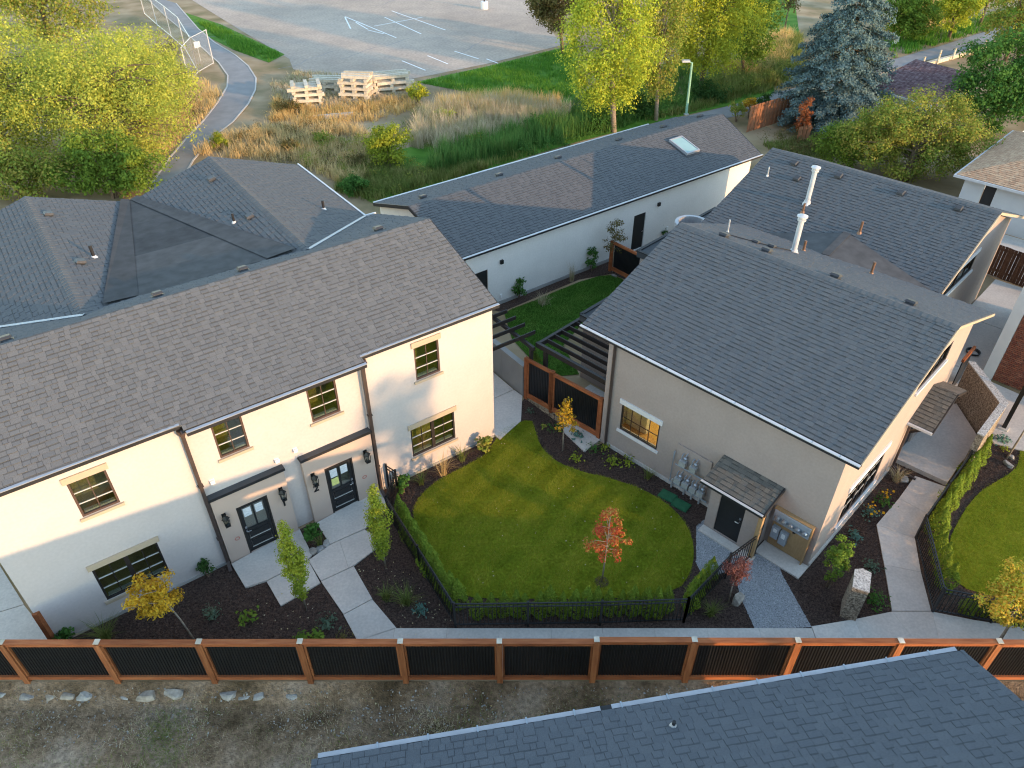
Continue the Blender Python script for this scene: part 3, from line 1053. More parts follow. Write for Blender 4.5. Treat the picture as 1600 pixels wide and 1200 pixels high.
# concrete foot of the wall
for x0, x1 in ((-14.9, -9.98), (-4.7, -0.02)):
    MB().box((x0, -0.03, 0), (x1, 0.0, 0.10)).build('foundation', M['concrete_wall'], A)
zA = lambda y: 5.83 + (y + 0.12) * 0.3366
zF = lambda y: 7.2 - (y - 3.95) * 0.3372
P3 = lambda x, y, f: (x, y, f(y))
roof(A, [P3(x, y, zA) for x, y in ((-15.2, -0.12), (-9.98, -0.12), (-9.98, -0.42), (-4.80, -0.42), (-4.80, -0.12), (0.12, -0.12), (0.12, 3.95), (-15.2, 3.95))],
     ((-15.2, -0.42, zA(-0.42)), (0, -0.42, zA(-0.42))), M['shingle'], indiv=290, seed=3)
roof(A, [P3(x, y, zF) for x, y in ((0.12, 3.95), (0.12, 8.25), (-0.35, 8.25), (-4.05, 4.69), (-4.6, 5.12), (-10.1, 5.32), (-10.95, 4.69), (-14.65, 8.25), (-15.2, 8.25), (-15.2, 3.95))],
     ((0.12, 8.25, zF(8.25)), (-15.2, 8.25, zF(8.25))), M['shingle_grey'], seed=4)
zr = 6.95
roof(A, [(-4.05, 4.69, zr), (-4.05, 14.9, zr), (-0.35, 14.9, 5.75), (-0.35, 8.25, 5.75)], ((-0.35, 14.9, 5.75), (-0.35, 8.25, 5.75)), M['shingle_grey'], seed=5)
k2 = 1.2 / 3.7
l2 = lambda x: zr + (x + 4.05) * k2
r1 = lambda x: zr - (x + 10.95) * k2
roof(A, [(-4.05, 4.69, zr), (-4.6, 5.12, l2(-4.6)), (-7.46, 14.9, l2(-7.46)), (-4.05, 14.9, zr)], ((-7.46, 8, l2(-7.46)), (-7.46, 14.9, l2(-7.46))), M['shingle_grey'], seed=6)
roof(A, [(-10.95, 4.69, zr), (-10.1, 5.32, r1(-10.1)), (-7.54, 14.9, r1(-7.54)), (-10.95, 14.9, zr)], ((-7.54, 14.9, r1(-7.54)), (-7.54, 8, r1(-7.54))), M['shingle_grey'], seed=7)
roof(A, [(-10.95, 4.69, zr), (-14.65, 8.25, 5.75), (-14.65, 14.9, 5.75), (-10.95, 14.9, zr)], ((-14.65, 8.25, 5.75), (-14.65, 14.9, 5.75)), M['shingle_grey'], seed=8)
s_ = Vector((1, 0, -k2)), Vector((-1, 0, -k2))
ridge_caps(A, (-4.05, 4.75, zr), (-4.05, 14.85, zr), s_, M['shingle_grey'])
ridge_caps(A, (-10.95, 4.75, zr), (-10.95, 14.85, zr), s_, M['shingle_grey'])
# rubber membrane in the valley between the two rear gables, laid in overlapping laps
near_l, near_r, far_l, far_r = Vector((-10.1, 5.3, 6.715)), Vector((-4.6, 5.1, 6.80)), Vector((-7.56, 14.93, 5.90)), Vector((-7.44, 14.93, 5.89))
mem = MB()
mem.face([near_l, near_r, far_r, far_l])
mo = mem.build('valley_membrane', M['membrane'], A)
NL = 6
for k in range(NL):
    f0, f1 = k / NL, min(1.0, (k + 1) / NL + 0.012)
    b = MB()
    zz = Vector((0, 0, 0.012 + 0.004 * (NL - k)))
    b.face([near_l.lerp(far_l, f0) + zz, near_r.lerp(far_r, f0) + zz, near_r.lerp(far_r, f1) + zz, near_l.lerp(far_l, f1) + zz])
    b.build('membrane_lap', M['membrane'], mo)
for (p0, p1, sd) in ((near_l, far_l, 1), (near_r, far_r, -1)):
    b = MB()
    zz = Vector((0, 0, 0.048))
    q0, q1 = p0 + Vector((0.75 * sd, 0.02, 0.01)), p1 + Vector((0.05 * sd, 0, 0.0))
    b.face([p0 + zz - Vector((0.25 * sd, 0, -0.09)), q0 + zz, q1 + zz, p1 + zz - Vector((0.25 * sd, 0, -0.09))])
    b.build('membrane_lap', M['membrane'], mo)
# valley flashings and white eave edges behind
for p0, p1 in (((-4.05, 4.72, zr), (-0.35, 8.27, 5.76)), ((-10.95, 4.72, zr), (-14.65, 8.27, 5.76))):
    MB().bar(Vector(p0) + Vector((0, 0, 0.03)), Vector(p1) + Vector((0, 0, 0.03)), 0.12, 0.012).build('valley_flashing', M['meter_grey'], A)
MB().bar((-0.31, 8.27, 5.75), (-0.31, 14.95, 5.75), 0.07, 0.08).build('gutter', M['gutter_white'], A)
MB().bar((-0.3, 8.31, 5.76), (0.14, 8.31, 5.76), 0.07, 0.08).build('gutter', M['gutter_white'], A)
# front gutters with their rims
for x0, x1, y in ((-15.2, -10.02, -0.12), (-9.95, -4.78, -0.42), (-4.83, 0.14, -0.12)):
    z = zA(y)
    g = MB().box((x0, y - 0.12, z - 0.15), (x1, y, z - 0.035)).build('gutter', M['fascia_dark'], A)
    MB().box((x0, y - 0.135, z - 0.033), (x1, y - 0.03, z - 0.012)).build('gutter_rim', M['gutter'], g)
MB().box((0.10, -0.12, 5.60), (0.13, 0.0, 5.8)).bar((0.13, -0.1, 5.78), (0.13, 3.95, 7.14), 0.03, 0.12).build('rake_board', M['fascia_dark'], A)
for x, y in ((-10.02, -0.07), (-4.74, -0.07)):
    d = MB().box((x - 0.05, y - 0.05, 0.15), (x + 0.05, y + 0.05, 5.35))
    d.bar((x, y, 5.35), (x + 0.02, y - 0.22, 5.60), 0.1, 0.1)
    d.bar((x, y, 0.17), (x - 0.05, y - 0.35, 0.05), 0.1, 0.08)
    do = d.build('downspout', M['downspout'], A)
    for z in (1.2, 3.4):
        MB().box((x - 0.075, y - 0.06, z), (x + 0.075, y + 0.07, z + 0.04)).build('strap', M['downspout'], do)
    MB().lathe((x, y - 0.06, 5.3), [(0.05, 0), (0.12, 0.16), (0.12, 0.26), (0.09, 0.26)], 8).build('leader_head', M['frame_brown'], do)
ex, ey = Vector((1, 0, 0)), Vector((0, 1, 0))
up_far = Vector((0, -1, 0.337)).normalized()
n_far = Vector((0, 0.337, 1)).normalized()
for x, y, z in ((-12.93, 4.42, 7.04), (-8.94, 4.38, 7.06), (-6.35, 4.43, 7.04), (-1.58, 4.5, 7.02)):
    vent(A, (x, y, z), -ex, up_far, n_far, 0.95)
upE, nE = Vector((-1, 0, k2)).normalized(), Vector((k2, 0, 1)).normalized()
for x, y, z in ((-10.63, 12.97, 6.85), (-10.45, 8.56, 6.79)):
    vent(A, (x + 0.1, y, r1(x + 0.1)), ey, upE, nE, 0.9)
upW, nW = Vector((1, 0, k2)).normalized(), Vector((-k2, 0, 1)).normalized()
for x, y, z in ((-4.62, 12.83, 6.8), (-4.62, 8.62, 6.8)):
    vent(A, (x, y, l2(x)), -ey, upW, nW, 0.9)
pipe(A, (-1.74, 8.9, 6.2), 0.36, 0.05)
pipe(A, (-9.87, 9.06, 6.6), 0.44, 0.055)
pipe(A, (-5.16, 8.92, 6.59), 0.36, 0.045)


# porticos with doors
def portico(x0, x1, door_x, hand):
    p = MB(XL)
    d0, d1 = door_x, door_x + 0.95
    wall_holes(p, x0, x1, 0, 2.74, [(d0, d1, 0.05, 2.08)], 0.1)
    p.xf = None
    y = -0.08
    for k in range(len(p.v)):
        p.v[k] = p.v[k] + Vector((0, y, 0))
    for x in (x0, x1):
        p.face([(x, y, 0), (x, 0.12, 0), (x, 0.12, 2.74), (x, y, 2.74)])
    po = p.build('portico', M['stucco_tan'], A)
    MB().box((x0 - 0.04, y - 0.06, 2.745), (x1 + 0.04, 0.099, 2.83)).build('portico_roof', M['fascia_dark'], po)
    MB().box((x0 - 0.02, y - 0.04, 2.833), (x1 + 0.02, 0.097, 2.842)).build('roof_flashing', M['flat_roof'], po)
    X = lambda q: Vector((q.x, y - q.y, q.z))
    MB(X).box((d0 - 0.0, -0.10, 0.05), (d0 + 0.05, -0.01, 2.08)).box((d1 - 0.05, -0.10, 0.05), (d1, -0.01, 2.08)).box((d0 + 0.05, -0.10, 2.03), (d1 - 0.05, -0.01, 2.08)).build('door_frame', M['frame_dark'], po)
    a, b = d0 + 0.055, d1 - 0.055
    # the leaf with real openings and grooves
    lf_ = MB(X)
    m = (a + b) / 2
    g = [(a + 0.09, m - 0.025, 1.02, 1.93), (m + 0.025, b - 0.09, 1.02, 1.93)]
    k = [(a + 0.09, b - 0.09, 0.62, 0.90), (a + 0.09, b - 0.09, 0.22, 0.50)]
    lf2 = MB(X)
    wall_holes(lf2, a, b, 0.06, 2.025, g + k, 0.03)
    lf2.v = [v + Vector((0, 0.05, 0)) for v in lf2.v]
    leaf = lf2.build('door', M['door_dark'], A)
    for q in k:
        MB(X).box((q[0] + 0.03, -0.085, q[2] + 0.03), (q[1] - 0.03, -0.062, q[3] - 0.03)).build('door_panel', M['door_dark'], leaf)
        MB(X).box((q[0], -0.062, q[2] - 0.012), (q[1], -0.045, q[2] + 0.006)).build('moulding', M['bar_pale'], leaf)
    for q in g:
        MB(X).box((q[0], -0.082, q[2]), (q[1], -0.078, q[3])).build('pane', M['glass'], leaf)
    MB(X).box((a, -0.6, 0.06), (b, -0.58, 2.0)).build('hall_backdrop', M['room_dark'], leaf)
    hx = a + 0.06 if hand < 0 else b - 0.06
    h = MB(X).tube([(hx, -0.05, 0.98), (hx, 0.01, 0.98), (hx - hand * 0.12, 0.015, 0.975)], 0.014, 8)
    h.lathe((hx, -0.04, 0.95), [(0.03, 0), (0.03, 0.06)], 8)
    h.box((hx - 0.03, -0.052, 1.10), (hx + 0.03, -0.02, 1.17))
    h.build('handle', M['steel'], leaf)
    for q, yy in ((g[0], 0), (g[1], 1)):
        MB(X).box((q[0] + 0.03, -0.076, 1.52), (q[1] - 0.04, -0.073, 1.86 - 0.01 * yy)).build('notice', M['paper'], leaf)
    if hand > 0:
        MB(X).box((g[0][0] + 0.03, -0.076, 1.17), (g[0][1] - 0.03, -0.073, 1.47)).build('notice', M['paper_yellow'], leaf)['label'] = 'yellow notice on the door glass'
    MB(X).box((d0 - 0.01, -0.02, 0.0), (d1 + 0.01, 0.10, 0.045)).build('threshold', M['galv'], leaf)
    return po


portico(-9.94, -7.72, -9.33, -1)
portico(-7.15, -4.82, -6.51, 1)
# small exhaust hoods above the porticos
for x, z in ((-9.68, 3.22), (-7.80, 3.0), (-7.2, 3.1)):
    MB(XM).box((x - 0.06, 0, z), (x + 0.06, 0.09, z + 0.12)).face([(x - 0.07, 0.0, z + 0.13), (x + 0.07, 0.0, z + 0.13), (x + 0.07, 0.11, z + 0.10), (x - 0.07, 0.11, z + 0.10)]).build('wall_hood', M['white'], A)
# utility paint marks sprayed on the porticos
for x, z in ((-9.55, 0.9), (-5.25, 1.02)):
    b = MB()
    for k in range(10):
        a0, a1 = k * 0.628, k * 0.628 + 0.5
        b.face([(x + math.cos(a0) * 0.05, -0.084, z + math.sin(a0) * 0.045), (x + math.cos(a1) * 0.05, -0.084, z + math.sin(a1) * 0.045), (x + math.cos(a1) * 0.085, -0.084, z + math.sin(a1) * 0.075), (x + math.cos(a0) * 0.085, -0.084, z + math.sin(a0) * 0.075)])
    b.build('paint_mark', M['red_paint'], A)

# lanterns and door numbers
def lantern(loc, label, rz):
    t = thing('wall_lantern', label, 'lantern', loc, rz, 'black wall lanterns beside the front doors')
    MB().box((-0.05, -0.012, -0.10), (0.05, 0.0, 0.12)).tube([(0, -0.01, 0.06), (0, -0.07, 0.12), (0, -0.11, 0.10)], 0.012, 6).build('bracket', M['black_metal'], t)
    c = MB()
    for sx in (-1, 1):
        for sy in (-1, 1):
            c.bar((sx * 0.05, -0.11 + sy * 0.05, -0.17), (sx * 0.065, -0.11 + sy * 0.065, 0.03), 0.014, 0.014)
    c.box((-0.06, -0.17, -0.19), (0.06, -0.05, -0.17))
    c.build('cage', M['black_metal'], t)
    MB().lathe((0, -0.11, 0.03), [(0.10, 0.0), (0.09, 0.02), (0.03, 0.09), (0.02, 0.12)], 4).build('cap', M['black_metal'], t)
    MB().lathe((0, -0.11, -0.165), [(0.045, 0), (0.055, 0.19)], 4).build('glass_shade', M['glass'], t)
    t.scale = (1.25, 1.25, 1.35)
    return t


for x, z, lab in ((-9.70, 1.95, 'black wall lantern at the outer left of the left front door'), (-7.95, 1.98, 'black wall lantern above the numeral one'),
                  (-6.90, 1.98, 'black wall lantern above the numeral two'), (-5.10, 1.98, 'black wall lantern beside the downspout right of the right door')):
    p = FA.w(x, -0.083)
    lantern((p.x, p.y, z), lab, FA.r)
for txt, x in (('1', -7.95), ('2', -6.89)):
    cu = bpy.data.curves.new('house_number', 'FONT')
    cu.body = txt
    cu.size = 0.36
    cu.extrude = 0.012
    cu.offset = 0.006
    cu.align_x = 'CENTER'
    co = bpy.data.objects.new('house_number_curve', cu)
    COL.objects.link(co)
    dg = bpy.context.evaluated_depsgraph_get()
    me = bpy.data.meshes.new_from_object(co.evaluated_get(dg))
    me.name = 'house_number'
    bpy.data.objects.remove(co)
    me.materials.clear()
    me.materials.append(M['black_metal'])
    o = link('house_number', me)
    p = FA.w(x, -0.10)
    o.location = (p.x, p.y, 1.36)
    o.rotation_euler = (RAD(90), 0, FA.r)
    tag(o, 'black metal numeral %s on the %s tan portico' % (('one', 'left') if txt == '1' else ('two', 'right')), 'house number')

# ================================================================= LOW WHITE GARAGE ROW (long building behind)
Cc = thing('garage_row', 'long low white garage building with a skylight in its dark roof', 'garage', (FC.o.x, FC.o.y, 0), FC.r)
cw = MB(lambda p: Vector((p.x, -p.y, p.z)))
dC = [(-1.95, -1.1, 0.05, 2.05), (8.05, 8.90, 0.05, 2.05)]
wall_holes(cw, -2.7, 17.0, 0.0, 3.2, dC, 0.12)
cw.xf = None
cw.face([(-2.7, 0, 0), (-2.7, 6.8, 0), (-2.7, 6.8, 3.1), (-2.7, 3.5, 4.2), (-2.7, 0, 3.2)])
cw.face([(17.0, 0, 0), (18.0, 3.5, 0), (18.0, 6.8, 0), (18.0, 6.8, 3.1), (18.0, 3.5, 4.2), (17.0, 0, 3.2)])
cw.face([(-2.7, 6.8, 0), (18.0, 6.8, 0), (18.0, 6.8, 3.1), (-2.7, 6.8, 3.1)])
cw.build('wall', M['stucco_garage'], Cc)
MB().box((-1.0, -0.05, 0), (8.0, 0.0, 0.16)).build('foundation', M['concrete_wall'], Cc)
for d in dC:
    do = MB().box((d[0], 0.06, d[2]), (d[1], 0.10, d[3])).build('door', M['door_dark'], Cc)
    MB().tube([(d[1] - 0.08, 0.06, 1.0), (d[1] - 0.08, 0.0, 1.0), (d[1] - 0.19, 0.0, 1.0)], 0.014, 6).build('handle', M['steel'], do)
for x, z in ((-0.35, 2.2), (9.75, 2.25)):
    MB().box((x - 0.08, -0.10, z - 0.09), (x + 0.08, -0.001, z + 0.09)).build('wall_light', M['black_metal'], Cc)
MB().box((-0.45, -0.06, 0.35), (-0.35, -0.001, 0.52)).build('socket_cover', M['white'], Cc)
MB().box((10.6, -0.06, 0.55), (10.72, -0.001, 0.72)).build('socket_cover', M['white'], Cc)
zc = lambda y: 3.28 + (y + 0.32) * 0.267
zcf = lambda y: 4.3 - (y - 3.5) * 0.3143
roof(Cc, [P3(-2.9, -0.32, zc), P3(17.3, -0.32, zc), P3(18.28, 3.5, zc), P3(-2.9, 3.5, zc)], (P3(-2.9, -0.32, zc), P3(17.3, -0.32, zc)), M['shingle_grey'], seed=11)
roof(Cc, [P3(18.28, 3.5, zcf), P3(18.3, 7.0, zcf), P3(-2.9, 7.0, zcf), P3(-2.9, 3.5, zcf)], (P3(18.3, 7.0, zcf), P3(-2.9, 7.0, zcf)), M['shingle_grey'], seed=12)
g = MB().box((-2.9, -0.44, 3.15), (17.35, -0.32, 3.25)).build('gutter', M['fascia_dark'], Cc)
MB().box((-2.9, -0.455, 3.252), (17.35, -0.35, 3.272)).build('gutter_rim', M['gutter_white'], g)
MB().box((-2.9, 7.0, 3.1), (16.0, 7.1, 3.24)).build('gutter', M['gutter_white'], Cc)
MB().bar((-2.93, -0.3, 3.22), (-2.93, 3.5, 4.24), 0.04, 0.16).bar((-2.93, 3.5, 4.24), (-2.93, 7.0, 3.14), 0.04, 0.16).build('rake_board', M['fascia_dark'], Cc)
MB().bar((17.33, -0.3, 3.22), (18.31, 3.5, 4.24), 0.04, 0.14).build('rake_board', M['fascia_dark'], Cc)
upc, ncf = Vector((0, -1, 0.3143)).normalized(), Vector((0, 0.3143, 1)).normalized()
for x, y in ((-1.55, 4.5), (2.84, 4.45), (6.67, 4.5), (11.1, 4.6), (14.56, 4.55), (17.6, 4.5)):
    vent(Cc, (x, y, zcf(y)), -ex, upc, ncf, 1.0)
# skylight
en_ = Vector((0, -0.267, 1)).normalized()
et_ = Vector((0, 1, 0.267)).normalized()
XS = lambda q: Vector((13.4, 1.92, zc(1.92))) + ex * q.x + et_ * q.y + en_ * q.z
sk = MB(XS).box((-0.5, -0.72, 0), (-0.43, 0.72, 0.16)).box((0.43, -0.72, 0), (0.5, 0.72, 0.16)).box((-0.43, -0.72, 0), (0.43, -0.65, 0.158)).box((-0.43, 0.65, 0), (0.43, 0.72, 0.158)).build('skylight', M['gutter'], Cc)
MB(XS).box((-0.43, -0.65, 0.10), (0.43, 0.65, 0.13)).build('pane', M['glass_sky'], sk)
MB(XS).box((-0.62, -0.86, 0.022), (0.62, 0.82, 0.027)).build('flashing', M['vent_grey'], sk)

# ================================================================= BEIGE TOWNHOUSE
Bh = thing('townhouse', 'beige stucco townhouse with a big grey roof beside the front lawn', 'house', (FB.o.x, FB.o.y, 0), FB.r)
XBL = lambda p: Vector((-p.y, p.x, p.z))
XBG = lambda p: Vector((p.x, -p.y, p.z))
hw = (5.82, 7.42, 1.07, 2.22)
bw = MB(XBL)
wall_holes(bw, 0.0, 8.0, 0, 4.72, [hw])
bw.xf = XBG
hg, hu, hd = (1.65, 4.35, 0.57, 2.1), (5.2, 7.7, 3.9, 4.68), (6.75, 7.7, 0.17, 2.2)
wall_holes(bw, 0.0, 9.9, 0, 4.72, [hg, hu, hd])
bw.xf = None
bw.face([(0, 0, 4.72), (9.9, 0, 4.72), (4.95, 0, 6.55)])
bw.face([(0, 8.0, 0), (9.9, 8.0, 0), (9.9, 8.0, 4.72), (4.95, 8.0, 6.55), (0, 8.0, 4.72)])
bw.face([(9.9, 0, 0), (9.9, 8.0, 0), (9.9, 8.0, 4.72), (9.9, 0, 4.72)])
bw.build('wall', M['stucco_beige'], Bh)
MB().box((-0.05, 3.3, 0), (0.0, 8.0, 0.14)).build('foundation', M['concrete'], Bh)
MB().box((0, -0.05, 0), (5.9, 0.0, 0.16)).build('foundation', M['concrete'], Bh)
wB = window(Bh, XBL, *hw, units=1, cols=4, rows=2, bar='frame_dark', trim='trim_white', room_reflect='room', rd=0.35, blind=False)
for c in list(wB.children):
    if c.name.startswith('room_lining'):
        bpy.data.objects.remove(c)
rb = MB()
rb.face([(3.6, 5.3, 0.35), (3.6, 8.0, 0.35), (3.6, 8.0, 2.9), (3.6, 5.3, 2.9)]).face([(0.2, 5.3, 0.35), (3.6, 5.3, 0.35), (3.6, 5.3, 2.9), (0.2, 5.3, 2.9)])
rb.face([(0.2, 7.95, 0.35), (3.6, 7.95, 0.35), (3.6, 7.95, 2.9), (0.2, 7.95, 2.9)]).face([(0.2, 5.3, 2.9), (3.6, 5.3, 2.9), (3.6, 8.0, 2.9), (0.2, 8.0, 2.9)])
rb.build('room_lining', M['stucco_pale'], wB)
pl = MB()
MB().face([(0.2, 5.3, 0.36), (3.6, 5.3, 0.36), (3.6, 8.0, 0.36), (0.2, 8.0, 0.36)]).build('wood_floor', M['wood_floor'], wB)
st = MB().box((1.1, 7.0, 0.362), (1.3, 7.9, 1.5))
st.build('white_partition', M['white'], wB)
lamp_d = bpy.data.lights.new('room_lamp', 'POINT')
lamp_d.energy = 60
lamp_d.color = (1.0, 0.72, 0.36)
lamp_d.shadow_soft_size = 0.15
lo = bpy.data.objects.new('room_lamp', lamp_d)
COL.objects.link(lo)
lo.parent = wB
lo.location = (1.9, 6.4, 2.6)
window(Bh, XBG, *hg, units=3, cols=2, rows=3, trim='trim_white', room_reflect='room_dark', ext=0.15, lh=0.22, sh=0.12, blind=False)
window(Bh, XBG, *hu, units=2, cols=2, rows=1, trim='trim_white', room_reflect='room_dark', lh=0, sh=0.1, blind=False)
dB = MB(XBG).box((6.76, -0.12, 0.18), (7.69, -0.07, 2.19)).build('door', M['door_dark'], Bh)
MB(XBG).box((6.76, -0.065, 1.2), (7.69, -0.06, 1.95)).build('pane', M['glass'], dB)
zb = lambda x: 4.8 + (x + 0.25) * 0.3654
zbf = lambda x: 6.7 - (x - 4.95) * 0.3654
Q3 = lambda x, y, f: (x, y, f(x))
roof(Bh, [Q3(-0.25, 9.2, zb), Q3(-0.25, -0.41, zb), Q3(4.95, -0.41, zb), Q3(4.95, 9.2, zb)], (Q3(-0.25, 9.2, zb), Q3(-0.25, -0.41, zb)), M['shingle_dark'], indiv=290, seed=21)
roof(Bh, [Q3(4.95, -0.41, zbf), Q3(10.15, -0.41, zbf), Q3(10.15, 9.3, zbf), Q3(4.95, 9.2, zbf)], (Q3(10.15, -0.41, zbf), Q3(10.15, 9.3, zbf)), M['shingle_dark'], seed=22)
sB = Vector((-1, 0, -0.365)), Vector((1, 0, -0.365))
ridge_caps(Bh, (4.95, 9.15, 6.7), (4.95, -0.4, 6.7), sB, M['shingle_dark'])
g = MB().box((-0.37, -0.43, 4.67), (-0.25, 9.22, 4.76)).build('gutter', M['fascia_dark'], Bh)
gr = MB().box((-0.385, -0.43, 4.762), (-0.285, 9.22, 4.79)).build('gutter_rim', M['gutter_white'], g)
for k in range(12):
    MB().box((-0.39, 0.1 + k * 0.8, 4.791), (-0.28, 0.13 + k * 0.8, 4.796)).build('gutter_hanger', M['meter_grey'], g)
rk = MB().bar((-0.25, -0.43, 4.74), (4.95, -0.43, 6.64), 0.03, 0.09).bar((4.95, -0.43, 6.64), (10.15, -0.43, 4.74), 0.03, 0.09)
rk.build('rake_board', M['trim_tan'], Bh)
MB().box((-0.24, -0.4, 4.60), (-0.005, 9.1, 4.62)).build('soffit', M['fascia_dark'], Bh)
MB().tube([(-0.07, 7.9, 4.55), (-0.07, 7.9, 0.1)], 0.045, 8).tube([(-0.07, 7.9, 0.12), (-0.3, 7.9, 0.05)], 0.045, 8).build('downspout', M['downspout'], Bh)
d2 = MB().tube([(6.05, -0.08, 2.05), (6.05, -0.08, 0.2), (6.05, -0.9, 0.08)], 0.045, 8)
d2.build('downspout', M['downspout'], Bh)
# corner board at the back end of the long wall
MB().box((-0.03, 8.003, 0), (0.25, 8.18, 4.6)).build('corner_board', M['stucco_beige'], Bh)
nb, ub = Vector((0.3654, 0, 1)).normalized(), Vector((-1, 0, 0.3654)).normalized()
for x, y in ((5.35, 7.61), (5.45, 6.0), (5.40, 3.52), (5.55, 1.17)):
    vent(Bh, (x, y, zbf(x)), ey, ub, nb, 1.0)
pipe(Bh, (6.69, 8.17, zbf(6.69)), 0.5, 0.03, 'galv')
pipe(Bh, (8.79, 6.05, zbf(8.79)), 0.42, 0.05, 'copper', 'copper')
pipe(Bh, (9.06, 3.54, zbf(9.06)), 0.48, 0.05, 'copper', 'copper')
for (x, y) in ((6.5, 6.93), (6.83, 6.45)):
    vent(Bh, (x, y, zbf(x)), ey, ub, nb, 0.8)
# the flue's shadow, drawn as a thin dark line across the slope
cb = MB()
for p0, p1 in (((5.9, 7.9), (6.45, 7.0)), ((6.45, 7.0), (6.9, 6.4)), ((6.9, 6.4), (7.55, 5.98))):
    cb.tube([(p0[0], p0[1], zbf(p0[0]) + 0.05), (p1[0], p1[1], zbf(p1[0]) + 0.05)], 0.018, 5)
cb.build('roof_cable', M['fascia_dark'], Bh)


def flue(parent, p, h, mat='gutter_white'):
    p = Vector(p)
    f = MB().tube([p - Vector((0, 0, 0.1)), p + Vector((0, 0, h))], 0.10, 14).build('chimney_flue', M[mat], parent)
    MB().lathe(p + Vector((0, 0, -0.12)), [(0.26, 0.0), (0.15, 0.14), (0.13, 0.22), (0.105, 0.23)], 12).build('flashing', M['gutter_white'], f)
    MB().lathe(p + Vector((0, 0, h)), [(0.12, -0.05), (0.15, -0.04), (0.15, 0.02), (0.10, 0.03), (0.10, 0.09), (0.19, 0.10), (0.19, 0.14), (0.06, 0.19), (0.02, 0.20)], 14).build('cowl', M['gutter_white'], f)
    return f


flue(Bh, (7.63, 5.94, zbf(7.63)), 1.28)
# flat-roofed rear extensions and the ribbed round light well
for x0, x1, y0, y1 in ((2.35, 7.2, 8.19, 11.4), (8.1, 14.4, 8.01, 13.0)):
    MB().box((x0 + 0.12, y0, 0), (x1 - 0.12, y1 - 0.12, 2.72)).build('extension_wall', M['stucco_beige'], Bh)
    fr_ = MB().box((x0, y0, 2.722), (x1, y1, 3.0)).build('flat_roof', M['flat_roof'], Bh)
    b = MB()
    for a0, a1 in (((x0, y0, 3.0), (x0, y1, 3.0)), ((x0, y1, 3.0), (x1, y1, 3.0))):
        b.bar(Vector(a0) + Vector((0.03, -0.03, 0.015)), Vector(a1) + Vector((0.03, -0.03, 0.015)), 0.14, 0.05)
    b.build('roof_edge', M['fascia_dark'], fr_)
rw = MB()
n_ = 40
c0 = Vector((9.9, 11.55, 0))
ring = []
for k in range(n_):
    a = 2 * math.pi * k / n_
    r = 0.72 + (0.018 if k % 2 else 0)
    ring.append((math.cos(a) * r, math.sin(a) * r))
for k in range(n_):
    (a, b), (c, d) = ring[k], ring[(k + 1) % n_]
    rw.face([c0 + Vector((a, b, 3.0)), c0 + Vector((c, d, 3.0)), c0 + Vector((c, d, 4.25)), c0 + Vector((a, b, 4.25))])
    rw.face([c0 + Vector((a, b, 4.25)), c0 + Vector((c, d, 4.25)), c0 + Vector((c * 0.8, d * 0.8, 4.25)), c0 + Vector((a * 0.8, b * 0.8, 4.25))])
    rw.face([c0 + Vector((c * 0.8, d * 0.8, 4.25)), c0 + Vector((a * 0.8, b * 0.8, 4.25)), c0 + Vector((a * 0.8, b * 0.8, 3.9)), c0 + Vector((c * 0.8, d * 0.8, 3.9))])
rwo = rw.build('light_well', M['gutter'], Bh)
MB().lathe(c0 + Vector((0, 0, 3.8)), [(0.56, 0), (0.56, 0.05)], 20).build('light_well_lid', M['fascia_dark'], rwo)

# shed porch on the long wall
sh_ = MB(lambda p: Vector((-0.82 - p.y, p.x, p.z)))
wall_holes(sh_, 1.50, 3.20, 0, 2.12, [(2.0, 2.86, 0.08, 2.0)], 0.1)
sh_.xf = None
sh_.face([(-0.82, 3.2, 0), (-0.002, 3.2, 0), (-0.002, 3.2, 2.34), (-0.82, 3.2, 2.12)])
sh_.face([(-0.82, 1.5, 0), (-0.002, 1.5, 0), (-0.002, 1.5, 2.34), (-0.82, 1.5, 2.12)])
po = sh_.build('porch', M['stucco_beige'], Bh)
dd = MB().box((-0.77, 2.0, 0.08), (-0.73, 2.86, 2.0)).build('door', M['door_dark'], Bh)
MB().tube([(-0.77, 2.1, 0.98), (-0.85, 2.1, 0.98), (-0.85, 2.22, 0.97)], 0.016, 6).lathe((-0.79, 2.1, 1.1), [(0.035, 0), (0.035, 0.05)], 8).build('handle', M['steel'], dd)
zs = lambda x: 2.46 + x * 0.29
roof(Bh, [(-1.08, 3.42, zs(-1.08)), (-1.08, 1.36, zs(-1.08)), (-0.01, 1.36, zs(-0.01)), (-0.01, 3.42, zs(-0.01))], ((-1.08, 3.42, zs(-1.08)), (-1.08, 1.36, zs(-1.08))), M['shingle_brown'], seed=31, name='porch_roof', thick=0.06)
g = MB().box((-1.18, 1.34, zs(-1.08) - 0.12), (-1.08, 3.46, zs(-1.08) - 0.03)).build('gutter', M['fascia_dark'], Bh)
MB().box((-1.19, 1.34, zs(-1.08) - 0.028), (-1.11, 3.46, zs(-1.08) - 0.008)).build('gutter_rim', M['gutter_white'], g)
MB().bar((-1.1, 1.33, zs(-1.1) - 0.05), (-0.01, 1.33, zs(-0.01) - 0.05), 0.04, 0.14).build('rake_board', M['fascia_dark'], Bh)
MB().box((-1.0, 1.36, 0.0), (-0.86, 1.49, 2.12)).build('porch_post', M['plywood'], Bh)
MB().tube([(-0.72, 1.42, 2.15), (-0.72, 1.42, 0.08)], 0.045, 8).build('downspout', M['fascia_dark'], Bh)
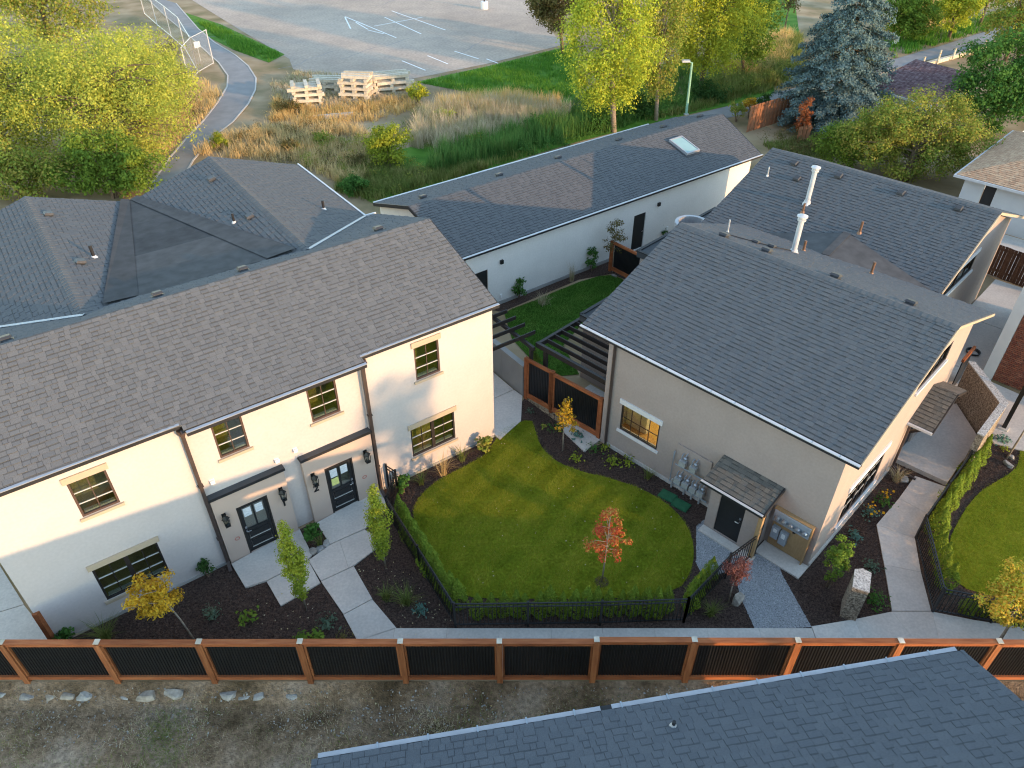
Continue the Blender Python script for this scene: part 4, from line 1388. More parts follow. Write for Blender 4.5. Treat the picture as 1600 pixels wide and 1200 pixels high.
# canopy over the gable door
zq = lambda x: 2.95 - abs(x - 7.5) * 0.46
for x0, x1, sd in ((5.95, 7.5, 32), (9.05, 7.5, 33)):
    e0, e1 = (x0, -0.78, zq(x0)), (x0, -0.005, zq(x0))
    roof(Bh, [e0, e1, (7.5, -0.005, zq(7.5)), (7.5, -0.78, zq(7.5))], (e0, e1) if sd == 32 else (e1, e0), M['shingle_brown'], seed=sd, name='canopy_roof', thick=0.06)
cn = MB().bar((5.95, -0.8, zq(5.95) - 0.05), (7.5, -0.8, 2.90), 0.04, 0.1).bar((7.5, -0.8, 2.90), (9.05, -0.8, zq(9.05) - 0.05), 0.04, 0.1)
cn.bar((6.3, -0.05, 1.6), (6.3, -0.72, 2.15), 0.09, 0.09).bar((8.7, -0.05, 1.6), (8.7, -0.72, 2.15), 0.09, 0.09)
cn.build('canopy_bracket', M['frame_dark'], Bh)
MB().box((5.86, -0.8, zq(5.95) - 0.09), (5.95, 0, zq(5.95) - 0.01)).build('gutter', M['gutter_white'], Bh)

# ================================================================= SECOND BEIGE TOWNHOUSE BEHIND
B2 = thing('townhouse', 'second grey-roofed townhouse behind the beige one, with tall white flue', 'house', (FB.o.x, FB.o.y, 0), FB.r)
w2 = MB(XBG)
h2 = [(12.6, 16.3, 3.15, 4.0), (11.4, 13.2, 0.7, 1.9)]
wall_holes(w2, 10.3, 20.3, 0, 4.16, h2)
w2.v = [v + Vector((0, 1.85, 0)) for v in w2.v]
w2.xf = None
w2.face([(10.3, 1.85, 4.16), (20.3, 1.85, 4.16), (15.3, 1.85, 6.0)])
w2.face([(20.3, 1.85, 0), (20.3, 10.9, 0), (20.3, 10.9, 4.16), (20.3, 1.85, 4.16)])
w2.face([(10.3, 10.9, 0), (20.3, 10.9, 0), (20.3, 10.9, 4.16), (15.3, 10.9, 6.0), (10.3, 10.9, 4.16)])
w2.face([(10.3, 1.85, 0), (10.3, 10.9, 0), (10.3, 10.9, 4.16), (10.3, 1.85, 4.16)])
w2.build('wall', M['stucco_beige'], B2)
XG2 = lambda p: Vector((p.x, 1.85 - p.y, p.z))
window(B2, XG2, *h2[0], units=2, cols=2, rows=1, trim='trim_white', room_reflect='room_dark', ext=0.12, lh=0.16, sh=0.12, blind=False)
window(B2, XG2, *h2[1], units=1, cols=2, rows=1, trim='trim_white', room_reflect='room_dark', ext=0.12, lh=0.16, sh=0.12, blind=False)
z2 = lambda x: 4.25 + (x - 9.95) * 0.3645
z2f = lambda x: 6.2 - (x - 15.3) * 0.3645
roof(B2, [Q3(9.95, 11.2, z2), Q3(9.95, 1.5, z2), Q3(15.3, 1.5, z2), Q3(15.3, 11.2, z2)], (Q3(9.95, 11.2, z2), Q3(9.95, 1.5, z2)), M['shingle_dark'], seed=41)
roof(B2, [Q3(15.3, 1.5, z2f), Q3(20.65, 1.5, z2f), Q3(20.65, 11.2, z2f), Q3(15.3, 11.2, z2f)], (Q3(20.65, 1.5, z2f), Q3(20.65, 11.2, z2f)), M['shingle_dark'], seed=42)
ridge_caps(B2, (15.3, 11.15, 6.2), (15.3, 1.5, 6.2), sB, M['shingle_dark'])
MB().bar((10.8, 1.47, z2(10.8) - 0.07), (15.3, 1.47, 6.14), 0.04, 0.10).bar((15.3, 1.47, 6.14), (20.65, 1.47, 4.19), 0.04, 0.10).build('rake_board', M['trim_tan'], B2)
cr_ = MB()
cr_.face([(9.55, 5.5, 5.04), (12.0, 5.75, 5.02), (10.15, 9.35, 4.42)])
co_ = cr_.build('valley_membrane', M['membrane'], B2)
MB().face([(9.55, 5.5, 5.04), (12.0, 5.75, 5.02), (10.55, 1.45, 4.52)]).build('membrane_lap', M['membrane'], co_)
MB().bar((9.6, 5.5, 5.045), (12.0, 5.75, 5.025), 0.3, 0.012).build('membrane_lap', M['membrane'], co_)
nb2, ub2 = Vector((-0.3645, 0, 1)).normalized(), Vector((1, 0, 0.3645)).normalized()
for x, y in ((14.75, 9.75), (13.94, 9.13), (14.75, 7.7), (14.8, 5.08), (14.85, 2.85)):
    vent(B2, (x, y, z2(x)), -ey, ub2, nb2, 0.85)
flue(B2, (12.86, 8.0, z2(12.86)), 1.42)
pipe(B2, (13.63, 10.35, z2(13.63)), 0.42, 0.03, 'galv')
pipe(B2, (12.3, 7.86, z2(12.3)), 0.4, 0.05, 'copper', 'copper')
pipe(B2, (12.21, 5.36, z2(12.21)), 0.5, 0.05, 'copper', 'copper')

# ================================================================= NEIGHBOUR'S HOUSE IN FRONT (only its roof is in view)
D = thing('bungalow', 'slate grey shingled bungalow roof in the bottom right foreground', 'house', (FD.o.x, FD.o.y, 0), FD.r)
zd = lambda y: 5.0 - y * 0.364
zdb = lambda y: 7.0 + (y + 5.5) * 0.364
roof(D, [P3(-1.05, 0, zd), P3(11.85, 0, zd), P3(11.95, -5.5, zd), P3(-1.05, -5.5, zd)], (P3(-1.05, 0, zd), P3(11.85, 0, zd)), M['shingle_slate'], indiv=295, seed=51)
roof(D, [P3(-1.05, -5.5, zdb), P3(11.95, -5.5, zdb), P3(11.95, -11, zdb), P3(-1.05, -11, zdb)], (P3(-1.05, -11, zdb), P3(11.85, -11, zdb)), M['shingle_slate'], seed=52, e=0.39)
MB().box((-0.7, -10.6, -0.4), (11.5, -0.4, 4.85)).build('wall', M['stucco_pale'], D)
g = MB().box((-0.95, 0.0, 4.86), (11.78, 0.12, 4.96)).build('gutter', M['fascia_dark'], D)
MB().box((-0.95, 0.03, 4.962), (4.3, 0.12, 4.98)).box((4.52, 0.03, 4.962), (11.75, 0.12, 4.98)).build('gutter_rim', M['gutter'], g)
for k in range(13):
    MB().box((0.1 + k * 0.92, 0.0, 4.986), (0.13 + k * 0.92, 0.14, 4.993)).build('gutter_hanger', M['meter_grey'], g)
MB().box((4.3, 0.02, 4.95), (4.52, 0.12, 4.97)).build('gutter_outlet', M['fascia_dark'], g)
pipe(D, (5.47, -0.61, zd(-0.61)), 0.16, 0.035, 'fascia_dark', 'galv')

# ================================================================= MORE BUILDINGS AT THE EDGES
def lfr(f):
    return f.o.x, f.o.y


# brick house at the right edge
Fh = thing('brick_house', 'red brick house with a grey corner pilaster at the right edge', 'house', (FB.o.x, FB.o.y, 0), FB.r)
MB().box((14.16, -9.0, 0), (20.5, -0.46, 4.9)).build('wall', M['mortar'], Fh)
MB().box((14.03, -0.82, 0), (14.155, -0.42, 4.9)).build('pilaster', M['stucco_pale'], Fh)
rnd = random.Random(8)
bm_a, bm_b = MB(), None
nb_ = 0
bmesh_brick = MB().box((-0.02, -0.10, -0.03), (0.02, 0.10, 0.03)).mesh('brick', M['brick'])
rest = MB()
for r in range(60):
    z = 0.06 + r * 0.078
    y = -0.84 - (0.055 if r % 2 else 0.0)
    if r % 2:
        rest.box((14.12, -0.895, z - 0.033), (14.165, -0.835, z + 0.033))
    y0 = -0.84 if not r % 2 else -0.905
    k = 0
    while y0 > -6.5:
        a, b = y0 - 0.205, y0
        if r < 38 and k < 8:
            o = bpy.data.objects.new('brick', bmesh_brick)
            COL.objects.link(o)
            o.parent = Fh
            o.location = (14.14 + rnd.uniform(-0.004, 0.004), (a + b) / 2, z)
            nb_ += 1
        else:
            rest.box((14.12 + rnd.uniform(-0.004, 0.004), a, z - 0.033), (14.165, b, z + 0.033))
        y0 -= 0.217
        k += 1
o = rest.build('brick_courses', M['brick'], Fh)
o['kind'] = 'stuff'
MB().box((13.8, -9.2, 4.905), (20.7, -0.25, 5.05)).build('roof', M['flat_roof'], Fh)

# tan-roofed bungalow, upper right
Gh = thing('bungalow', 'white bungalow with a tan shingled hip roof at the upper right', 'house', (FB.o.x, FB.o.y, 0), FB.r)
gw = MB(XBL)
wall_holes(gw, -6.0, 6.0, 0, 2.55, [(4.35, 4.95, 0.3, 2.3)], 0.1)
gw.v = [v + Vector((28.7, 0, 0)) for v in gw.v]
gw.xf = None
gw.face([(28.7, 6.0, 0), (40, 6.0, 0), (40, 6.0, 2.55), (28.7, 6.0, 2.55)])
gw.build('wall', M['stucco_pale'], Gh)
MB().box((28.76, 4.37, 0.32), (28.80, 4.93, 2.28)).build('window', M['door_dark'], Gh)
zg = lambda x: 2.6 + (x - 28.2) * 0.33
G1 = [(28.2, 6.4, 2.6), (28.2, -7.0, 2.6), (33.0, -7.0, zg(33)), (33.0, 1.6, zg(33.0))]
roof(Gh, G1, (G1[0], G1[1]), M['shingle_tan'], seed=61)
G2 = [(28.2, 6.4, 2.6), (33.0, 1.6, zg(33)), (38, 6.4, 2.6)]
roof(Gh, G2, (G2[2], G2[0]), M['shingle_tan'], seed=62)
MB().box((28.1, -7.0, 2.46), (28.2, 6.5, 2.59)).box((28.2, 6.4, 2.46), (38, 6.5, 2.59)).build('gutter', M['gutter_white'], Gh)

# purple shed roof behind the spruce
p0, p1 = G(1362, 137, 2.5), G(1462, 166, 2.5)
q = (p1 - p0)
ang = math.atan2(q.y, q.x)
Sh = thing('shed', 'garden shed with a mauve shingled roof behind the blue spruce', 'shed', (p0.x, p0.y, 0), ang)
L = q.length
MB().box((0.3, 0.4, 0), (L - 0.2, 4.6, 2.4)).build('wall', M['stucco_pale'], Sh)
zh = lambda y: 2.5 + y * 0.22
roof(Sh, [(-0.4, 0, zh(0)), (L, 0, zh(0)), (L, 5.2, zh(5.2)), (-0.4, 5.2, zh(5.2))], ((-0.4, 0, zh(0)), (L, 0, zh(0))), M['shingle_red'], seed=71)
MB().box((-0.4, -0.1, 2.36), (L, 0.0, 2.49)).build('gutter', M['gutter_white'], Sh)
MB().box((0.0, 0.35, 0), (1.4, 0.39, 2.2)).build('door', M['old_cedar'], Sh)

# ================================================================= YARD GROUND
# dark mulch beds under everything between the fence and the houses
bed = [G(-20, 1062), G(1640, 1062), G(1640, 640), G(1500, 600), FB.w(0, 0), FB.w(0, 8), FB.w(-0.5, 8.2), G(820, 622), FA.w(0.05, -0.02), FA.w(-14.93, 0.0), G(-20, 900)]
sheet('mulch_bed', [(p.x, max(p.y, 10.99)) for p in bed], 0.0, M['mulch'])
rng = np.random.default_rng(5)
lawn_px = [(772, 690), (790, 668), (830, 654), (836, 672), (842, 692), (853, 708), (875, 725), (910, 738), (955, 748), (1005, 765), (1042, 787), (1066, 810), (1081, 838), (1085, 868),
           (1078, 897), (1060, 922), (1000, 934), (900, 936), (800, 936), (722, 934), (700, 905), (676, 874), (655, 842), (645, 806), (650, 785), (666, 765), (690, 748), (735, 725), (762, 708)]
lawn = smooth(GL(lawn_px), 1)
sheet('lawn', lawn, 0.02, M['lawn_soil'])
pts = scatter(rng, lawn, 150000)
pts[:, :2] += rng.normal(0, 0.035, (len(pts), 2))
pts[:, 2] = 0.02
# mown in strips: the mower laid neighbouring strips opposite ways
strip = (np.floor((pts[:, 0] * 0.82 - pts[:, 1] * 0.57 + rng.normal(0, 0.03, len(pts))) / 0.55) % 2) > 0.5
link('lawn_grass', blades(rng, pts[strip], 0.05, 0.010, 0.6, M['grass'], 'lawn_grass', seg=1, comb=0.96))['kind'] = 'stuff'
link('lawn_grass', blades(rng, pts[~strip], 0.05, 0.010, 0.6, M['grass_stripe'], 'lawn_grass', seg=1, comb=4.10))['kind'] = 'stuff'
lawn2_px = [(1494, 916), (1484, 880), (1482, 845), (1497, 815), (1512, 790), (1535, 765), (1562, 750), (1585, 735), (1592, 722), (1594, 700), (1660, 690), (1680, 930), (1560, 935)]
lawn2 = smooth(GL(lawn2_px), 1)
sheet('lawn', lawn2, 0.02, M['lawn_soil'])
pts = scatter(rng, lawn2, 46000)
pts[:, :2] += rng.normal(0, 0.035, (len(pts), 2))
pts[:, 2] = 0.02
link('lawn_grass', blades(rng, pts, 0.04, 0.010, 0.5, M['grass'], 'lawn_grass', seg=1))['kind'] = 'stuff'
back_px = [(788, 490), (800, 483), (835, 470), (870, 455), (905, 441), (935, 432), (955, 430), (972, 436), (978, 443), (965, 458), (940, 480), (915, 500), (880, 540), (905, 585), (870, 588), (850, 575), (828, 560), (800, 530)]
backl = GL(back_px)
sheet('back_lawn', backl, 0.012, M['field_green'])
pts = scatter(rng, backl, 50000)
pts[:, 2] = 0.012
link('back_lawn_grass', blades(rng, pts, 0.05, 0.012, 0.5, M['grass_back'], 'back_lawn_grass', seg=1))['kind'] = 'stuff'
bb = [FC.w(-1.2, -0.06), FC.w(9, -0.06)] + [Vector(p) for p in reversed(GL([(793, 483), (835, 466), (905, 437), (955, 428), (985, 440), (1010, 400)]))]
sheet('mulch_bed', [(p[0], p[1]) for p in (bb[0], bb[1], *[G(*k) for k in ((1020, 395), (985, 440), (955, 428), (905, 437), (835, 466), (785, 487))])], 0.004, M['mulch'])
# circle of mulch round the red maple
c = G(940, 910)
sheet('mulch_ring', [(c.x + 0.22 * math.cos(k * 0.628), c.y + 0.22 * math.sin(k * 0.628)) for k in range(10)], 0.028, M['mulch'])
# gravel between the porch and the front walk
grav_px = [(1088, 822), (1100, 812), (1120, 826), (1180, 866), (1212, 868), (1222, 898), (1268, 980), (1180, 984), (1158, 935), (1145, 890), (1100, 905), (1088, 880)]
gravp = GL(grav_px)
sheet('gravel', gravp, 0.008, M['gravel'])
pts = scatter(rng, gravp, 5200)
n_ = len(pts)
pb = np.empty((n_, 5, 3))
rr = rng.uniform(0.012, 0.030, (n_, 1))
for k in range(4):
    a = rng.uniform(0, 0.6, n_) + k * 1.57
    pb[:, k] = pts + np.stack([np.cos(a), np.sin(a), np.zeros(n_)], 1) * rr * rng.uniform(0.7, 1.2, (n_, 1))
    pb[:, k, 2] = 0.006
pb[:, 4] = pts + rng.normal(0, 0.004, (n_, 3))
pb[:, 4, 2] = 0.008 + rr[:, 0] * 0.9
i_ = np.arange(n_)[:, None] * 5
f_ = np.concatenate([i_ + np.array([k, (k + 1) % 4, 4]) for k in range(4)])
link('gravel_stones', np_mesh('gravel_stones', pb.reshape(-1, 3), f_, M['pebble']))['kind'] = 'stuff'
# loose bark chips over the beds
beds_px = [[(125, 996), (300, 910), (357, 882), (384, 920), (417, 909), (439, 948), (500, 914), (556, 1003), (330, 1003), (90, 1003)],
           [(554, 885), (600, 840), (712, 980), (620, 984)], [(600, 772), (770, 684), (772, 705), (690, 752), (646, 800), (660, 840), (700, 920), (620, 830)],
           [(822, 622), (945, 694), (1050, 752), (1100, 812), (1082, 835), (1040, 786), (955, 748), (875, 725), (842, 692), (834, 655)],
           [(1222, 880), (1262, 886), (1420, 722), (1428, 744), (1369, 820), (1392, 956), (1268, 978)], [(1070, 972), (1130, 905), (1150, 930), (1180, 982)],
           [(1500, 780), (1560, 690), (1600, 700), (1592, 730), (1540, 765)]]
cl = []
for b in beds_px:
    poly = GL(b)
    area = abs(sum(poly[i].x * poly[(i + 1) % len(poly)].y - poly[(i + 1) % len(poly)].x * poly[i].y for i in range(len(poly)))) / 2
    cl.append(scatter(rng, poly, int(area * 420)))
cl = np.concatenate(cl)
cl[:, 2] = rng.uniform(0.006, 0.025, len(cl))
link('bark_chips', cards(cl, np.tile([0, 0, 1.0], (len(cl), 1)), 0.07, 0.35, rng, M['mulch_chip'], 'bark_chips', 0.45))['kind'] = 'stuff'


# concrete: real slabs with open joints
def slab(parent, px, z=0.05, th=0.12, gap=0.004, mat='concrete', world=False):
    p = [Vector(q).to_2d() for q in px] if world else GL(px)
    c = sum(p, Vector((0, 0))) / len(p)
    p = [q + (c - q).normalized() * gap for q in p]
    return MB().prism([(q.x, q.y) for q in p], z - th, z).build('slab', M[mat], parent)


walk = tag(thing('front_path', None, None), kind='structure')
fy = 11.02
jx = [617, 699, 780, 861, 941, 1022, 1104, 1185, 1268]
for a, b in zip(jx, jx[1:]):
    p0, p1 = G(a, 983), G(b, 983)
    slab(walk, [(p0.x, p0.y), (p1.x, p1.y), (p1.x * 1.0 - 0.02, fy), (p0.x - 0.02, fy)], world=True)
B1 = [G(1268, 980), G(1332, 968), G(1393, 957)]
e1 = [G(1275, 1003), G(1352, 1003), G(1452, 1003)]
fw = lambda px: (G(px, 1003).x, fy)
slab(walk, [G(1268, 980), G(1334, 969), fw(1352), fw(1273)], world=True)
slab(walk, [G(1334, 969), G(1393, 957), fw(1445), fw(1352)], world=True)
slab(walk, [G(1393, 957), G(1455, 957), fw(1454), fw(1445)], world=True)
slab(walk, [G(1455, 957), G(1520, 970), G(1640, 988), fw(1640), fw(1454)], world=True)
slab(walk, [(537, 962), (582, 938), (620, 983), (559, 1003)])
p_a, p_b = G(617, 983), G(557, 1003)
slab(walk, [(p_a.x, p_a.y), (p_a.x - 0.02, fy), (p_b.x - 0.3, fy), (p_b.x, p_b.y)], world=True)
slab(walk, [(502, 910), (545, 890), (553, 886), (582, 937), (537, 961)])
slab(walk, [(482, 877), (516, 853), (531, 846), (545, 889), (502, 909)])
slab(walk, [(531, 846), (570, 829), (603, 847), (553, 885), (545, 889)])
# landing at door 2 and at door 1, the notch beside it
slab(walk, [(495, 819), (594, 765), (606, 795), (570, 828), (516, 852)], z=0.07)
slab(walk, [(362, 883), (468, 827), (488, 868), (482, 876), (417, 909), (384, 920)], z=0.07)
slab(walk, [(417, 910), (482, 877), (501, 912), (439, 948)])
# right-hand path and raised landing
rp = tag(thing('side_path', None, None), kind='structure')
slab(rp, [(1429, 745), (1477, 762), (1448, 804), (1404, 780)])
slab(rp, [(1404, 780), (1448, 804), (1429, 843), (1369, 821)])
slab(rp, [(1369, 821), (1429, 843), (1438, 895), (1381, 884)])
slab(rp, [(1381, 884), (1438, 895), (1454, 956), (1393, 956)])
slab(rp, [(1397, 722), (1477, 759), (1497, 731), (1528, 692), (1492, 636), (1440, 640)], z=0.18, th=0.2)
# walk along the end of the white house, patios and driveway
sp = tag(thing('passage_paving', None, None), kind='structure')
a0 = lambda x, y: (FA.w(x, y).x, FA.w(x, y).y)
slab(sp, [a0(0.03, -0.3), a0(1.3, 0.1), a0(2.25, 1.3), a0(2.2, 1.8), a0(0.03, 1.8)], world=True)
slab(sp, [a0(0.03, 1.83), a0(2.2, 1.83), a0(2.2, 4.4), a0(0.03, 4.4)], world=True)
slab(sp, [a0(0.03, 4.43), a0(2.2, 4.43), a0(2.2, 7.9), a0(0.03, 7.9)], world=True)
b0 = lambda x, y: (FB.w(x, y).x, FB.w(x, y).y)
slab(sp, [b0(0.4, 8.2), b0(2.3, 8.2), b0(2.3, 10.6), b0(0.4, 10.6)], z=0.06, world=True)
slab(sp, [b0(-0.9, 8.2), b0(0.38, 8.2), b0(0.38, 10.2), b0(-0.6, 9.5)], z=0.06, world=True)
dw = tag(thing('driveway', None, None), kind='structure')
slab(dw, [(-60, 905), (0, 884), (38, 945), (-60, 975)], z=0.03)
slab(dw, [(-60, 976), (38, 946), (84, 1003), (-60, 1003)], z=0.03)
yd = tag(thing('side_yard_paving', None, None), kind='structure')
slab(yd, [b0(10.1, 0.0), b0(14.0, -0.4), b0(14.0, 2.0), b0(10.1, 1.7)], world=True)
slab(yd, [b0(14.03, -0.4), b0(18.3, -0.4), b0(18.3, 1.8), b0(14.03, 1.8)], world=True)
slab(yd, [b0(18.33, -0.4), b0(22.9, -0.4), b0(22.9, 1.8), b0(18.33, 1.8)], world=True)
slab(yd, [b0(23.2, -3), b0(28.5, -3), b0(28.5, 8.0), b0(23.2, 8.0)], world=True)
slab(yd, [b0(11.9, -0.5), b0(13.9, -0.5), b0(13.7, -3.2), b0(10.5, -3.6), b0(10.0, -2.2)], world=True)
# concrete step strip before the porch door
slab(sp, [b0(-1.15, 3.2), b0(-1.15, 1.3), b0(-0.84, 1.3), b0(-0.84, 3.2)], z=0.07, world=True)
slab(sp, [b0(-0.65, 1.45), b0(-0.65, -0.05), b0(-0.02, -0.05), b0(-0.02, 1.45)], z=0.06, world=True)
# small stones edging the planter
def stone(name, label, p, r, seed, sq=(1, 1, 0.7), mat='stone', group=None, rz=0.0, cat='stone', flat=0.0):
    bm = bmesh.new()
    bmesh.ops.create_icosphere(bm, subdivisions=3, radius=1.15)
    rn = random.Random(seed)
    j = lambda: rn.uniform(-0.35, 0.35)
    cuts = [(Vector(v).normalized(), rn.uniform(0.52, 0.72)) for v in ((1, j(), j()), (-1, j(), j()), (j(), 1, j()), (j(), -1, j()), (j(), j(), 1), (1, -1, j()), (-1, 1, j()), (j(), -1, 1))]
    for v in bm.verts:
        for n, d in cuts:
            t = v.co.dot(n)
            if t > d:
                v.co -= n * (t - d) * 0.97
        v.co *= 1 + rn.uniform(-0.03, 0.03)
        v.co = Vector((v.co.x * r * sq[0], v.co.y * r * sq[1], v.co.z * r * sq[2]))
    me = bpy.data.meshes.new(name)
    bm.to_mesh(me)
    bm.free()
    me.materials.append(M[mat])
    o = link(name, me)
    o.location = (p[0], p[1], (p[2] if len(p) > 2 else 0) + r * sq[2] * 0.45)
    o.rotation_euler = (0, 0, rz)
    return tag(o, label, cat, group)


for k, (x, y, w_) in enumerate(((490, 864, 'left'), (501, 859, 'middle'), (511, 852, 'right'))):
    stone('edging_stone', '%s stone of the three edging the little planter between the doors' % w_, G(x, y), 0.16, 300 + k, group='stones edging the planter between the doors')

# ================================================================= CEDAR FENCE ALONG THE FRONT
fx = [-15.4, -12.94, -10.52, -7.93, -5.37, -2.83, -0.32, 2.14, 4.61, 7.23, 9.84, 12.34, 14.9, 17.4]
ftop = [1.76, 1.76, 1.76, 1.78, 1.79, 1.80, 1.80, 1.87, 1.84, 1.82, 1.80, 1.76, 1.76]
FY = 10.93
cf = thing('cedar_fence', 'long orange cedar fence with black ribbed panels crossing the whole foreground', 'fence', (0, FY, 0))


def corrugated(w, h, pitch=0.076, amp=0.022):
    """ribbed sheet in x,z; ribs face both ways"""
    vv, ff = [], []
    n = int(w / pitch)
    p = w / n
    xs = []
    for k in range(n):
        x = k * p
        xs += [(x, 0), (x + p * 0.35, 0), (x + p * 0.5, amp), (x + p * 0.85, amp)]
    xs.append((w, 0))
    for x, y in xs:
        vv += [(x, y, 0), (x, y, h)]
    for k in range(len(xs) - 1):
        ff.append((2 * k, 2 * k + 2, 2 * k + 3, 2 * k + 1))
    me = bpy.data.meshes.new('ribbed_panel')
    me.from_pydata(vv, [], ff)
    me.materials.append(M['black_panel'])
    return me


for k in range(len(fx) - 1):
    x0, x1 = fx[k] + 0.08, fx[k + 1] - 0.08
    T = ftop[k]
    o = link('ribbed_panel', corrugated(x1 - x0 - 0.02, T - 0.35), cf)
    o.location = (x0 + 0.01, 0, 0.22)
    MB().box((x0, -0.05, T - 0.14), (x1, 0.05, T - 0.03)).box((x0 - 0.04, -0.075, T - 0.028), (x1 + 0.04, 0.075, T + 0.012)).build('top_rail', M['cedar'], cf)
    MB().box((x0, -0.055, 0.12), (x1, 0.05, 0.24)).build('bottom_rail', M['cedar'], cf)
    MB().box((x0, -0.045, 0.262), (x0 + 0.045, 0.04, T - 0.142)).build('side_trim', M['cedar_post'], cf)
    MB().box((x1 - 0.045, -0.045, 0.262), (x1, 0.04, T - 0.142)).build('side_trim', M['cedar_post'], cf)
for k, x in enumerate(fx):
    T = max(ftop[max(0, k - 1)], ftop[min(k, len(ftop) - 1)])
    MB().box((x - 0.075, -0.085, lot_z(x) - 0.1), (x + 0.075, 0.055, T - 0.03)).build('post', M['cedar_post'], cf)
    MB().box((x - 0.07, -0.076, T + 0.013), (x + 0.07, 0.076, T + 0.03)).build('post_cap', M['pale_wood'], cf)
# slanted cedar post end of the side fence at the driveway
s0, s1 = FA.w(-14.98, -0.05), (fx[1] - 0.3, FY + 0.15)
sf = thing('side_fence', 'short cedar fence end between driveway and white house corner', 'fence', (0, 0, 0))
p0 = Vector((s0.x - 0.05, s0.y, 0))
p1 = G(92, 1003)
MB().box((-0.07, -0.07, 0), (0.07, 0.07, 1.5)).build('post', M['cedar'], sf).location = G(88, 1008)


# side fence between passage and beige house: two framed bays
def bay_fence(root, a, b, h, z0=0.1, pitch=0.076):
    a, b = Vector(a), Vector(b)
    L = (b - a).length
    an = math.atan2((b - a).y, (b - a).x)
    e = bpy.data.objects.new('bay', None)
    R = Matrix.Translation((a.x, a.y, 0)) @ Matrix.Rotation(an, 4, 'Z')
    bpy.data.objects.remove(e)
    o = link('ribbed_panel', corrugated(L - 0.26, h - 0.35), root)
    o.matrix_basis = R @ Matrix.Translation((0.13, 0, z0 + 0.16))
    for nm, m in (('top_rail', MB().box((0.07, -0.05, h - 0.12), (L - 0.07, 0.05, h))), ('bottom_rail', MB().box((0.07, -0.05, z0), (L - 0.07, 0.05, z0 + 0.2))),
                  ('side_trim', MB().box((0.07, -0.045, z0 + 0.2), (0.13, 0.045, h - 0.12))), ('side_trim', MB().box((L - 0.13, -0.045, z0 + 0.2), (L - 0.07, 0.045, h - 0.12)))):
        o = m.build(nm, M['cedar'], root)
        o.matrix_basis = R
    for x in (0, L):
        o = MB().box((x - 0.068, -0.07, 0), (x + 0.068, 0.07, h + 0.02)).build('post', M['cedar'], root)
        o.matrix_basis = R


f2 = thing('cedar_fence', 'two-bay cedar and black panel fence between concrete wall and beige house', 'fence', (0, 0, 0))
q0, q1 = Vector((0.56, 22.99)), Vector((3.20, 20.60))
qm = q0.lerp(q1, 0.36)
bay_fence(f2, q0, qm, 1.95)
bay_fence(f2, qm, q1, 1.9)
f3 = thing('cedar_fence', 'cedar and black panel fence at the far end of the back lawn', 'fence', (0, 0, 0))
bay_fence(f3, G(953, 423), G(1000, 447), 1.65)

# ================================================================= CONCRETE WALLS
cwall = thing('concrete_wall', 'bare concrete wall along the passage beside the white house', 'wall', (FA.o.x, FA.o.y, 0), FA.r)
for y0, y1 in ((1.32, 2.75), (2.76, 4.2), (4.21, 6.2)):
    MB().box((2.27, y0, 0), (2.50, y1, 1.45 - 0.0 * y0)).build('wall_panel', M['concrete_wall'], cwall)
MB().box((2.27, 6.22, 0), (2.50, 7.9, 1.1)).build('wall_panel', M['concrete_wall'], cwall)
sw = thing('stone_wall', 'angled exposed-aggregate privacy wall by the side landing', 'wall', (FB.o.x, FB.o.y, 0), FB.r)
MB().prism([(11.6, -0.13), (9.82, -1.78), (9.98, -1.95), (11.76, -0.30)], 0, 1.8).build('wall_panel', M['aggregate'], sw)
MB().prism([(9.80, -1.80), (7.55, -1.80), (7.55, -2.02), (9.94, -2.02)], 0, 1.62).build('wall_panel', M['aggregate'], sw)
MB().prism([(11.62, -0.11), (9.80, -1.79), (7.53, -1.79), (7.53, -2.03), (9.99, -2.04), (11.78, -0.31)], 1.805, 1.85).build('coping', M['aggregate_cut'], sw)
MB().prism([(9.80, -1.80), (7.55, -1.80), (7.55, -2.02), (9.94, -2.02)], 1.622, 1.803).build('wall_panel', M['aggregate'], sw)
p = G(1325, 953)
mo = thing('monolith', 'upright exposed-aggregate slab standing in the mulch bed', 'stone slab', (p.x, p.y, 0), RAD(65))
MB().prism([(-0.35, -0.22), (0.35, -0.22), (0.42, 0.0), (0.3, 0.2), (-0.35, 0.2)], 0, 1.35).build('slab_body', M['aggregate'], mo)
MB().prism([(-0.36, -0.23), (0.36, -0.23), (0.43, 0.0), (0.31, 0.21), (-0.36, 0.21)], 1.352, 1.40).build('cut_top', M['aggregate_cut'], mo)

# ================================================================= PERGOLAS
pa = thing('pergola', 'dark slatted pergola projecting from the end of the white house', 'pergola', (FA.o.x, FA.o.y, 0), FA.r)
for y in (1.6, 2.25, 2.86, 3.44, 4.02):
    MB().box((0.02, y - 0.02, 2.52), (3.05, y + 0.02, 2.68)).build('slat', M['frame_dark'], pa)
MB().box((2.42, 0.9, 2.36), (2.52, 6.4, 2.515)).build('beam', M['frame_dark'], pa)
MB().box((2.41, 1.0, 1.452), (2.53, 1.12, 2.355)).build('post', M['frame_dark'], pa)
pb_ = thing('pergola', 'dark slatted pergola between the back lawn and the beige house', 'pergola', (FB.o.x, FB.o.y, 0), FB.r)
MB().box((0.24, 8.2, 2.36), (0.36, 11.75, 2.56)).build('beam', M['frame_dark'], pb_)
MB().box((0.37, 11.6, 2.36), (3.0, 11.72, 2.56)).build('beam', M['frame_dark'], pb_)
for k in range(6):
    x = 0.72 + k * 0.42
    MB().box((x - 0.02, 8.2, 2.40), (x + 0.02, 11.59, 2.58)).build('slat', M['frame_dark'], pb_)
MB().box((0.23, 11.2, 0), (0.37, 11.34, 2.355)).build('post', M['frame_dark'], pb_)


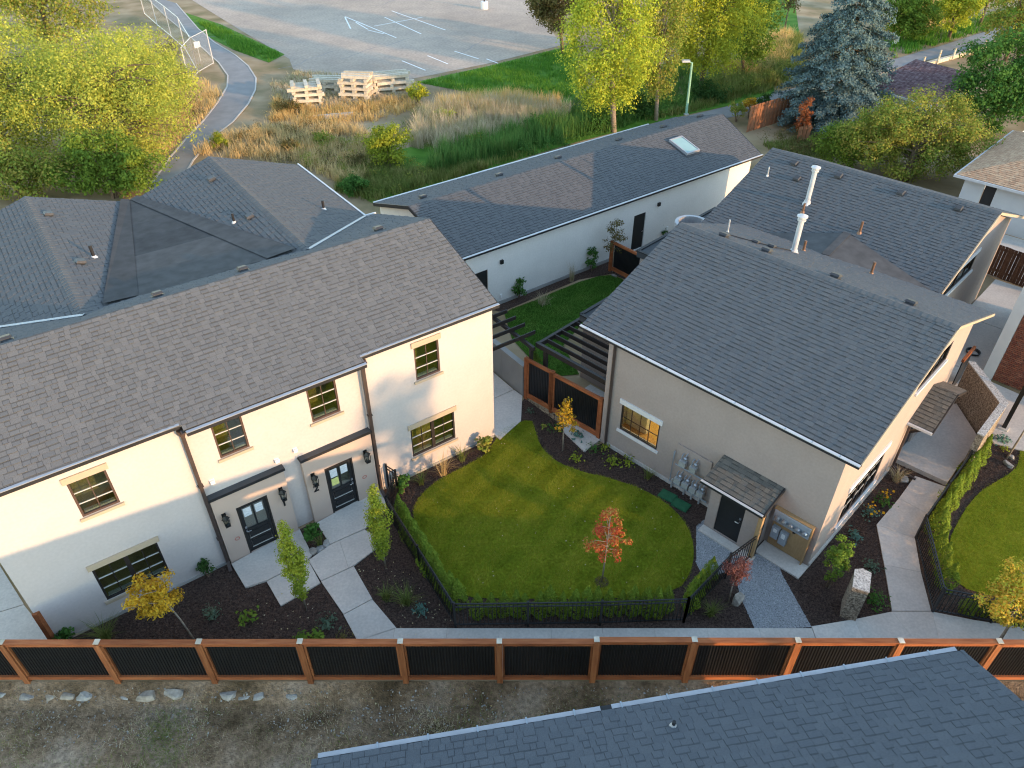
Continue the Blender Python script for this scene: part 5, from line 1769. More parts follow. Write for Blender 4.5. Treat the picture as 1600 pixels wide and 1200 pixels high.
# ================================================================= PICKET FENCES
_pk = {}


def picket_fence(label, pts, h=1.1, sp=0.115, group=None, posts=True, gate=None):
    root = thing('picket_fence', label, 'fence', (0, 0, 0), 0, group)
    if h not in _pk:
        _pk[h] = MB().box((-0.009, -0.009, 0.10), (0.009, 0.009, h - 0.03)).mesh('picket', M['black_metal'])
    for a, b in zip(pts, pts[1:]):
        a, b = Vector((a[0], a[1], 0)), Vector((b[0], b[1], 0))
        L = (b - a).length
        t = (b - a) / L
        for z in (0.14, h - 0.16, h - 0.02):
            MB().bar(a + Vector((0, 0, z)), b + Vector((0, 0, z)), 0.03, 0.03).build('rail', M['black_metal'], root)
        n = max(1, int(L / sp))
        for k in range(1, n):
            o = bpy.data.objects.new('picket', _pk[h])
            COL.objects.link(o)
            o.parent = root
            o.location = a + t * (L * k / n)
            o.rotation_euler = (0, 0, math.atan2(t.y, t.x))
        m = max(1, round(L / 2.0))
        for k in range(m):
            p_ = a + t * (L * k / m)
            MB().box((p_.x - 0.03, p_.y - 0.03, 0), (p_.x + 0.03, p_.y + 0.03, h + 0.05)).build('post', M['black_metal'], root)
    p_ = Vector((pts[-1][0], pts[-1][1], 0))
    MB().box((p_.x - 0.03, p_.y - 0.03, 0), (p_.x + 0.03, p_.y + 0.03, h + 0.05)).build('post', M['black_metal'], root)
    return root


gg = lambda *q: [(G(*k).x, G(*k).y) for k in q]
wa = FA.w(-4.45, -0.08)
picket_fence('black picket fence round the left and front of the oval lawn', [(wa.x, wa.y)] + gg((622, 772)) + gg((608, 812), (712, 980), (937, 977), (1068, 972)), 1.1)
picket_fence('short black picket fence between the purple bush and the porch', gg((1068, 972), (1132, 903), (1176, 870)), 1.1)
picket_fence('black picket fence beside the right-hand path and small lawn', gg((1640, 992), (1456, 957), (1430, 842), (1500, 742), (1532, 702)), 1.1)

# ================================================================= METERS ON THE BEIGE WALL
mt = thing('gas_meter_rack', 'rack of grey gas meters on beige boards beside the porch', 'meter rack', (FB.o.x, FB.o.y, 0), FB.r)
XW = XBL
for z0, z1 in ((1.22, 1.92), (0.38, 1.02)):
    MB(XW).box((3.72, 0.03, z0), (5.02, 0.06, z1)).build('board', M['stucco_beige'], mt)
for y in (3.85, 4.9):
    MB(XW).box((y - 0.03, 0.001, 0.2), (y + 0.03, 0.028, 1.92)).build('batten', M['stucco_tan'], mt)


def gas_meter(y, z):
    m = MB(XW).box((y - 0.12, 0.10, z - 0.11), (y + 0.12, 0.26, z + 0.10)).build('meter', M['galv'], mt)
    MB(XW).tube([(y - 0.07, 0.18, z + 0.10), (y - 0.07, 0.18, z + 0.36), (y - 0.07, 0.06, z + 0.40)], 0.02, 6).tube([(y + 0.07, 0.18, z + 0.10), (y + 0.07, 0.18, z + 0.30), (y + 0.07, 0.07, z + 0.33)], 0.02, 6).build('pipe', M['meter_grey'], m)
    MB(XW).lathe((y - 0.07, 0.19, z + 0.22), [(0.02, 0), (0.075, 0.02), (0.075, 0.06), (0.03, 0.09)], 10).build('regulator', M['steel'], m)
    return m


for y, z in ((4.66, 1.36), (4.26, 1.36), (4.72, 0.52), (4.42, 0.52), (4.12, 0.52), (3.84, 0.52)):
    gas_meter(y, z)
MB(XW).tube([(5.06, 0.12, 1.6), (5.06, 0.12, 0.25), (3.6, 0.12, 0.25)], 0.03, 8).tube([(4.95, 0.14, 1.12), (3.75, 0.14, 1.12)], 0.024, 8).build('manifold', M['meter_grey'], mt)
for y in (4.95, 4.45, 4.15, 3.85):
    MB(XW).tube([(y, 0.14, 0.4), (y, 0.14, 0.02)], 0.035, 8).build('riser', M['galv'], mt)
el = thing('electric_meter_board', 'plywood board with five round electric meters and two grey boxes', 'meter board', (FB.o.x, FB.o.y, 0), FB.r)
MB(XW).box((0.20, 0.02, 0.08), (1.36, 0.06, 1.22)).build('board', M['plywood'], el)
MB(XW).box((0.20, 0.02, 1.222), (1.36, 0.20, 1.66)).build('meter_cabinet', M['meter_grey'], el)
MB(XW).box((0.15, 0.0, 1.665), (1.40, 0.16, 1.69)).box((0.155, 0.0, 0.06), (0.195, 0.16, 1.66)).build('surround', M['plywood'], el)
for k in range(5):
    y = 0.33 + k * 0.22
    MB(lambda p, y=y: Vector((-0.20 - p.z, y + p.x, 1.42 + p.y))).lathe((0, 0, 0), [(0.088, 0), (0.088, 0.05), (0.075, 0.11), (0.03, 0.125)], 14).build('meter', M['steel'], el)
for y0, y1, z0, z1 in ((1.06, 1.30, 0.50, 0.98), (0.78, 1.02, 0.42, 0.95)):
    bx = MB(XW).box((y0, 0.065, z0), (y1, 0.19, z1)).build('switch_box', M['meter_grey'], el)
    MB(XW).box((y0 + 0.06, 0.192, z0 + 0.28), (y1 - 0.06, 0.20, z1 - 0.06)).build('label_plate', M['white'], bx)
MB(XW).tube([(0.62, 0.09, 1.1), (0.70, 0.12, 1.1)], 0.03, 8).build('conduit', M['frame_dark'], el)
# green irrigation valve boxes in the mulch
for x, y, w_ in ((1043, 776, 'upper'), (1064, 790, 'lower')):
    p = G(x, y)
    t = thing('valve_box', '%s of the two green valve box lids under the gas meters' % w_, 'valve box', (p.x, p.y, 0), FB.r + 0.1, 'green valve boxes in the mulch')
    MB().box((-0.2, -0.28, 0), (0.2, 0.28, 0.06)).build('rim', M['box_green'], t)
    MB().box((-0.17, -0.25, 0.061), (0.17, 0.25, 0.075)).build('lid', M['box_green'], t)

# side yard: brown board fence, utility pole base, light post stub
p0, p1 = b0(23.2, 2.3), b0(22.8, -0.6)
bf = thing('board_fence', 'brown vertical board fence closing the side yard at the right', 'fence', (p0[0], p0[1], 0), math.atan2(p1[1] - p0[1], p1[0] - p0[0]))
bmesh_b = MB().box((0, -0.012, 0.05), (0.14, 0.012, 1.65)).mesh('board', M['brown_board'])
for k in range(22):
    o = bpy.data.objects.new('board', bmesh_b)
    COL.objects.link(o)
    o.parent = bf
    o.location = (k * 0.15, 0.03 if (k // 2) % 2 else 0.0, 0)
MB().box((0, 0.05, 1.4), (3.3, 0.09, 1.5)).box((0, 0.05, 0.3), (3.3, 0.09, 0.4)).build('rail', M['brown_board'], bf)

# ================================================================= FRONT GARDEN PLANTS
tree('young_maple', 'golden young maple in the left mulch bed close to the cedar fence', 'tree', G(306, 1003), 1.95, (0.95, 0.7, 0.85), 'lf_gold', 4600, 0.075, 60, 0.24, 0.024, 'bark_pale', 101, lean=(-0.62, 0.15), limbs=22, bias=0.75)
hp = lambda t: (0.30 + 0.9 * min(t, 0.5)) * (1.0 if t < 0.55 else max(0.08, 1 - (t - 0.55) / 0.47))
for k, (x, y, lab, md) in enumerate(((478, 953, 'columnar yellow-green hornbeam in the bed before door number 1', 'lf_lime'), (603, 888, 'columnar yellow-green hornbeam beside the path to door number 2', 'lf_lime'))):
    tree('columnar_hornbeam', lab, 'tree', G(x, y), 2.2, (0.52, 0.52, 1.95), md, 7500, 0.06, 90, 0.34, 0.028, 'bark_pale', 110 + k, 'columnar hornbeams before the front doors', profile=hp, limbs=14, bias=0.6)
tree('red_maple', 'young red maple standing alone in the oval lawn', 'tree', G(940, 910), 2.3, (0.80, 0.62, 1.1), 'lf_red', 2300, 0.068, 52, 0.2, 0.022, 'bark_pale', 120, lean=(0.05, 0.05), limbs=24,
     profile=lambda t: 0.95 if t < 0.4 else max(0.12, 0.95 - (t - 0.4) * 1.5))
tree('young_tree', 'slim young tree with yellow leaves before the cedar side fence', 'tree', G(879, 704), 1.85, (0.52, 0.45, 0.95), 'lf_yellow', 950, 0.085, 26, 0.36, 0.022, 'bark_pale', 121, limbs=16,
     profile=lambda t: 0.95 if t < 0.35 else max(0.12, 0.95 - (t - 0.35) * 1.35))
tree('smoke_bush', 'reddish purple smoke bush by the gravel and picket fence', 'shrub', G(1138, 941), 1.35, (0.52, 0.45, 0.55), 'lf_plum', 2200, 0.06, 26, 0.36, 0.02, 'bark_pale', 122, lean=(0.05, 0.1), limbs=10)
tree('tall_shrub', 'tall bright green shrub at the corner of the beige house', 'shrub', G(1292, 917), 1.25, (0.42, 0.42, 1.2), 'lf_mid', 3300, 0.068, 40, 0.32, 0.02, 'bark', 123, stems=6, crown_name='foliage')
tree('young_maple', 'yellow and orange maple at the right end of the cedar fence', 'tree', G(1556, 1010), 2.0, (1.35, 0.9, 1.15), 'lf_orange', 8500, 0.075, 80, 0.24, 0.035, 'bark_pale', 124, lean=(0.1, 0.3), limbs=24, bias=0.7)
tree('young_tree', 'thin leaning tree with round yellow leaves by the aggregate wall', 'tree', G(1573, 716), 2.9, (0.7, 0.6, 0.8), 'lf_yellow', 220, 0.12, 14, 0.4, 0.028, 'bark_pale', 125, lean=(0.55, 0.35), limbs=10)
tree('young_tree', 'small two-toned tree against the garage wall by the back fence', 'tree', G(957, 425), 2.1, (0.72, 0.6, 1.2), 'lf_brown', 1100, 0.085, 34, 0.34, 0.022, 'bark_pale', 126, limbs=18,
     profile=lambda t: 0.85 if t < 0.4 else max(0.2, 0.85 - (t - 0.4) * 0.9))
shr = [  # px, py, radius, height, material, n, leaf, label
    (106, 1000, 0.30, 0.62, 'lf_green', 520, 0.09, 'dark green shrub at the corner by the driveway'),
    (327, 900, 0.30, 0.85, 'lf_dark', 620, 0.07, 'dark green shrub between lower window and downspout'),
    (490, 845, 0.34, 0.95, 'lf_green', 560, 0.11, 'green shrub in the planter between the two doors'),
    (631, 770, 0.32, 0.95, 'lf_green', 520, 0.11, 'green leafy shrub at the picket fence by door 2'),
    (757, 706, 0.30, 0.95, 'lf_olive', 480, 0.11, 'yellow-green shrub at the right corner of the white house'),
    (811, 466, 0.42, 1.2, 'lf_green', 420, 0.12, 'left-hand dark shrub along the garage wall'),
    (924, 424, 0.44, 1.5, 'lf_green', 480, 0.12, 'tall dark shrub along the garage wall left of the small tree'),
    (1031, 372, 0.5, 1.4, 'lf_dark', 420, 0.13, 'dark shrub right of the garage door beyond the flat roof'),
    (835, 590, 0.26, 1.7, 'lf_mid', 360, 0.10, 'climbing plant beside the pergola post')]
for k, (x, y, r, h, mt_, n, lf, lab) in enumerate(shr):
    tree('shrub', lab, 'shrub', G(x, y), h * 0.52, (r, r, h * 0.5), mt_, n, lf, 16, 0.42, 0.012, 'twig', 140 + k, stems=6, crown_name='foliage')
for k, (x, y, n, h, sp_, ln, mt_, lab) in enumerate((
        (168, 1000, 150, 0.55, 0.05, 0.9, 'weed', 'arching green grass tuft below the lower left window'),
        (693, 742, 90, 0.75, 0.05, 0.8, 'straw', 'dry straw-coloured grass tuft under the ground-floor window'),
        (659, 757, 60, 0.5, 0.04, 0.8, 'weed', 'small green grass tuft left of the dry one'),
        (723, 720, 70, 0.5, 0.05, 0.8, 'weed', 'green grass tuft near the right end of the wall bed'),
        (604, 936, 110, 0.38, 0.05, 0.7, 'weed', 'pale green grass tuft by the path to door number 2'),
        (636, 944, 120, 0.52, 0.05, 0.9, 'weed', 'leaning yellow-green grass tuft next to the picket fence'),
        (1110, 962, 120, 0.42, 0.04, 0.7, 'weed', 'bright grass tuft alone in the triangular bed'),
        (1399, 752, 110, 0.5, 0.05, 0.8, 'straw_grey', 'dry grass tuft at the landing by the downspout'),
        (1012, 748, 70, 0.42, 0.04, 0.7, 'weed', 'grass tuft nearest the gas meters in the lawn bed'),
        (500, 853, 60, 0.4, 0.04, 0.7, 'weed', 'small lime grass tuft in the planter between the doors'),
        (848, 475, 90, 0.5, 0.12, 0.9, 'straw_grey', 'flattened dry grass along the garage wall'),
        (893, 440, 60, 0.9, 0.05, 0.4, 'straw_grey', 'thin bare grassy plant between two shrubs at the garage wall'))):
    tuft('grass_tuft', lab, G(x, y), n, h, sp_, ln, mt_, 0.014, 160 + k)
for k, (x, y, r, h, n, lf, mt_, fl, lab) in enumerate((
        (333, 966, 0.22, 0.5, 150, 0.08, 'lf_grey', 0, 'grey-green lavender right of the golden maple'),
        (390, 972, 0.30, 0.5, 46, 0.16, 'lf_mid', 0, 'sparse plant with big round green leaves in the left bed'),
        (474, 1003, 0.22, 0.34, 70, 0.15, 'lf_mid', 0, 'left one of two bright leafy plants at the fence'),
        (495, 1003, 0.22, 0.32, 70, 0.15, 'lf_mid', 0, 'right one of two bright leafy plants at the fence'),
        (511, 978, 0.28, 0.32, 90, 0.12, 'lf_grey', 0, 'grey-green plant beside the path corner'),
        (537, 998, 0.26, 0.2, 60, 0.08, 'lf_brown', 0, 'low brownish plant at the end of the left bed'),
        (658, 957, 0.22, 0.25, 70, 0.10, 'lf_blue', 0, 'small blue-green plant by the picket fence'),
        (901, 684, 0.24, 0.26, 60, 0.14, 'lf_blue', 0, 'blue-green hosta behind the slim yellow tree'),
        (868, 672, 0.28, 0.3, 80, 0.10, 'lf_green', 0, 'dark low plant left of the slim yellow tree'),
        (850, 668, 0.14, 0.2, 30, 0.09, 'lf_olive', 0, 'tiny plant at the left tip of the lawn bed'),
        (928, 704, 0.26, 0.3, 90, 0.09, 'lf_green', 0, 'green plant below the wall corner downspout'),
        (946, 702, 0.18, 0.28, 60, 0.08, 'lf_lime', 0, 'lime plant against the foot of the beige wall'),
        (900, 718, 0.22, 0.24, 60, 0.11, 'lf_lime', 0, 'lime plant nearest the lawn edge'),
        (957, 724, 0.28, 0.3, 80, 0.11, 'lf_lime', 0, 'spreading lime plant in the middle of the lawn bed'),
        (982, 725, 0.26, 0.28, 70, 0.11, 'lf_lime', 0, 'lime plant below the lit window'),
        (827, 645, 0.16, 0.2, 40, 0.09, 'lf_grey', 0, 'small grey plant by the passage paving corner'),
        (1366, 940, 0.32, 0.28, 160, 0.09, 'lf_green', 0, 'spreading green plant near the aggregate slab'),
        (1361, 887, 0.26, 0.25, 70, 0.11, 'lf_grey', 0, 'grey-green plant in the bed above the slab'),
        (1335, 840, 0.22, 0.25, 60, 0.12, 'lf_blue', 0, 'blue-green plant beside the tall bright shrub'),
        (1356, 806, 0.28, 0.35, 90, 0.10, 'lf_blue', 16, 'orange-flowered plant below the gable window'),
        (1378, 785, 0.28, 0.35, 90, 0.10, 'lf_green', 11, 'orange-flowered plant next to the path bend'),
        (1564, 690, 0.26, 0.25, 70, 0.13, 'lf_blue', 0, 'blue-green hosta at the aggregate wall'),
        (1568, 704, 0.16, 0.2, 40, 0.09, 'lf_lime', 0, 'small lime plant below the blue hosta'))):
    herb('perennial', lab, G(x, y), r, h, n, lf, mt_, 180 + k, flower=fl)
for k, (x, y, r, lab) in enumerate(((1412, 752, 0.20, 'pale boulder at the downspout outlet by the landing'), (1153, 938, 0.26, 'flat pale rock beside the smoke bush'), (1580, 716, 0.17, 'pale rock left of the thin leaning tree'), (1576, 728, 0.19, 'pale rock below the thin leaning tree'), (960, 432, 0.16, 'small rock at the foot of the back garden tree'))):
    stone('rock', lab, G(x, y), r, 210 + k, sq=(1.2, 0.8, 0.6), rz=0.6 * k, cat='rock')


# cedar hedges inside the picket fences
def thuja(seed):
    rng_ = np.random.default_rng(seed)
    n = 1500
    t = rng_.uniform(0, 1, n) ** 1.2
    r = np.where(t < 0.25, 0.20 + 0.2 * t, 0.25 * (1 - (t - 0.25) / 0.78)) * (0.75 + 0.35 * rng_.uniform(0, 1, n))
    a = rng_.uniform(0, 6.283, n)
    lump = 1 + 0.18 * np.sin(a * 3 + seed + t * 9)
    c = np.stack([np.cos(a) * r * lump, np.sin(a) * r * lump, 0.04 + t * 1.12], 1)
    nn = np.stack([np.cos(a), np.sin(a), np.full(n, 0.45)], 1)
    return cards(c, nn, 0.06, 0.45, rng_, M['lf_thuja'], 'foliage', 0.5)


tm = [thuja(300 + k) for k in range(5)]


ORD = 'first second third fourth fifth sixth seventh eighth ninth tenth eleventh twelfth thirteenth fourteenth fifteenth sixteenth seventeenth'.split()


def hedge(label, group, pts, n, s0=0.9, seed=1):
    rn = random.Random(seed)
    P_ = [Vector(p) for p in pts]
    L = [(b - a).length for a, b in zip(P_, P_[1:])]
    for k in range(n):
        d = sum(L) * (k + 0.5) / n
        i = 0
        while d > L[i] and i < len(L) - 1:
            d -= L[i]
            i += 1
        p = P_[i].lerp(P_[i + 1], d / L[i])
        o = link('cedar_shrub', tm[rn.randrange(5)])
        o.location = (p.x + rn.uniform(-0.05, 0.05), p.y + rn.uniform(-0.05, 0.05), 0)
        s = s0 * rn.uniform(0.85, 1.15)
        o.scale = (s * rn.uniform(0.9, 1.2), s * rn.uniform(0.9, 1.2), s)
        o.rotation_euler = (0, 0, rn.uniform(0, 6.28))
        tag(o, ORD[k] + ' ' + label, 'shrub', group)


hedge('cedar from the house end of the hedge left of the oval lawn', 'cedars in the left hedge', GL([(622, 800), (650, 855), (690, 915), (722, 955)]), 12, 1.0, 1)
hedge('cedar from the left in the hedge behind the front picket fence', 'cedars in the front hedge', GL([(740, 960), (900, 958), (1050, 955)]), 17, 0.95, 2)
hedge('cedar from the fence corner at the right tip of the oval lawn', 'cedars at the right tip of the lawn', GL([(1072, 955), (1088, 928), (1112, 898)]), 5, 0.85, 3)
hedge('yellow-green cedar from the aggregate wall in the right-hand hedge', 'cedars in the right hedge', GL([(1536, 712), (1505, 752), (1462, 815), (1462, 870), (1478, 930)]), 17, 1.0, 4)
hedge('cedar from the left behind the picket fence at the far right', 'cedars at the far right front', GL([(1500, 955), (1600, 968)]), 5, 0.75, 5)

# boulders under the cedar fence, west part
bx_ = [(12, 1072, 0.30), (52, 1075, 0.28), (84, 1080, 0.22), (112, 1078, 0.32), (141, 1076, 0.30), (197, 1092, 0.20), (212, 1070, 0.22), (238, 1073, 0.28), (278, 1075, 0.30), (362, 1074, 0.27), (388, 1076, 0.22), (409, 1071, 0.24), (435, 1072, 0.24), (460, 1073, 0.25), (627, 1074, 0.14)]
ords = 'first second third fourth fifth sixth seventh eighth ninth tenth eleventh twelfth thirteenth fourteenth fifteenth'.split()
for k, (x, y, r) in enumerate(bx_):
    p = G(x, y, -0.25)
    stone('boulder', '%s boulder from the left in the row under the cedar fence' % ords[k], (p.x, 10.70 - rng.uniform(0, 0.10), lot_z(p.x) + 0.08), r * rng.uniform(0.65, 0.95), 230 + k, sq=(1.25, 0.8, 0.75), group='boulders under the cedar fence', cat='boulder', rz=random.Random(k).uniform(-0.35, 0.35))

# scattered leaves on lawn, beds, walk and lot; weeds and stones in the lot
lv_ = [scatter(rng, lawn, 70), scatter(rng, GL([(554, 890), (600, 850), (712, 975), (625, 984)]), 60), scatter(rng, GL([(620, 990), (950, 985), (950, 1000), (620, 1000)]), 14), scatter(rng, GL([(330, 1000), (417, 912), (500, 915), (556, 1000)]), 30)]
lv_ = np.concatenate(lv_)
lv_[:, 2] = 0.065
link('fallen_leaves', cards(lv_, np.tile([0, 0, 1.0], (len(lv_), 1)), 0.045, 0.8, rng, M['dead_leaf'], 'fallen_leaves', 0.25))['kind'] = 'stuff'
dl = scatter(rng, [(-13, 3), (10, 3), (10, 10.7), (-13, 10.7)], 420)
dl[:, 2] = [gz(x, y) + 0.05 for x, y in dl[:, :2]]
dl2 = dl[(dl[:, 0] > -6) | (rng.uniform(0, 1, len(dl)) < 0.3)]
link('fallen_leaves', cards(dl2, np.tile([0, 0, 1.0], (len(dl2), 1)), 0.055, 0.8, rng, M['dead_leaf'], 'fallen_leaves', 0.25))['kind'] = 'stuff'


def patchy(n, poly, cells, seed):
    """points gathered in drifts"""
    r_ = np.random.default_rng(seed)
    c_ = scatter(r_, poly, cells)
    k_ = r_.integers(0, cells, n)
    p_ = c_[k_] + r_.normal(0, 1, (n, 3)) * r_.uniform(0.15, 0.9, (cells, 1))[k_]
    p_[:, 2] = 0
    return p_


wl = patchy(26000, [(-14, 2), (11, 2), (11, 10.4), (-14, 10.4)], 110, 3)
wl = wl[(wl[:, 1] < 10.75)]
wl[:, 2] = [gz(x, y) + 0.02 for x, y in wl[:, :2]]
link('lot_weeds', blades(rng, wl, 0.10, 0.012, 1.1, M['weed'], 'lot_weeds', seg=1))['kind'] = 'stuff'
wl = patchy(26000, [(-14, 2), (11, 2), (11, 10.4), (-14, 10.4)], 110, 4)
wl = wl[(wl[:, 1] < 10.75)]
wl[:, 2] = [gz(x, y) + 0.02 for x, y in wl[:, :2]]
link('lot_dry_grass', blades(rng, wl, 0.09, 0.012, 1.3, M['straw_grey'], 'lot_dry_grass', seg=1))['kind'] = 'stuff'
rb_ = scatter(rng, [(-14, 9.2), (9, 9.8), (9, 10.75), (-14, 10.75)], 1600)
rb_[:, 2] = [gz(x, y) + 0.045 for x, y in rb_[:, :2]]
link('lot_rubble', cards(rb_, np.tile([0, 0, 1.0], (len(rb_), 1)), 0.06, 0.7, rng, M['stone'], 'lot_rubble', 0.8))['kind'] = 'stuff'

# ================================================================= BEYOND THE HOUSES: field, trail, car park
lotp = GL([(290, -60), (300, 0), (372, 45), (452, 92), (458, 108), (505, 120), (640, 124), (760, 100), (880, 70), (850, 35), (822, 0), (800, -60)])
lotp[0], lotp[-1] = Vector((-75, 170)), Vector((30, 170))
pk = sheet('car_park', [(p.x, p.y) for p in lotp], 0.004, M['asphalt'])


def stripe(a, b, w=0.14):
    a, b = G(*a), G(*b)
    t = (b - a).normalized()
    s = Vector((-t.y, t.x, 0)) * w / 2
    z = Vector((0, 0, 0.009))
    MB().face([a + s + z, b + s + z, b - s + z, a - s + z]).build('painted_line', M['paint'], pk)


for a, b in (((539, 26), (619, 59)), ((539, 27), (548, 45)), ((584, 41), (660, 27)), ((601, 27), (658, 53)), ((612, 17), (696, 47)), ((575, 47), (600, 53)), ((556, 35), (575, 46)), ((628, 95), (665, 110)), ((710, 80), (748, 92)), ((668, 87), (700, 100)), ((760, 92), (778, 99))):
    stripe(a, b)
ck = MB()
rk_ = random.Random(12)
for a, n_c in (((420, 60), 9), ((520, 80), 8), ((640, 60), 10), ((700, 30), 9), ((560, 10), 10), ((760, 60), 7)):
    p = G(*a)
    dr = rk_.uniform(0, 6.28)
    for k in range(n_c):
        dr += rk_.uniform(-0.5, 0.5)
        q = p + Vector((math.cos(dr), math.sin(dr), 0)) * rk_.uniform(0.6, 1.4)
        t_ = (q - p).normalized()
        s_2 = Vector((-t_.y, t_.x, 0)) * 0.035
        z_ = Vector((0, 0, 0.0075))
        ck.face([p + s_2 + z_, q + s_2 + z_, q - s_2 + z_, p - s_2 + z_])
        p = q
ck.build('sealed_crack', M['trail'], pk)['kind'] = 'stuff'
gfp = GL([(650, 128), (760, 104), (880, 74), (902, 62), (905, 150), (880, 168), (800, 160), (720, 142)])
sheet('field_lawn', [(p.x, p.y) for p in gfp], 0.006, M['field_green'])
fl2 = GL([(1110, 0), (1240, -10), (1250, 60), (1215, 110), (1110, 60)])
sheet('field_lawn', [(p.x, p.y) for p in fl2], 0.006, M['field_green'])
vb = GL([(290, 20), (345, 38), (445, 85), (420, 98), (365, 78), (310, 50)])
sheet('verge', [(p.x, p.y) for p in vb], 0.006, M['field_green'])
gp = GL([(535, 290), (600, 240), (700, 215), (900, 165), (1060, 150), (1210, 105), (1210, 150), (1070, 180), (900, 222), (583, 318)])
sheet('field_lawn', [(p.x, p.y) for p in gp], 0.004, M['field_green'])


def ribbon(name, left, right, mat, z=0.02):
    v = [(*GL([a])[0], z) for a in left] + [(*GL([a])[0], z) for a in right]
    n = len(left)
    me_ = bpy.data.meshes.new(name)
    me_.from_pydata(v, [], [(k, k + 1, n + k + 1, n + k) for k in range(n - 1)])
    o_ = link(name, me_, None, mat)
    return tag(o_, kind='structure')


tl = [(222, 330), (238, 285), (262, 250), (292, 215), (318, 188), (340, 160), (355, 135), (356, 118), (342, 98), (322, 80), (295, 55), (262, 28), (222, -10)]
tr_ = [(262, 330), (282, 285), (302, 250), (332, 215), (364, 190), (388, 162), (399, 140), (400, 122), (388, 103), (368, 86), (335, 66), (310, 45), (275, 5)]
trail = ribbon('trail', tl, tr_, M['trail'])
for side in (tl, tr_):
    b = MB()
    for a, c in zip(side, side[1:]):
        b.bar(G(*a, 0.03), G(*c, 0.03), 0.12, 0.04)
    b.build('trail_edge', M['concrete'], trail)
ribbon('trail', [(1030, 192), (1130, 168), (1210, 146), (1300, 122), (1400, 92), (1470, 72), (1600, 30)], [(1050, 200), (1150, 182), (1222, 160), (1310, 134), (1410, 104), (1490, 84), (1640, 34)], M['trail'])
# concrete curb blocks edging the far trail
for k in range(6):
    p = G(1440 + k * 24, 107 - k * 7)
    t = thing('wooden_stake', '%s wooden stake from the left along the far trail' % ords[k], 'stake', (p.x, p.y, 0), 0.3, 'stakes along the far trail')
    MB().box((-0.06, -0.06, 0), (0.06, 0.06, 1.0 + 0.2 * (k % 2))).build('post', M['pale_wood'], t)
    MB().box((-0.065, -0.065, 0.9), (0.065, 0.065, 0.95)).build('band', M['plywood'], t)
kb = thing('timber_kerb', 'pale timber kerb along the far trail at the upper right', 'kerb', (0, 0, 0))
for k in range(5):
    MB().bar(G(1438 + k * 22, 103 - k * 6.2, 0.15), G(1459 + k * 22, 97 - k * 6.2, 0.15), 0.35, 0.3).build('beam', M['pale_wood'], kb)


def zone(name, px, n, h, w, lean, mat, cells, seed, hv=0.45):
    poly = GL(px)
    r_ = np.random.default_rng(seed)
    c_ = scatter(r_, poly, cells)
    k_ = r_.integers(0, cells, n)
    p_ = c_[k_] + np.concatenate([r_.normal(0, 0.28, (n, 2)), np.zeros((n, 1))], 1)
    p_ = p_[inpoly(p_[:, 0], p_[:, 1], [tuple(q) for q in poly])]
    o_ = link(name, blades(r_, p_, h, w, lean, M[mat], name, hv))
    o_['kind'] = 'stuff'
    return o_


zone('dry_grass', [(300, 245), (330, 218), (400, 205), (470, 195), (560, 200), (600, 225), (560, 300), (470, 262), (330, 245)], 9000, 0.6, 0.03, 0.7, 'straw', 300, 31)
zone('dry_grass', [(420, 190), (430, 158), (480, 170), (560, 165), (640, 152), (660, 165), (600, 190), (520, 200)], 5000, 0.5, 0.035, 0.7, 'straw_orange', 150, 32)
zone('reed_plumes', [(640, 230), (655, 185), (700, 172), (800, 168), (900, 180), (880, 200), (780, 215), (700, 245)], 12000, 1.15, 0.03, 0.5, 'straw_grey', 240, 33)
zone('golden_grass', [(665, 190), (690, 162), (790, 155), (880, 165), (860, 180), (700, 185)], 6000, 0.95, 0.03, 0.4, 'straw_orange', 130, 34)
zone('cattails', [(660, 268), (690, 245), (790, 215), (900, 190), (1000, 175), (990, 190), (880, 225), (760, 255), (680, 275)], 9000, 1.2, 0.03, 0.35, 'cattail', 170, 35)
zone('marsh_grass', [(520, 300), (560, 255), (600, 250), (660, 270), (760, 258), (890, 225), (960, 205), (900, 222), (583, 318)], 12000, 0.5, 0.03, 0.6, 'weed', 320, 36)
zone('field_grass', [(650, 130), (760, 106), (880, 76), (900, 66), (900, 150), (860, 160), (720, 142)], 12000, 0.22, 0.04, 0.5, 'grass_field', 900, 37)
zone('verge_grass', [(300, 30), (345, 42), (440, 86), (420, 98), (365, 78)], 4000, 0.3, 0.04, 0.6, 'grass_field', 220, 38)
zone('dry_grass', [(1130, 110), (1210, 60), (1240, 50), (1230, 105), (1180, 130)], 7000, 0.9, 0.04, 0.5, 'straw_orange', 160, 39)
zone('dry_grass', [(1380, 20), (1480, 0), (1500, 40), (1420, 60), (1380, 55)], 5000, 0.9, 0.05, 0.5, 'straw_orange', 140, 40)
zone('marsh_grass', [(1000, 190), (1080, 165), (1200, 120), (1370, 85), (1380, 98), (1210, 142), (1060, 182)], 9000, 0.45, 0.04, 0.6, 'weed', 320, 41)
zone('dry_grass', [(250, 110), (330, 130), (350, 150), (310, 200), (250, 250), (200, 230)], 7000, 0.5, 0.04, 0.6, 'straw', 260, 42)

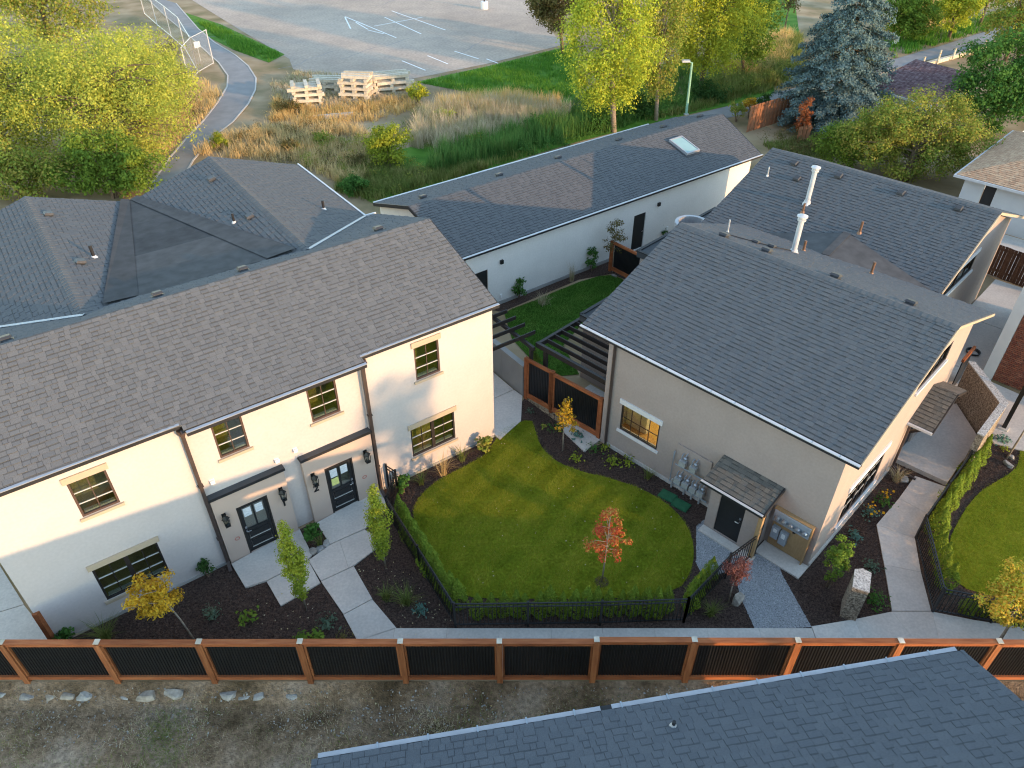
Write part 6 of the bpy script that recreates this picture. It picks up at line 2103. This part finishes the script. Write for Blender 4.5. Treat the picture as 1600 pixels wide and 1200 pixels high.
zone('marsh_grass', [(860, 215), (900, 150), (1000, 120), (1100, 90), (1130, 120), (1080, 165), (1000, 190), (940, 212)], 12000, 0.6, 0.04, 0.5, 'cattail', 320, 43)
zone('tall_weeds', [(1100, 140), (1190, 85), (1250, 60), (1260, 110), (1210, 135), (1130, 160)], 9000, 0.9, 0.05, 0.5, 'weed', 240, 44)
zone('dry_grass', [(420, 130), (470, 112), (640, 128), (655, 160), (560, 165), (440, 185)], 6000, 0.35, 0.04, 0.7, 'straw_grey', 260, 45)
zone('field_grass', [(1380, 60), (1460, 45), (1600, 10), (1600, 30), (1470, 70), (1395, 92)], 6000, 0.4, 0.06, 0.5, 'grass_field', 220, 46)
zone('garden_grass', [(1190, 225), (1280, 215), (1340, 200), (1330, 240), (1270, 260), (1210, 240)], 5000, 0.35, 0.04, 0.7, 'weed', 200, 47)



def thicket(name, px, n, cells, r, h, leaf, mat, seed):
    poly = GL(px)
    r_ = np.random.default_rng(seed)
    c_ = scatter(r_, poly, cells)
    c_[:, 2] = r_.uniform(0.1, h, cells)
    o_ = link(name, leafcloud(r_, c_, r * r_.uniform(0.6, 1.4, cells), n, leaf, M[mat], 0.5, 0.7, name))
    o_['kind'] = 'stuff'
    return o_


thicket('undergrowth', [(330, 240), (400, 200), (470, 190), (600, 215), (640, 240), (560, 300), (470, 262)], 9000, 130, 0.45, 0.45, 0.10, 'lf_brown', 51)
thicket('undergrowth', [(450, 240), (560, 220), (640, 250), (700, 270), (600, 310), (530, 290)], 9000, 110, 0.5, 0.5, 0.10, 'lf_olive', 52)
thicket('undergrowth', [(620, 200), (660, 165), (760, 160), (880, 170), (760, 215), (680, 240)], 7000, 90, 0.45, 0.5, 0.10, 'weed', 53)
thicket('undergrowth', [(760, 230), (960, 180), (990, 195), (880, 232), (790, 255)], 9000, 90, 0.5, 0.6, 0.11, 'lf_green', 54)
thicket('undergrowth', [(415, 185), (430, 150), (480, 165), (650, 150), (650, 175), (560, 195)], 6000, 90, 0.4, 0.3, 0.09, 'straw_orange', 55)
thicket('undergrowth', [(1090, 150), (1130, 90), (1240, 60), (1235, 110), (1180, 145)], 9000, 90, 0.7, 0.9, 0.13, 'lf_olive', 56)
thicket('undergrowth', [(860, 200), (900, 160), (1010, 150), (1080, 150), (1060, 178), (930, 205)], 9000, 90, 0.6, 0.8, 0.12, 'lf_green', 57)
thicket('undergrowth', [(1190, 215), (1290, 200), (1350, 190), (1340, 240), (1260, 260), (1205, 240)], 6000, 60, 0.5, 0.6, 0.11, 'lf_brown', 58)
thicket('undergrowth', [(1380, 20), (1500, 0), (1520, 40), (1420, 75), (1375, 70)], 7000, 80, 0.8, 0.9, 0.15, 'lf_mid', 59)
thicket('undergrowth', [(200, 120), (260, 60), (300, 110), (345, 140), (300, 210), (230, 240)], 7000, 80, 0.6, 0.5, 0.12, 'lf_brown', 60)

# stacks of timber blocks on the edge of the car park
_bm = {}


def stack(px, py, label, layers, L, wd, n, rz, seed):
    p = G(px, py)
    t = thing('timber_stack', label, 'timber stack', (p.x, p.y, 0), rz, 'timber stacks by the car park')
    rn = random.Random(seed)
    for k in range(layers):
        along = k % 2 == 0
        m = (n if k < layers - 1 else n - 2) if along else 3
        for j in range(m):
            key = (round(L, 2), round(wd, 2), along)
            if key not in _bm:
                _bm[key] = (MB().box((-L / 2, -0.12, 0), (L / 2, 0.12, 0.22)) if along else MB().box((-0.13, -wd / 2, 0), (0.13, wd / 2, 0.20))).mesh('beam', M['pale_wood'])
            o_ = bpy.data.objects.new('beam', _bm[key])
            COL.objects.link(o_)
            o_.parent = t
            z = k * 0.215
            o_.location = (rn.uniform(-0.28, 0.28), (j - (m - 1) / 2) * wd / max(1, m) + rn.uniform(-0.04, 0.04), z) if along else ((j - 1) * L * 0.42 + rn.uniform(-0.04, 0.04), rn.uniform(-0.04, 0.04), z)
            o_.rotation_euler = (0, 0, rn.uniform(-0.07, 0.07))
    return t


stack(482, 164, 'tall timber stack at the left front of the pile', 8, 2.3, 1.7, 5, 0.25, 1)
stack(512, 142, 'greyish low timber stack behind the left one', 5, 2.4, 1.6, 5, -0.1, 2)
stack(560, 154, 'tall timber stack in the middle of the pile', 9, 2.3, 1.8, 5, -0.15, 3)
stack(612, 144, 'broad timber stack at the right of the pile', 7, 3.0, 1.9, 6, 0.3, 4)
lg = thing('concrete_beam', 'pale beam lying alone in the dry grass', 'beam', (G(522, 184).x, G(522, 184).y, 0), 0.28)
MB().box((-1.5, -0.16, 0), (1.5, 0.16, 0.28)).build('beam_body', M['concrete'], lg)
MB().box((-1.2, -0.165, 0.281), (1.2, -0.1, 0.30)).build('beam_edge', M['concrete_wall'], lg)

# chain-link fence by the trail
def chain_fence(label, pts, h):
    root = thing('chain_link_fence', label, 'fence', (0, 0, 0))
    P_ = [G(*p) for p in pts]
    for k, p in enumerate(P_):
        MB().tube([p, p + Vector((0, 0, h))], 0.045, 6).build('post', M['gutter_white'], root)
    for a, b in zip(P_, P_[1:]):
        for z in (0.1, h - 0.03):
            MB().tube([a + Vector((0, 0, z)), b + Vector((0, 0, z))], 0.03, 5).build('rail', M['gutter_white'], root)
        L_ = (b - a).length
        t_ = (b - a) / L_
        m_ = MB()
        s_ = Vector((-t_.y, t_.x, 0)) * 0.008
        nw = int((L_ + h) / 0.16)
        for k in range(nw):
            for sg in (1, -1):
                d0 = k * 0.16
                lo, hi = max(0, d0 - h), min(L_, d0)
                if hi - lo < 0.05:
                    continue
                q0, q1 = (lo, d0 - lo), (hi, d0 - hi)
                if sg < 0:
                    q0, q1 = (L_ - lo, d0 - lo), (L_ - hi, d0 - hi)
                A_, B_ = a + t_ * q0[0] + Vector((0, 0, q0[1])), a + t_ * q1[0] + Vector((0, 0, q1[1]))
                u_ = (B_ - A_).normalized().cross(s_).normalized() * 0.006
                m_.face([A_ - u_, B_ - u_, B_ + u_, A_ + u_])
        m_.build('mesh', M['galv'], root)['kind'] = 'stuff'
    return root


chain_fence('silver chain-link fence running along the trail at the upper left', [(226, 22), (246, 40), (268, 58), (290, 78), (310, 114), (334, 100)], 2.9)
chain_fence('short chain-link panel standing in front of the trail bend', [(297, 131), (310, 114)], 2.9)
sg = thing('sign', 'small white sign on the chain-link fence', 'sign', (G(314, 96).x, G(314, 96).y, 1.2), 0.8)
MB().box((-0.28, -0.02, 0), (0.28, 0.0, 0.5)).build('sign_plate', M['white'], sg)
MB().box((-0.02, 0.0, -1.2), (0.02, 0.03, 0.5)).build('post', M['galv'], sg)

# lamp posts
p = G(1072, 179)
lpst = thing('street_lamp', 'pale green street lamp post standing behind the garage row', 'street lamp', (p.x, p.y, 0), 0.0)
MB().lathe((0, 0, 0), [(0.2, 0), (0.2, 0.06), (0.12, 0.1)], 10).build('base', M['galv'], lpst)
MB().tube([(0, 0, 0.05), (-0.1, 0, 3.75)], [0.10, 0.075], 10).build('pole', M['pole_green'], lpst)
MB().bar((-0.1, 0, 3.72), (-0.35, -0.05, 3.85), 0.07, 0.07).build('arm', M['pole_green'], lpst)
MB().prism([(-0.85, -0.22), (-0.3, -0.2), (-0.25, 0.0), (-0.3, 0.14), (-0.85, 0.12)], 3.80, 3.93).build('lamp_head', M['gutter_white'], lpst)
p = G(757, 14)
lp2 = thing('lamp_post', 'lamp post on a white concrete base in the car park', 'lamp post', (p.x, p.y, 0))
MB().lathe((0, 0, 0), [(0.42, 0), (0.42, 0.75), (0.38, 0.8)], 12).build('base', M['trim_white'], lp2)
MB().tube([(0, 0, 0.8), (0, 0, 7.0)], 0.09, 8).build('pole', M['fascia_dark'], lp2)

# wooden fences of the far gardens
def plank_fence(label, a, b, h, mat='old_cedar', w=0.19, z0=0.0):
    a, b = G(*a), G(*b)
    L_ = (b - a).length
    root = thing('plank_fence', label, 'fence', (a.x, a.y, z0), math.atan2(b.y - a.y, b.x - a.x))
    me_ = MB().box((0, -0.015, 0.05), (w - 0.02, 0.015, h)).mesh('board', M[mat])
    for k in range(min(300, int(L_ / w))):
        o_ = bpy.data.objects.new('board', me_)
        COL.objects.link(o_)
        o_.parent = root
        o_.location = (k * w, 0.035 if k % 2 else -0.0, 0)
    MB().box((0, 0.0, h * 0.2), (L_, 0.03, h * 0.2 + 0.1)).box((0, 0.0, h * 0.8), (L_, 0.03, h * 0.8 + 0.1)).build('rail', M[mat], root)
    return root


plank_fence('orange-brown plank fence between garage roof and blue spruce', (1166, 208), (1262, 178), 1.9)
plank_fence('low plank fence corner before the yellow-green tree', (1243, 226), (1264, 222), 1.2)
plank_fence('brown plank fence in the shade behind the spruce', (1335, 190), (1388, 166), 1.7, 'brown_board')

# ================================================================= TREES BEYOND
bp_ = lambda t: (0.45 + 1.1 * t) if t < 0.35 else max(0.2, 0.84 * (1 - (t - 0.35) * 0.95) + 0.1)
tree('birch', 'tall yellow birch with a pale trunk right behind the garage', 'tree', G(959, 206), 7.0, (4.4, 3.4, 5.2), 'lf_poplar', 46000, 0.15, 260, 0.2, 0.17, 'bark_pale', 401, lean=(-0.7, 0.3), droop=0.9, profile=bp_, limbs=50)
tree('birch', 'thinner brownish birch just right of the tall yellow one', 'tree', G(1025, 188), 6.0, (2.6, 2.3, 4.6), 'lf_olive', 16000, 0.15, 150, 0.24, 0.13, 'bark_pale', 402, lean=(-0.4, 0.2), droop=0.8, profile=bp_, limbs=40)
tree('birch', 'broad golden birch behind the street lamp', 'tree', G(1092, 150), 7.0, (5.2, 4.0, 5.0), 'lf_poplar_gold', 46000, 0.16, 260, 0.2, 0.16, 'bark', 403, lean=(0.2, 0.3), droop=0.6, profile=bp_, limbs=50)
tree('round_tree', 'green tree at the right edge of the golden birch', 'tree', G(1160, 120), 4.4, (3.0, 2.6, 4.2), 'lf_mid', 10000, 0.22, 100, 0.28, 0.14, 'bark', 404)
tree('dark_tree', 'dark brownish green tree over the corner of the car park', 'tree', G(880, 85), 4.6, (3.3, 2.8, 3.4), 'lf_brown', 11000, 0.22, 110, 0.26, 0.15, 'bark', 405, lean=(-0.9, 0.4))
tree('small_tree', 'small bare reddish tree on the far green lawn', 'tree', G(1226, 46), 2.4, (1.5, 1.3, 1.4), 'lf_brown', 700, 0.2, 22, 0.35, 0.08, 'bark', 406)


def spruce(name, label, base, H_, R, seed):
    rng_ = np.random.default_rng(seed)
    t = thing(name, label, 'tree', (base.x, base.y, 0))
    tr0 = MB().tube([(0, 0, 0), (0, 0, H_ * 0.5), (0, 0, H_)], [0.26, 0.16, 0.03], 8)
    cs, ns = [], []
    z = 0.5
    while z < H_ - 0.2:
        f = 1 - z / H_
        r = R * (f ** 0.62)
        nb = max(5, int(9 + 9 * f))
        for k in range(nb):
            a = rng_.uniform(0, 6.283)
            l = r * rng_.uniform(0.72, 1.1)
            zz = z + rng_.uniform(-0.15, 0.15)
            d = np.array([math.cos(a), math.sin(a), 0])
            s = np.array([-d[1], d[0], 0])
            tip = d * l + np.array([0, 0, zz - 0.16 * l])
            tr0.tube([(0, 0, zz), tuple(d * l * 0.55 + np.array([0, 0, zz - 0.12 * l])), tuple(tip)], [0.035, 0.022, 0.008], 4, cap=False)
            n = int(62 * l + 24)
            u = rng_.uniform(0.28, 1.05, n) ** 0.8
            tuft_ = rng_.integers(0, 5, n)
            side = rng_.normal(0, 0.10, n) + (tuft_ - 2) * 0.16 * (1.2 - u * 0.6) * min(1.2, l * 0.6)
            pz = zz - 0.16 * l * u ** 1.4 + rng_.normal(0, 0.09, n)
            cs.append(d * (u * l)[:, None] + s * side[:, None] + np.array([0, 0, 1]) * pz[:, None])
            ns.append(np.tile(d * 0.7 + np.array([0, 0, 0.8]), (n, 1)))
        z += 0.36
    cs, ns = np.concatenate(cs), np.concatenate(ns)
    tr0.build('trunk', M['bark'], t)
    link('crown', cards(cs, ns, 0.17, 0.6, rng_, M['lf_spruce'], 'crown', 0.55), t)
    return t


spruce('blue_spruce', 'big blue spruce towering over the garden at the upper right', G(1297, 190), 10.8, 4.9, 77)
tree('rust_shrub', 'rust-brown conifer shrub in front of the blue spruce', 'shrub', G(1250, 212), 1.5, (0.75, 0.7, 1.4), 'lf_rust', 2200, 0.12, 40, 0.34, 0.06, 'bark', 408, profile=lambda t: 0.9 if t < 0.5 else max(0.2, 0.9 - (t - 0.5) * 1.2))
for k, (x, y) in enumerate(((1150, 190), (1170, 184), (1190, 178))):
    tree('garden_bush', '%s of three amber bushes behind the plank fence' % ('left', 'middle', 'right')[k], 'shrub', G(x, y), 0.95, (0.75, 0.65, 0.75), ('lf_olive', 'lf_gold', 'lf_dark')[k], 900, 0.14, 20, 0.4, 0.03, 'twig', 409 + k, 'bushes behind the plank fence', stems=6, crown_name='foliage')
tree('fruit_tree', 'wide yellow-green fruit tree behind the second beige townhouse', 'tree', G(1415, 282), 2.75, (5.0, 2.8, 2.75), 'lf_olive', 42000, 0.13, 260, 0.18, 0.16, 'bark', 415, lean=(0, 0.2), limbs=40)
tree('fruit_tree', 'low green fruit tree at the left of the wide yellow-green one', 'tree', G(1325, 262), 1.7, (3.0, 1.9, 1.7), 'lf_mid', 12000, 0.13, 100, 0.24, 0.1, 'bark', 416)
tree('leafy_tree', 'deep green leafy tree at the upper right edge', 'tree', G(1535, 215), 3.8, (4.2, 3.2, 3.8), 'lf_green', 19000, 0.20, 150, 0.22, 0.16, 'bark', 417)
tree('leafy_tree', 'second deep green tree cut off by the right edge', 'tree', G(1620, 190), 4.0, (3.6, 3.0, 4.0), 'lf_green', 14000, 0.20, 120, 0.24, 0.16, 'bark', 418)
tree('leafy_tree', 'olive tree above the deep green one at the upper right corner', 'tree', G(1570, 95), 4.6, (3.8, 3.0, 4.2), 'lf_olive', 14000, 0.22, 120, 0.24, 0.16, 'bark', 419)
tree('leafy_tree', 'yellowish tree across the far trail near the top edge', 'tree', G(1482, 62), 3.6, (2.6, 2.2, 3.2), 'lf_poplar', 8500, 0.24, 90, 0.26, 0.15, 'bark', 420)
tree('leafy_tree', 'dark rounded bush tree on the far bank beyond the spruce', 'tree', G(1412, 66), 2.8, (3.2, 2.4, 2.8), 'lf_mid', 9500, 0.24, 90, 0.26, 0.14, 'bark', 421)
tree('leafy_tree', 'small olive tree at the top right beyond the trail', 'tree', G(1530, 40), 3.8, (2.4, 2.0, 3.0), 'lf_olive', 5500, 0.26, 60, 0.3, 0.14, 'bark', 422)
tree('field_bush', 'round yellow-topped bush in the middle of the wild field', 'bush', G(612, 262), 1.5, (1.75, 1.5, 1.45), 'lf_lime', 6500, 0.14, 60, 0.3, 0.05, 'twig', 423, stems=10, crown_name='foliage')
tree('field_bush', 'low green bush in the grass beside the garage corner', 'bush', G(556, 305), 0.6, (1.1, 0.9, 0.65), 'lf_green', 2200, 0.13, 30, 0.34, 0.03, 'twig', 424, stems=8, crown_name='foliage')
tree('field_bush', 'dark green bush below the tall birch trunk', 'bush', G(925, 205), 0.8, (1.4, 0.9, 0.9), 'lf_green', 2600, 0.15, 36, 0.34, 0.03, 'twig', 425, stems=8, crown_name='foliage')
tree('field_bush', 'wide dark bush between the two birch trunks', 'bush', G(995, 184), 0.9, (1.7, 1.0, 1.0), 'lf_dark', 3000, 0.16, 40, 0.34, 0.03, 'twig', 426, stems=8, crown_name='foliage')
tree('field_bush', 'yellow bush at the edge of the green lawn', 'bush', G(653, 160), 0.8, (1.0, 0.9, 0.9), 'lf_poplar_gold', 1600, 0.15, 26, 0.36, 0.03, 'twig', 427, stems=7, crown_name='foliage')
tree('field_bush', 'tan weedy bush in front of the tall timber stack', 'bush', G(450, 178), 0.5, (1.3, 0.9, 0.6), 'lf_brown', 1600, 0.13, 26, 0.36, 0.03, 'twig', 428, stems=7, crown_name='foliage')
tree('field_bush', 'green bush against the right trail near the garage end', 'bush', G(1105, 158), 0.8, (2.2, 0.9, 0.9), 'lf_dark', 3000, 0.16, 40, 0.34, 0.03, 'twig', 429, stems=8, crown_name='foliage')
for k, (x, y, r, mt_, lab) in enumerate((
        (505, 232, 0.9, 'lf_olive', 'small olive bush in the dry grass behind the hip roofs'), (452, 238, 0.7, 'lf_brown', 'brown bush close behind the left gable roof'),
        (695, 195, 0.9, 'lf_poplar', 'yellowish bush between round bush and pale grass'), (835, 205, 1.0, 'lf_green', 'green bush left of the birch trunk'),
        (745, 232, 0.9, 'lf_olive', 'olive bush in front of the reeds by the garage eave'), (560, 262, 0.8, 'lf_brown', 'tan bush below the round bush'), (345, 232, 0.8, 'lf_lime', 'yellow-green bush at the foot of the trail'))):
    tree('field_bush', lab, 'bush', G(x, y), r * 0.7, (r, r * 0.85, r * 0.75), mt_, int(1700 * r), 0.12, 24, 0.36, 0.03, 'twig', 450 + k, stems=7, crown_name='foliage')
# golden willows at the upper left
wp = lambda t: (0.5 + 1.2 * t) if t < 0.4 else max(0.25, 1.0 - (t - 0.4) * 1.1)
tree('willow', 'large golden willow left of the curving trail', 'tree', G(185, 262), 4.4, (6.2, 5.2, 4.4), 'lf_willow', 52000, 0.14, 330, 0.17, 0.22, 'bark', 430, lean=(0.3, 0.8), droop=0.8, limbs=56)
tree('willow', 'second golden willow at the left edge', 'tree', G(20, 250), 4.8, (5.6, 5.2, 4.8), 'lf_willow', 46000, 0.14, 300, 0.18, 0.22, 'bark', 431, lean=(0.3, 0.6), droop=0.8, limbs=50)
tree('willow', 'greenish willow at the top left corner', 'tree', G(90, 90), 6.0, (6.6, 5.4, 6.0), 'lf_olive', 24000, 0.23, 200, 0.21, 0.24, 'bark', 432, droop=0.9, limbs=40)
tree('willow', 'golden bushy willow near the chain-link fence', 'tree', G(240, 185), 3.4, (4.2, 3.6, 3.4), 'lf_willow', 28000, 0.13, 220, 0.19, 0.14, 'bark', 433, droop=0.6, limbs=34)
tree('field_bush', 'green thicket directly behind the left roofs', 'bush', G(185, 308), 2.1, (4.0, 1.8, 2.1), 'lf_mid', 14000, 0.17, 120, 0.22, 0.05, 'twig', 434, stems=12, crown_name='foliage')
tree('field_bush', 'dark green thicket at the left edge behind the roofs', 'bush', G(40, 312), 2.0, (4.0, 1.8, 2.0), 'lf_olive', 13000, 0.17, 110, 0.24, 0.05, 'twig', 435, stems=12, crown_name='foliage')
tree('pine', 'dark conifer at the very top left', 'tree', G(60, -20), 5.0, (3.2, 3.0, 5.0), 'lf_dark', 7000, 0.24, 80, 0.28, 0.2, 'bark', 436)

# neighbour's tree south-east of the yards: it throws the soft blot of shade on the white wall
tree('shade_tree', 'tall thin tree of the next garden throwing soft shade on the white wall', 'tree', (33.0, -8.2), 11.2, (1.7, 1.7, 2.2), 'lf_mid', 5200, 0.16, 60, 0.3, 0.16, 'bark', 440)
# black porch post and hose by the brick house
p = G(1567, 671)
t = thing('porch_post', 'black square post on a concrete foot beside the brick house', 'post', (p.x, p.y, 0), FB.r)
MB().box((-0.16, -0.16, 0), (0.16, 0.16, 0.12)).build('foot', M['concrete'], t)
MB().box((-0.07, -0.07, 0.121), (0.07, 0.07, 3.0)).build('shaft', M['black_metal'], t)
p = G(1519, 553)
b = MB()
for q in range(3):
    b.tube([(math.cos(k * 0.5236) * (0.24 + q * 0.02), math.sin(k * 0.5236) * (0.24 + q * 0.02), 0.06 + q * 0.04) for k in range(13)], 0.02, 6, cap=False)
o = b.build('garden_hose', M['black_metal'])
o.location = p
tag(o, 'coiled black garden hose on the side yard paving', 'hose')
t = thing('cedar_rail', 'short cedar fence rail behind the aggregate wall', 'rail', (*FB.w(11.9, 0.1), ), FB.r)
MB().box((0, -0.05, 1.55), (1.3, 0.05, 1.67)).build('top_rail', M['cedar'], t)
MB().box((0.05, -0.02, 0.1), (1.25, 0.02, 1.54)).build('panel', M['black_panel'], t)
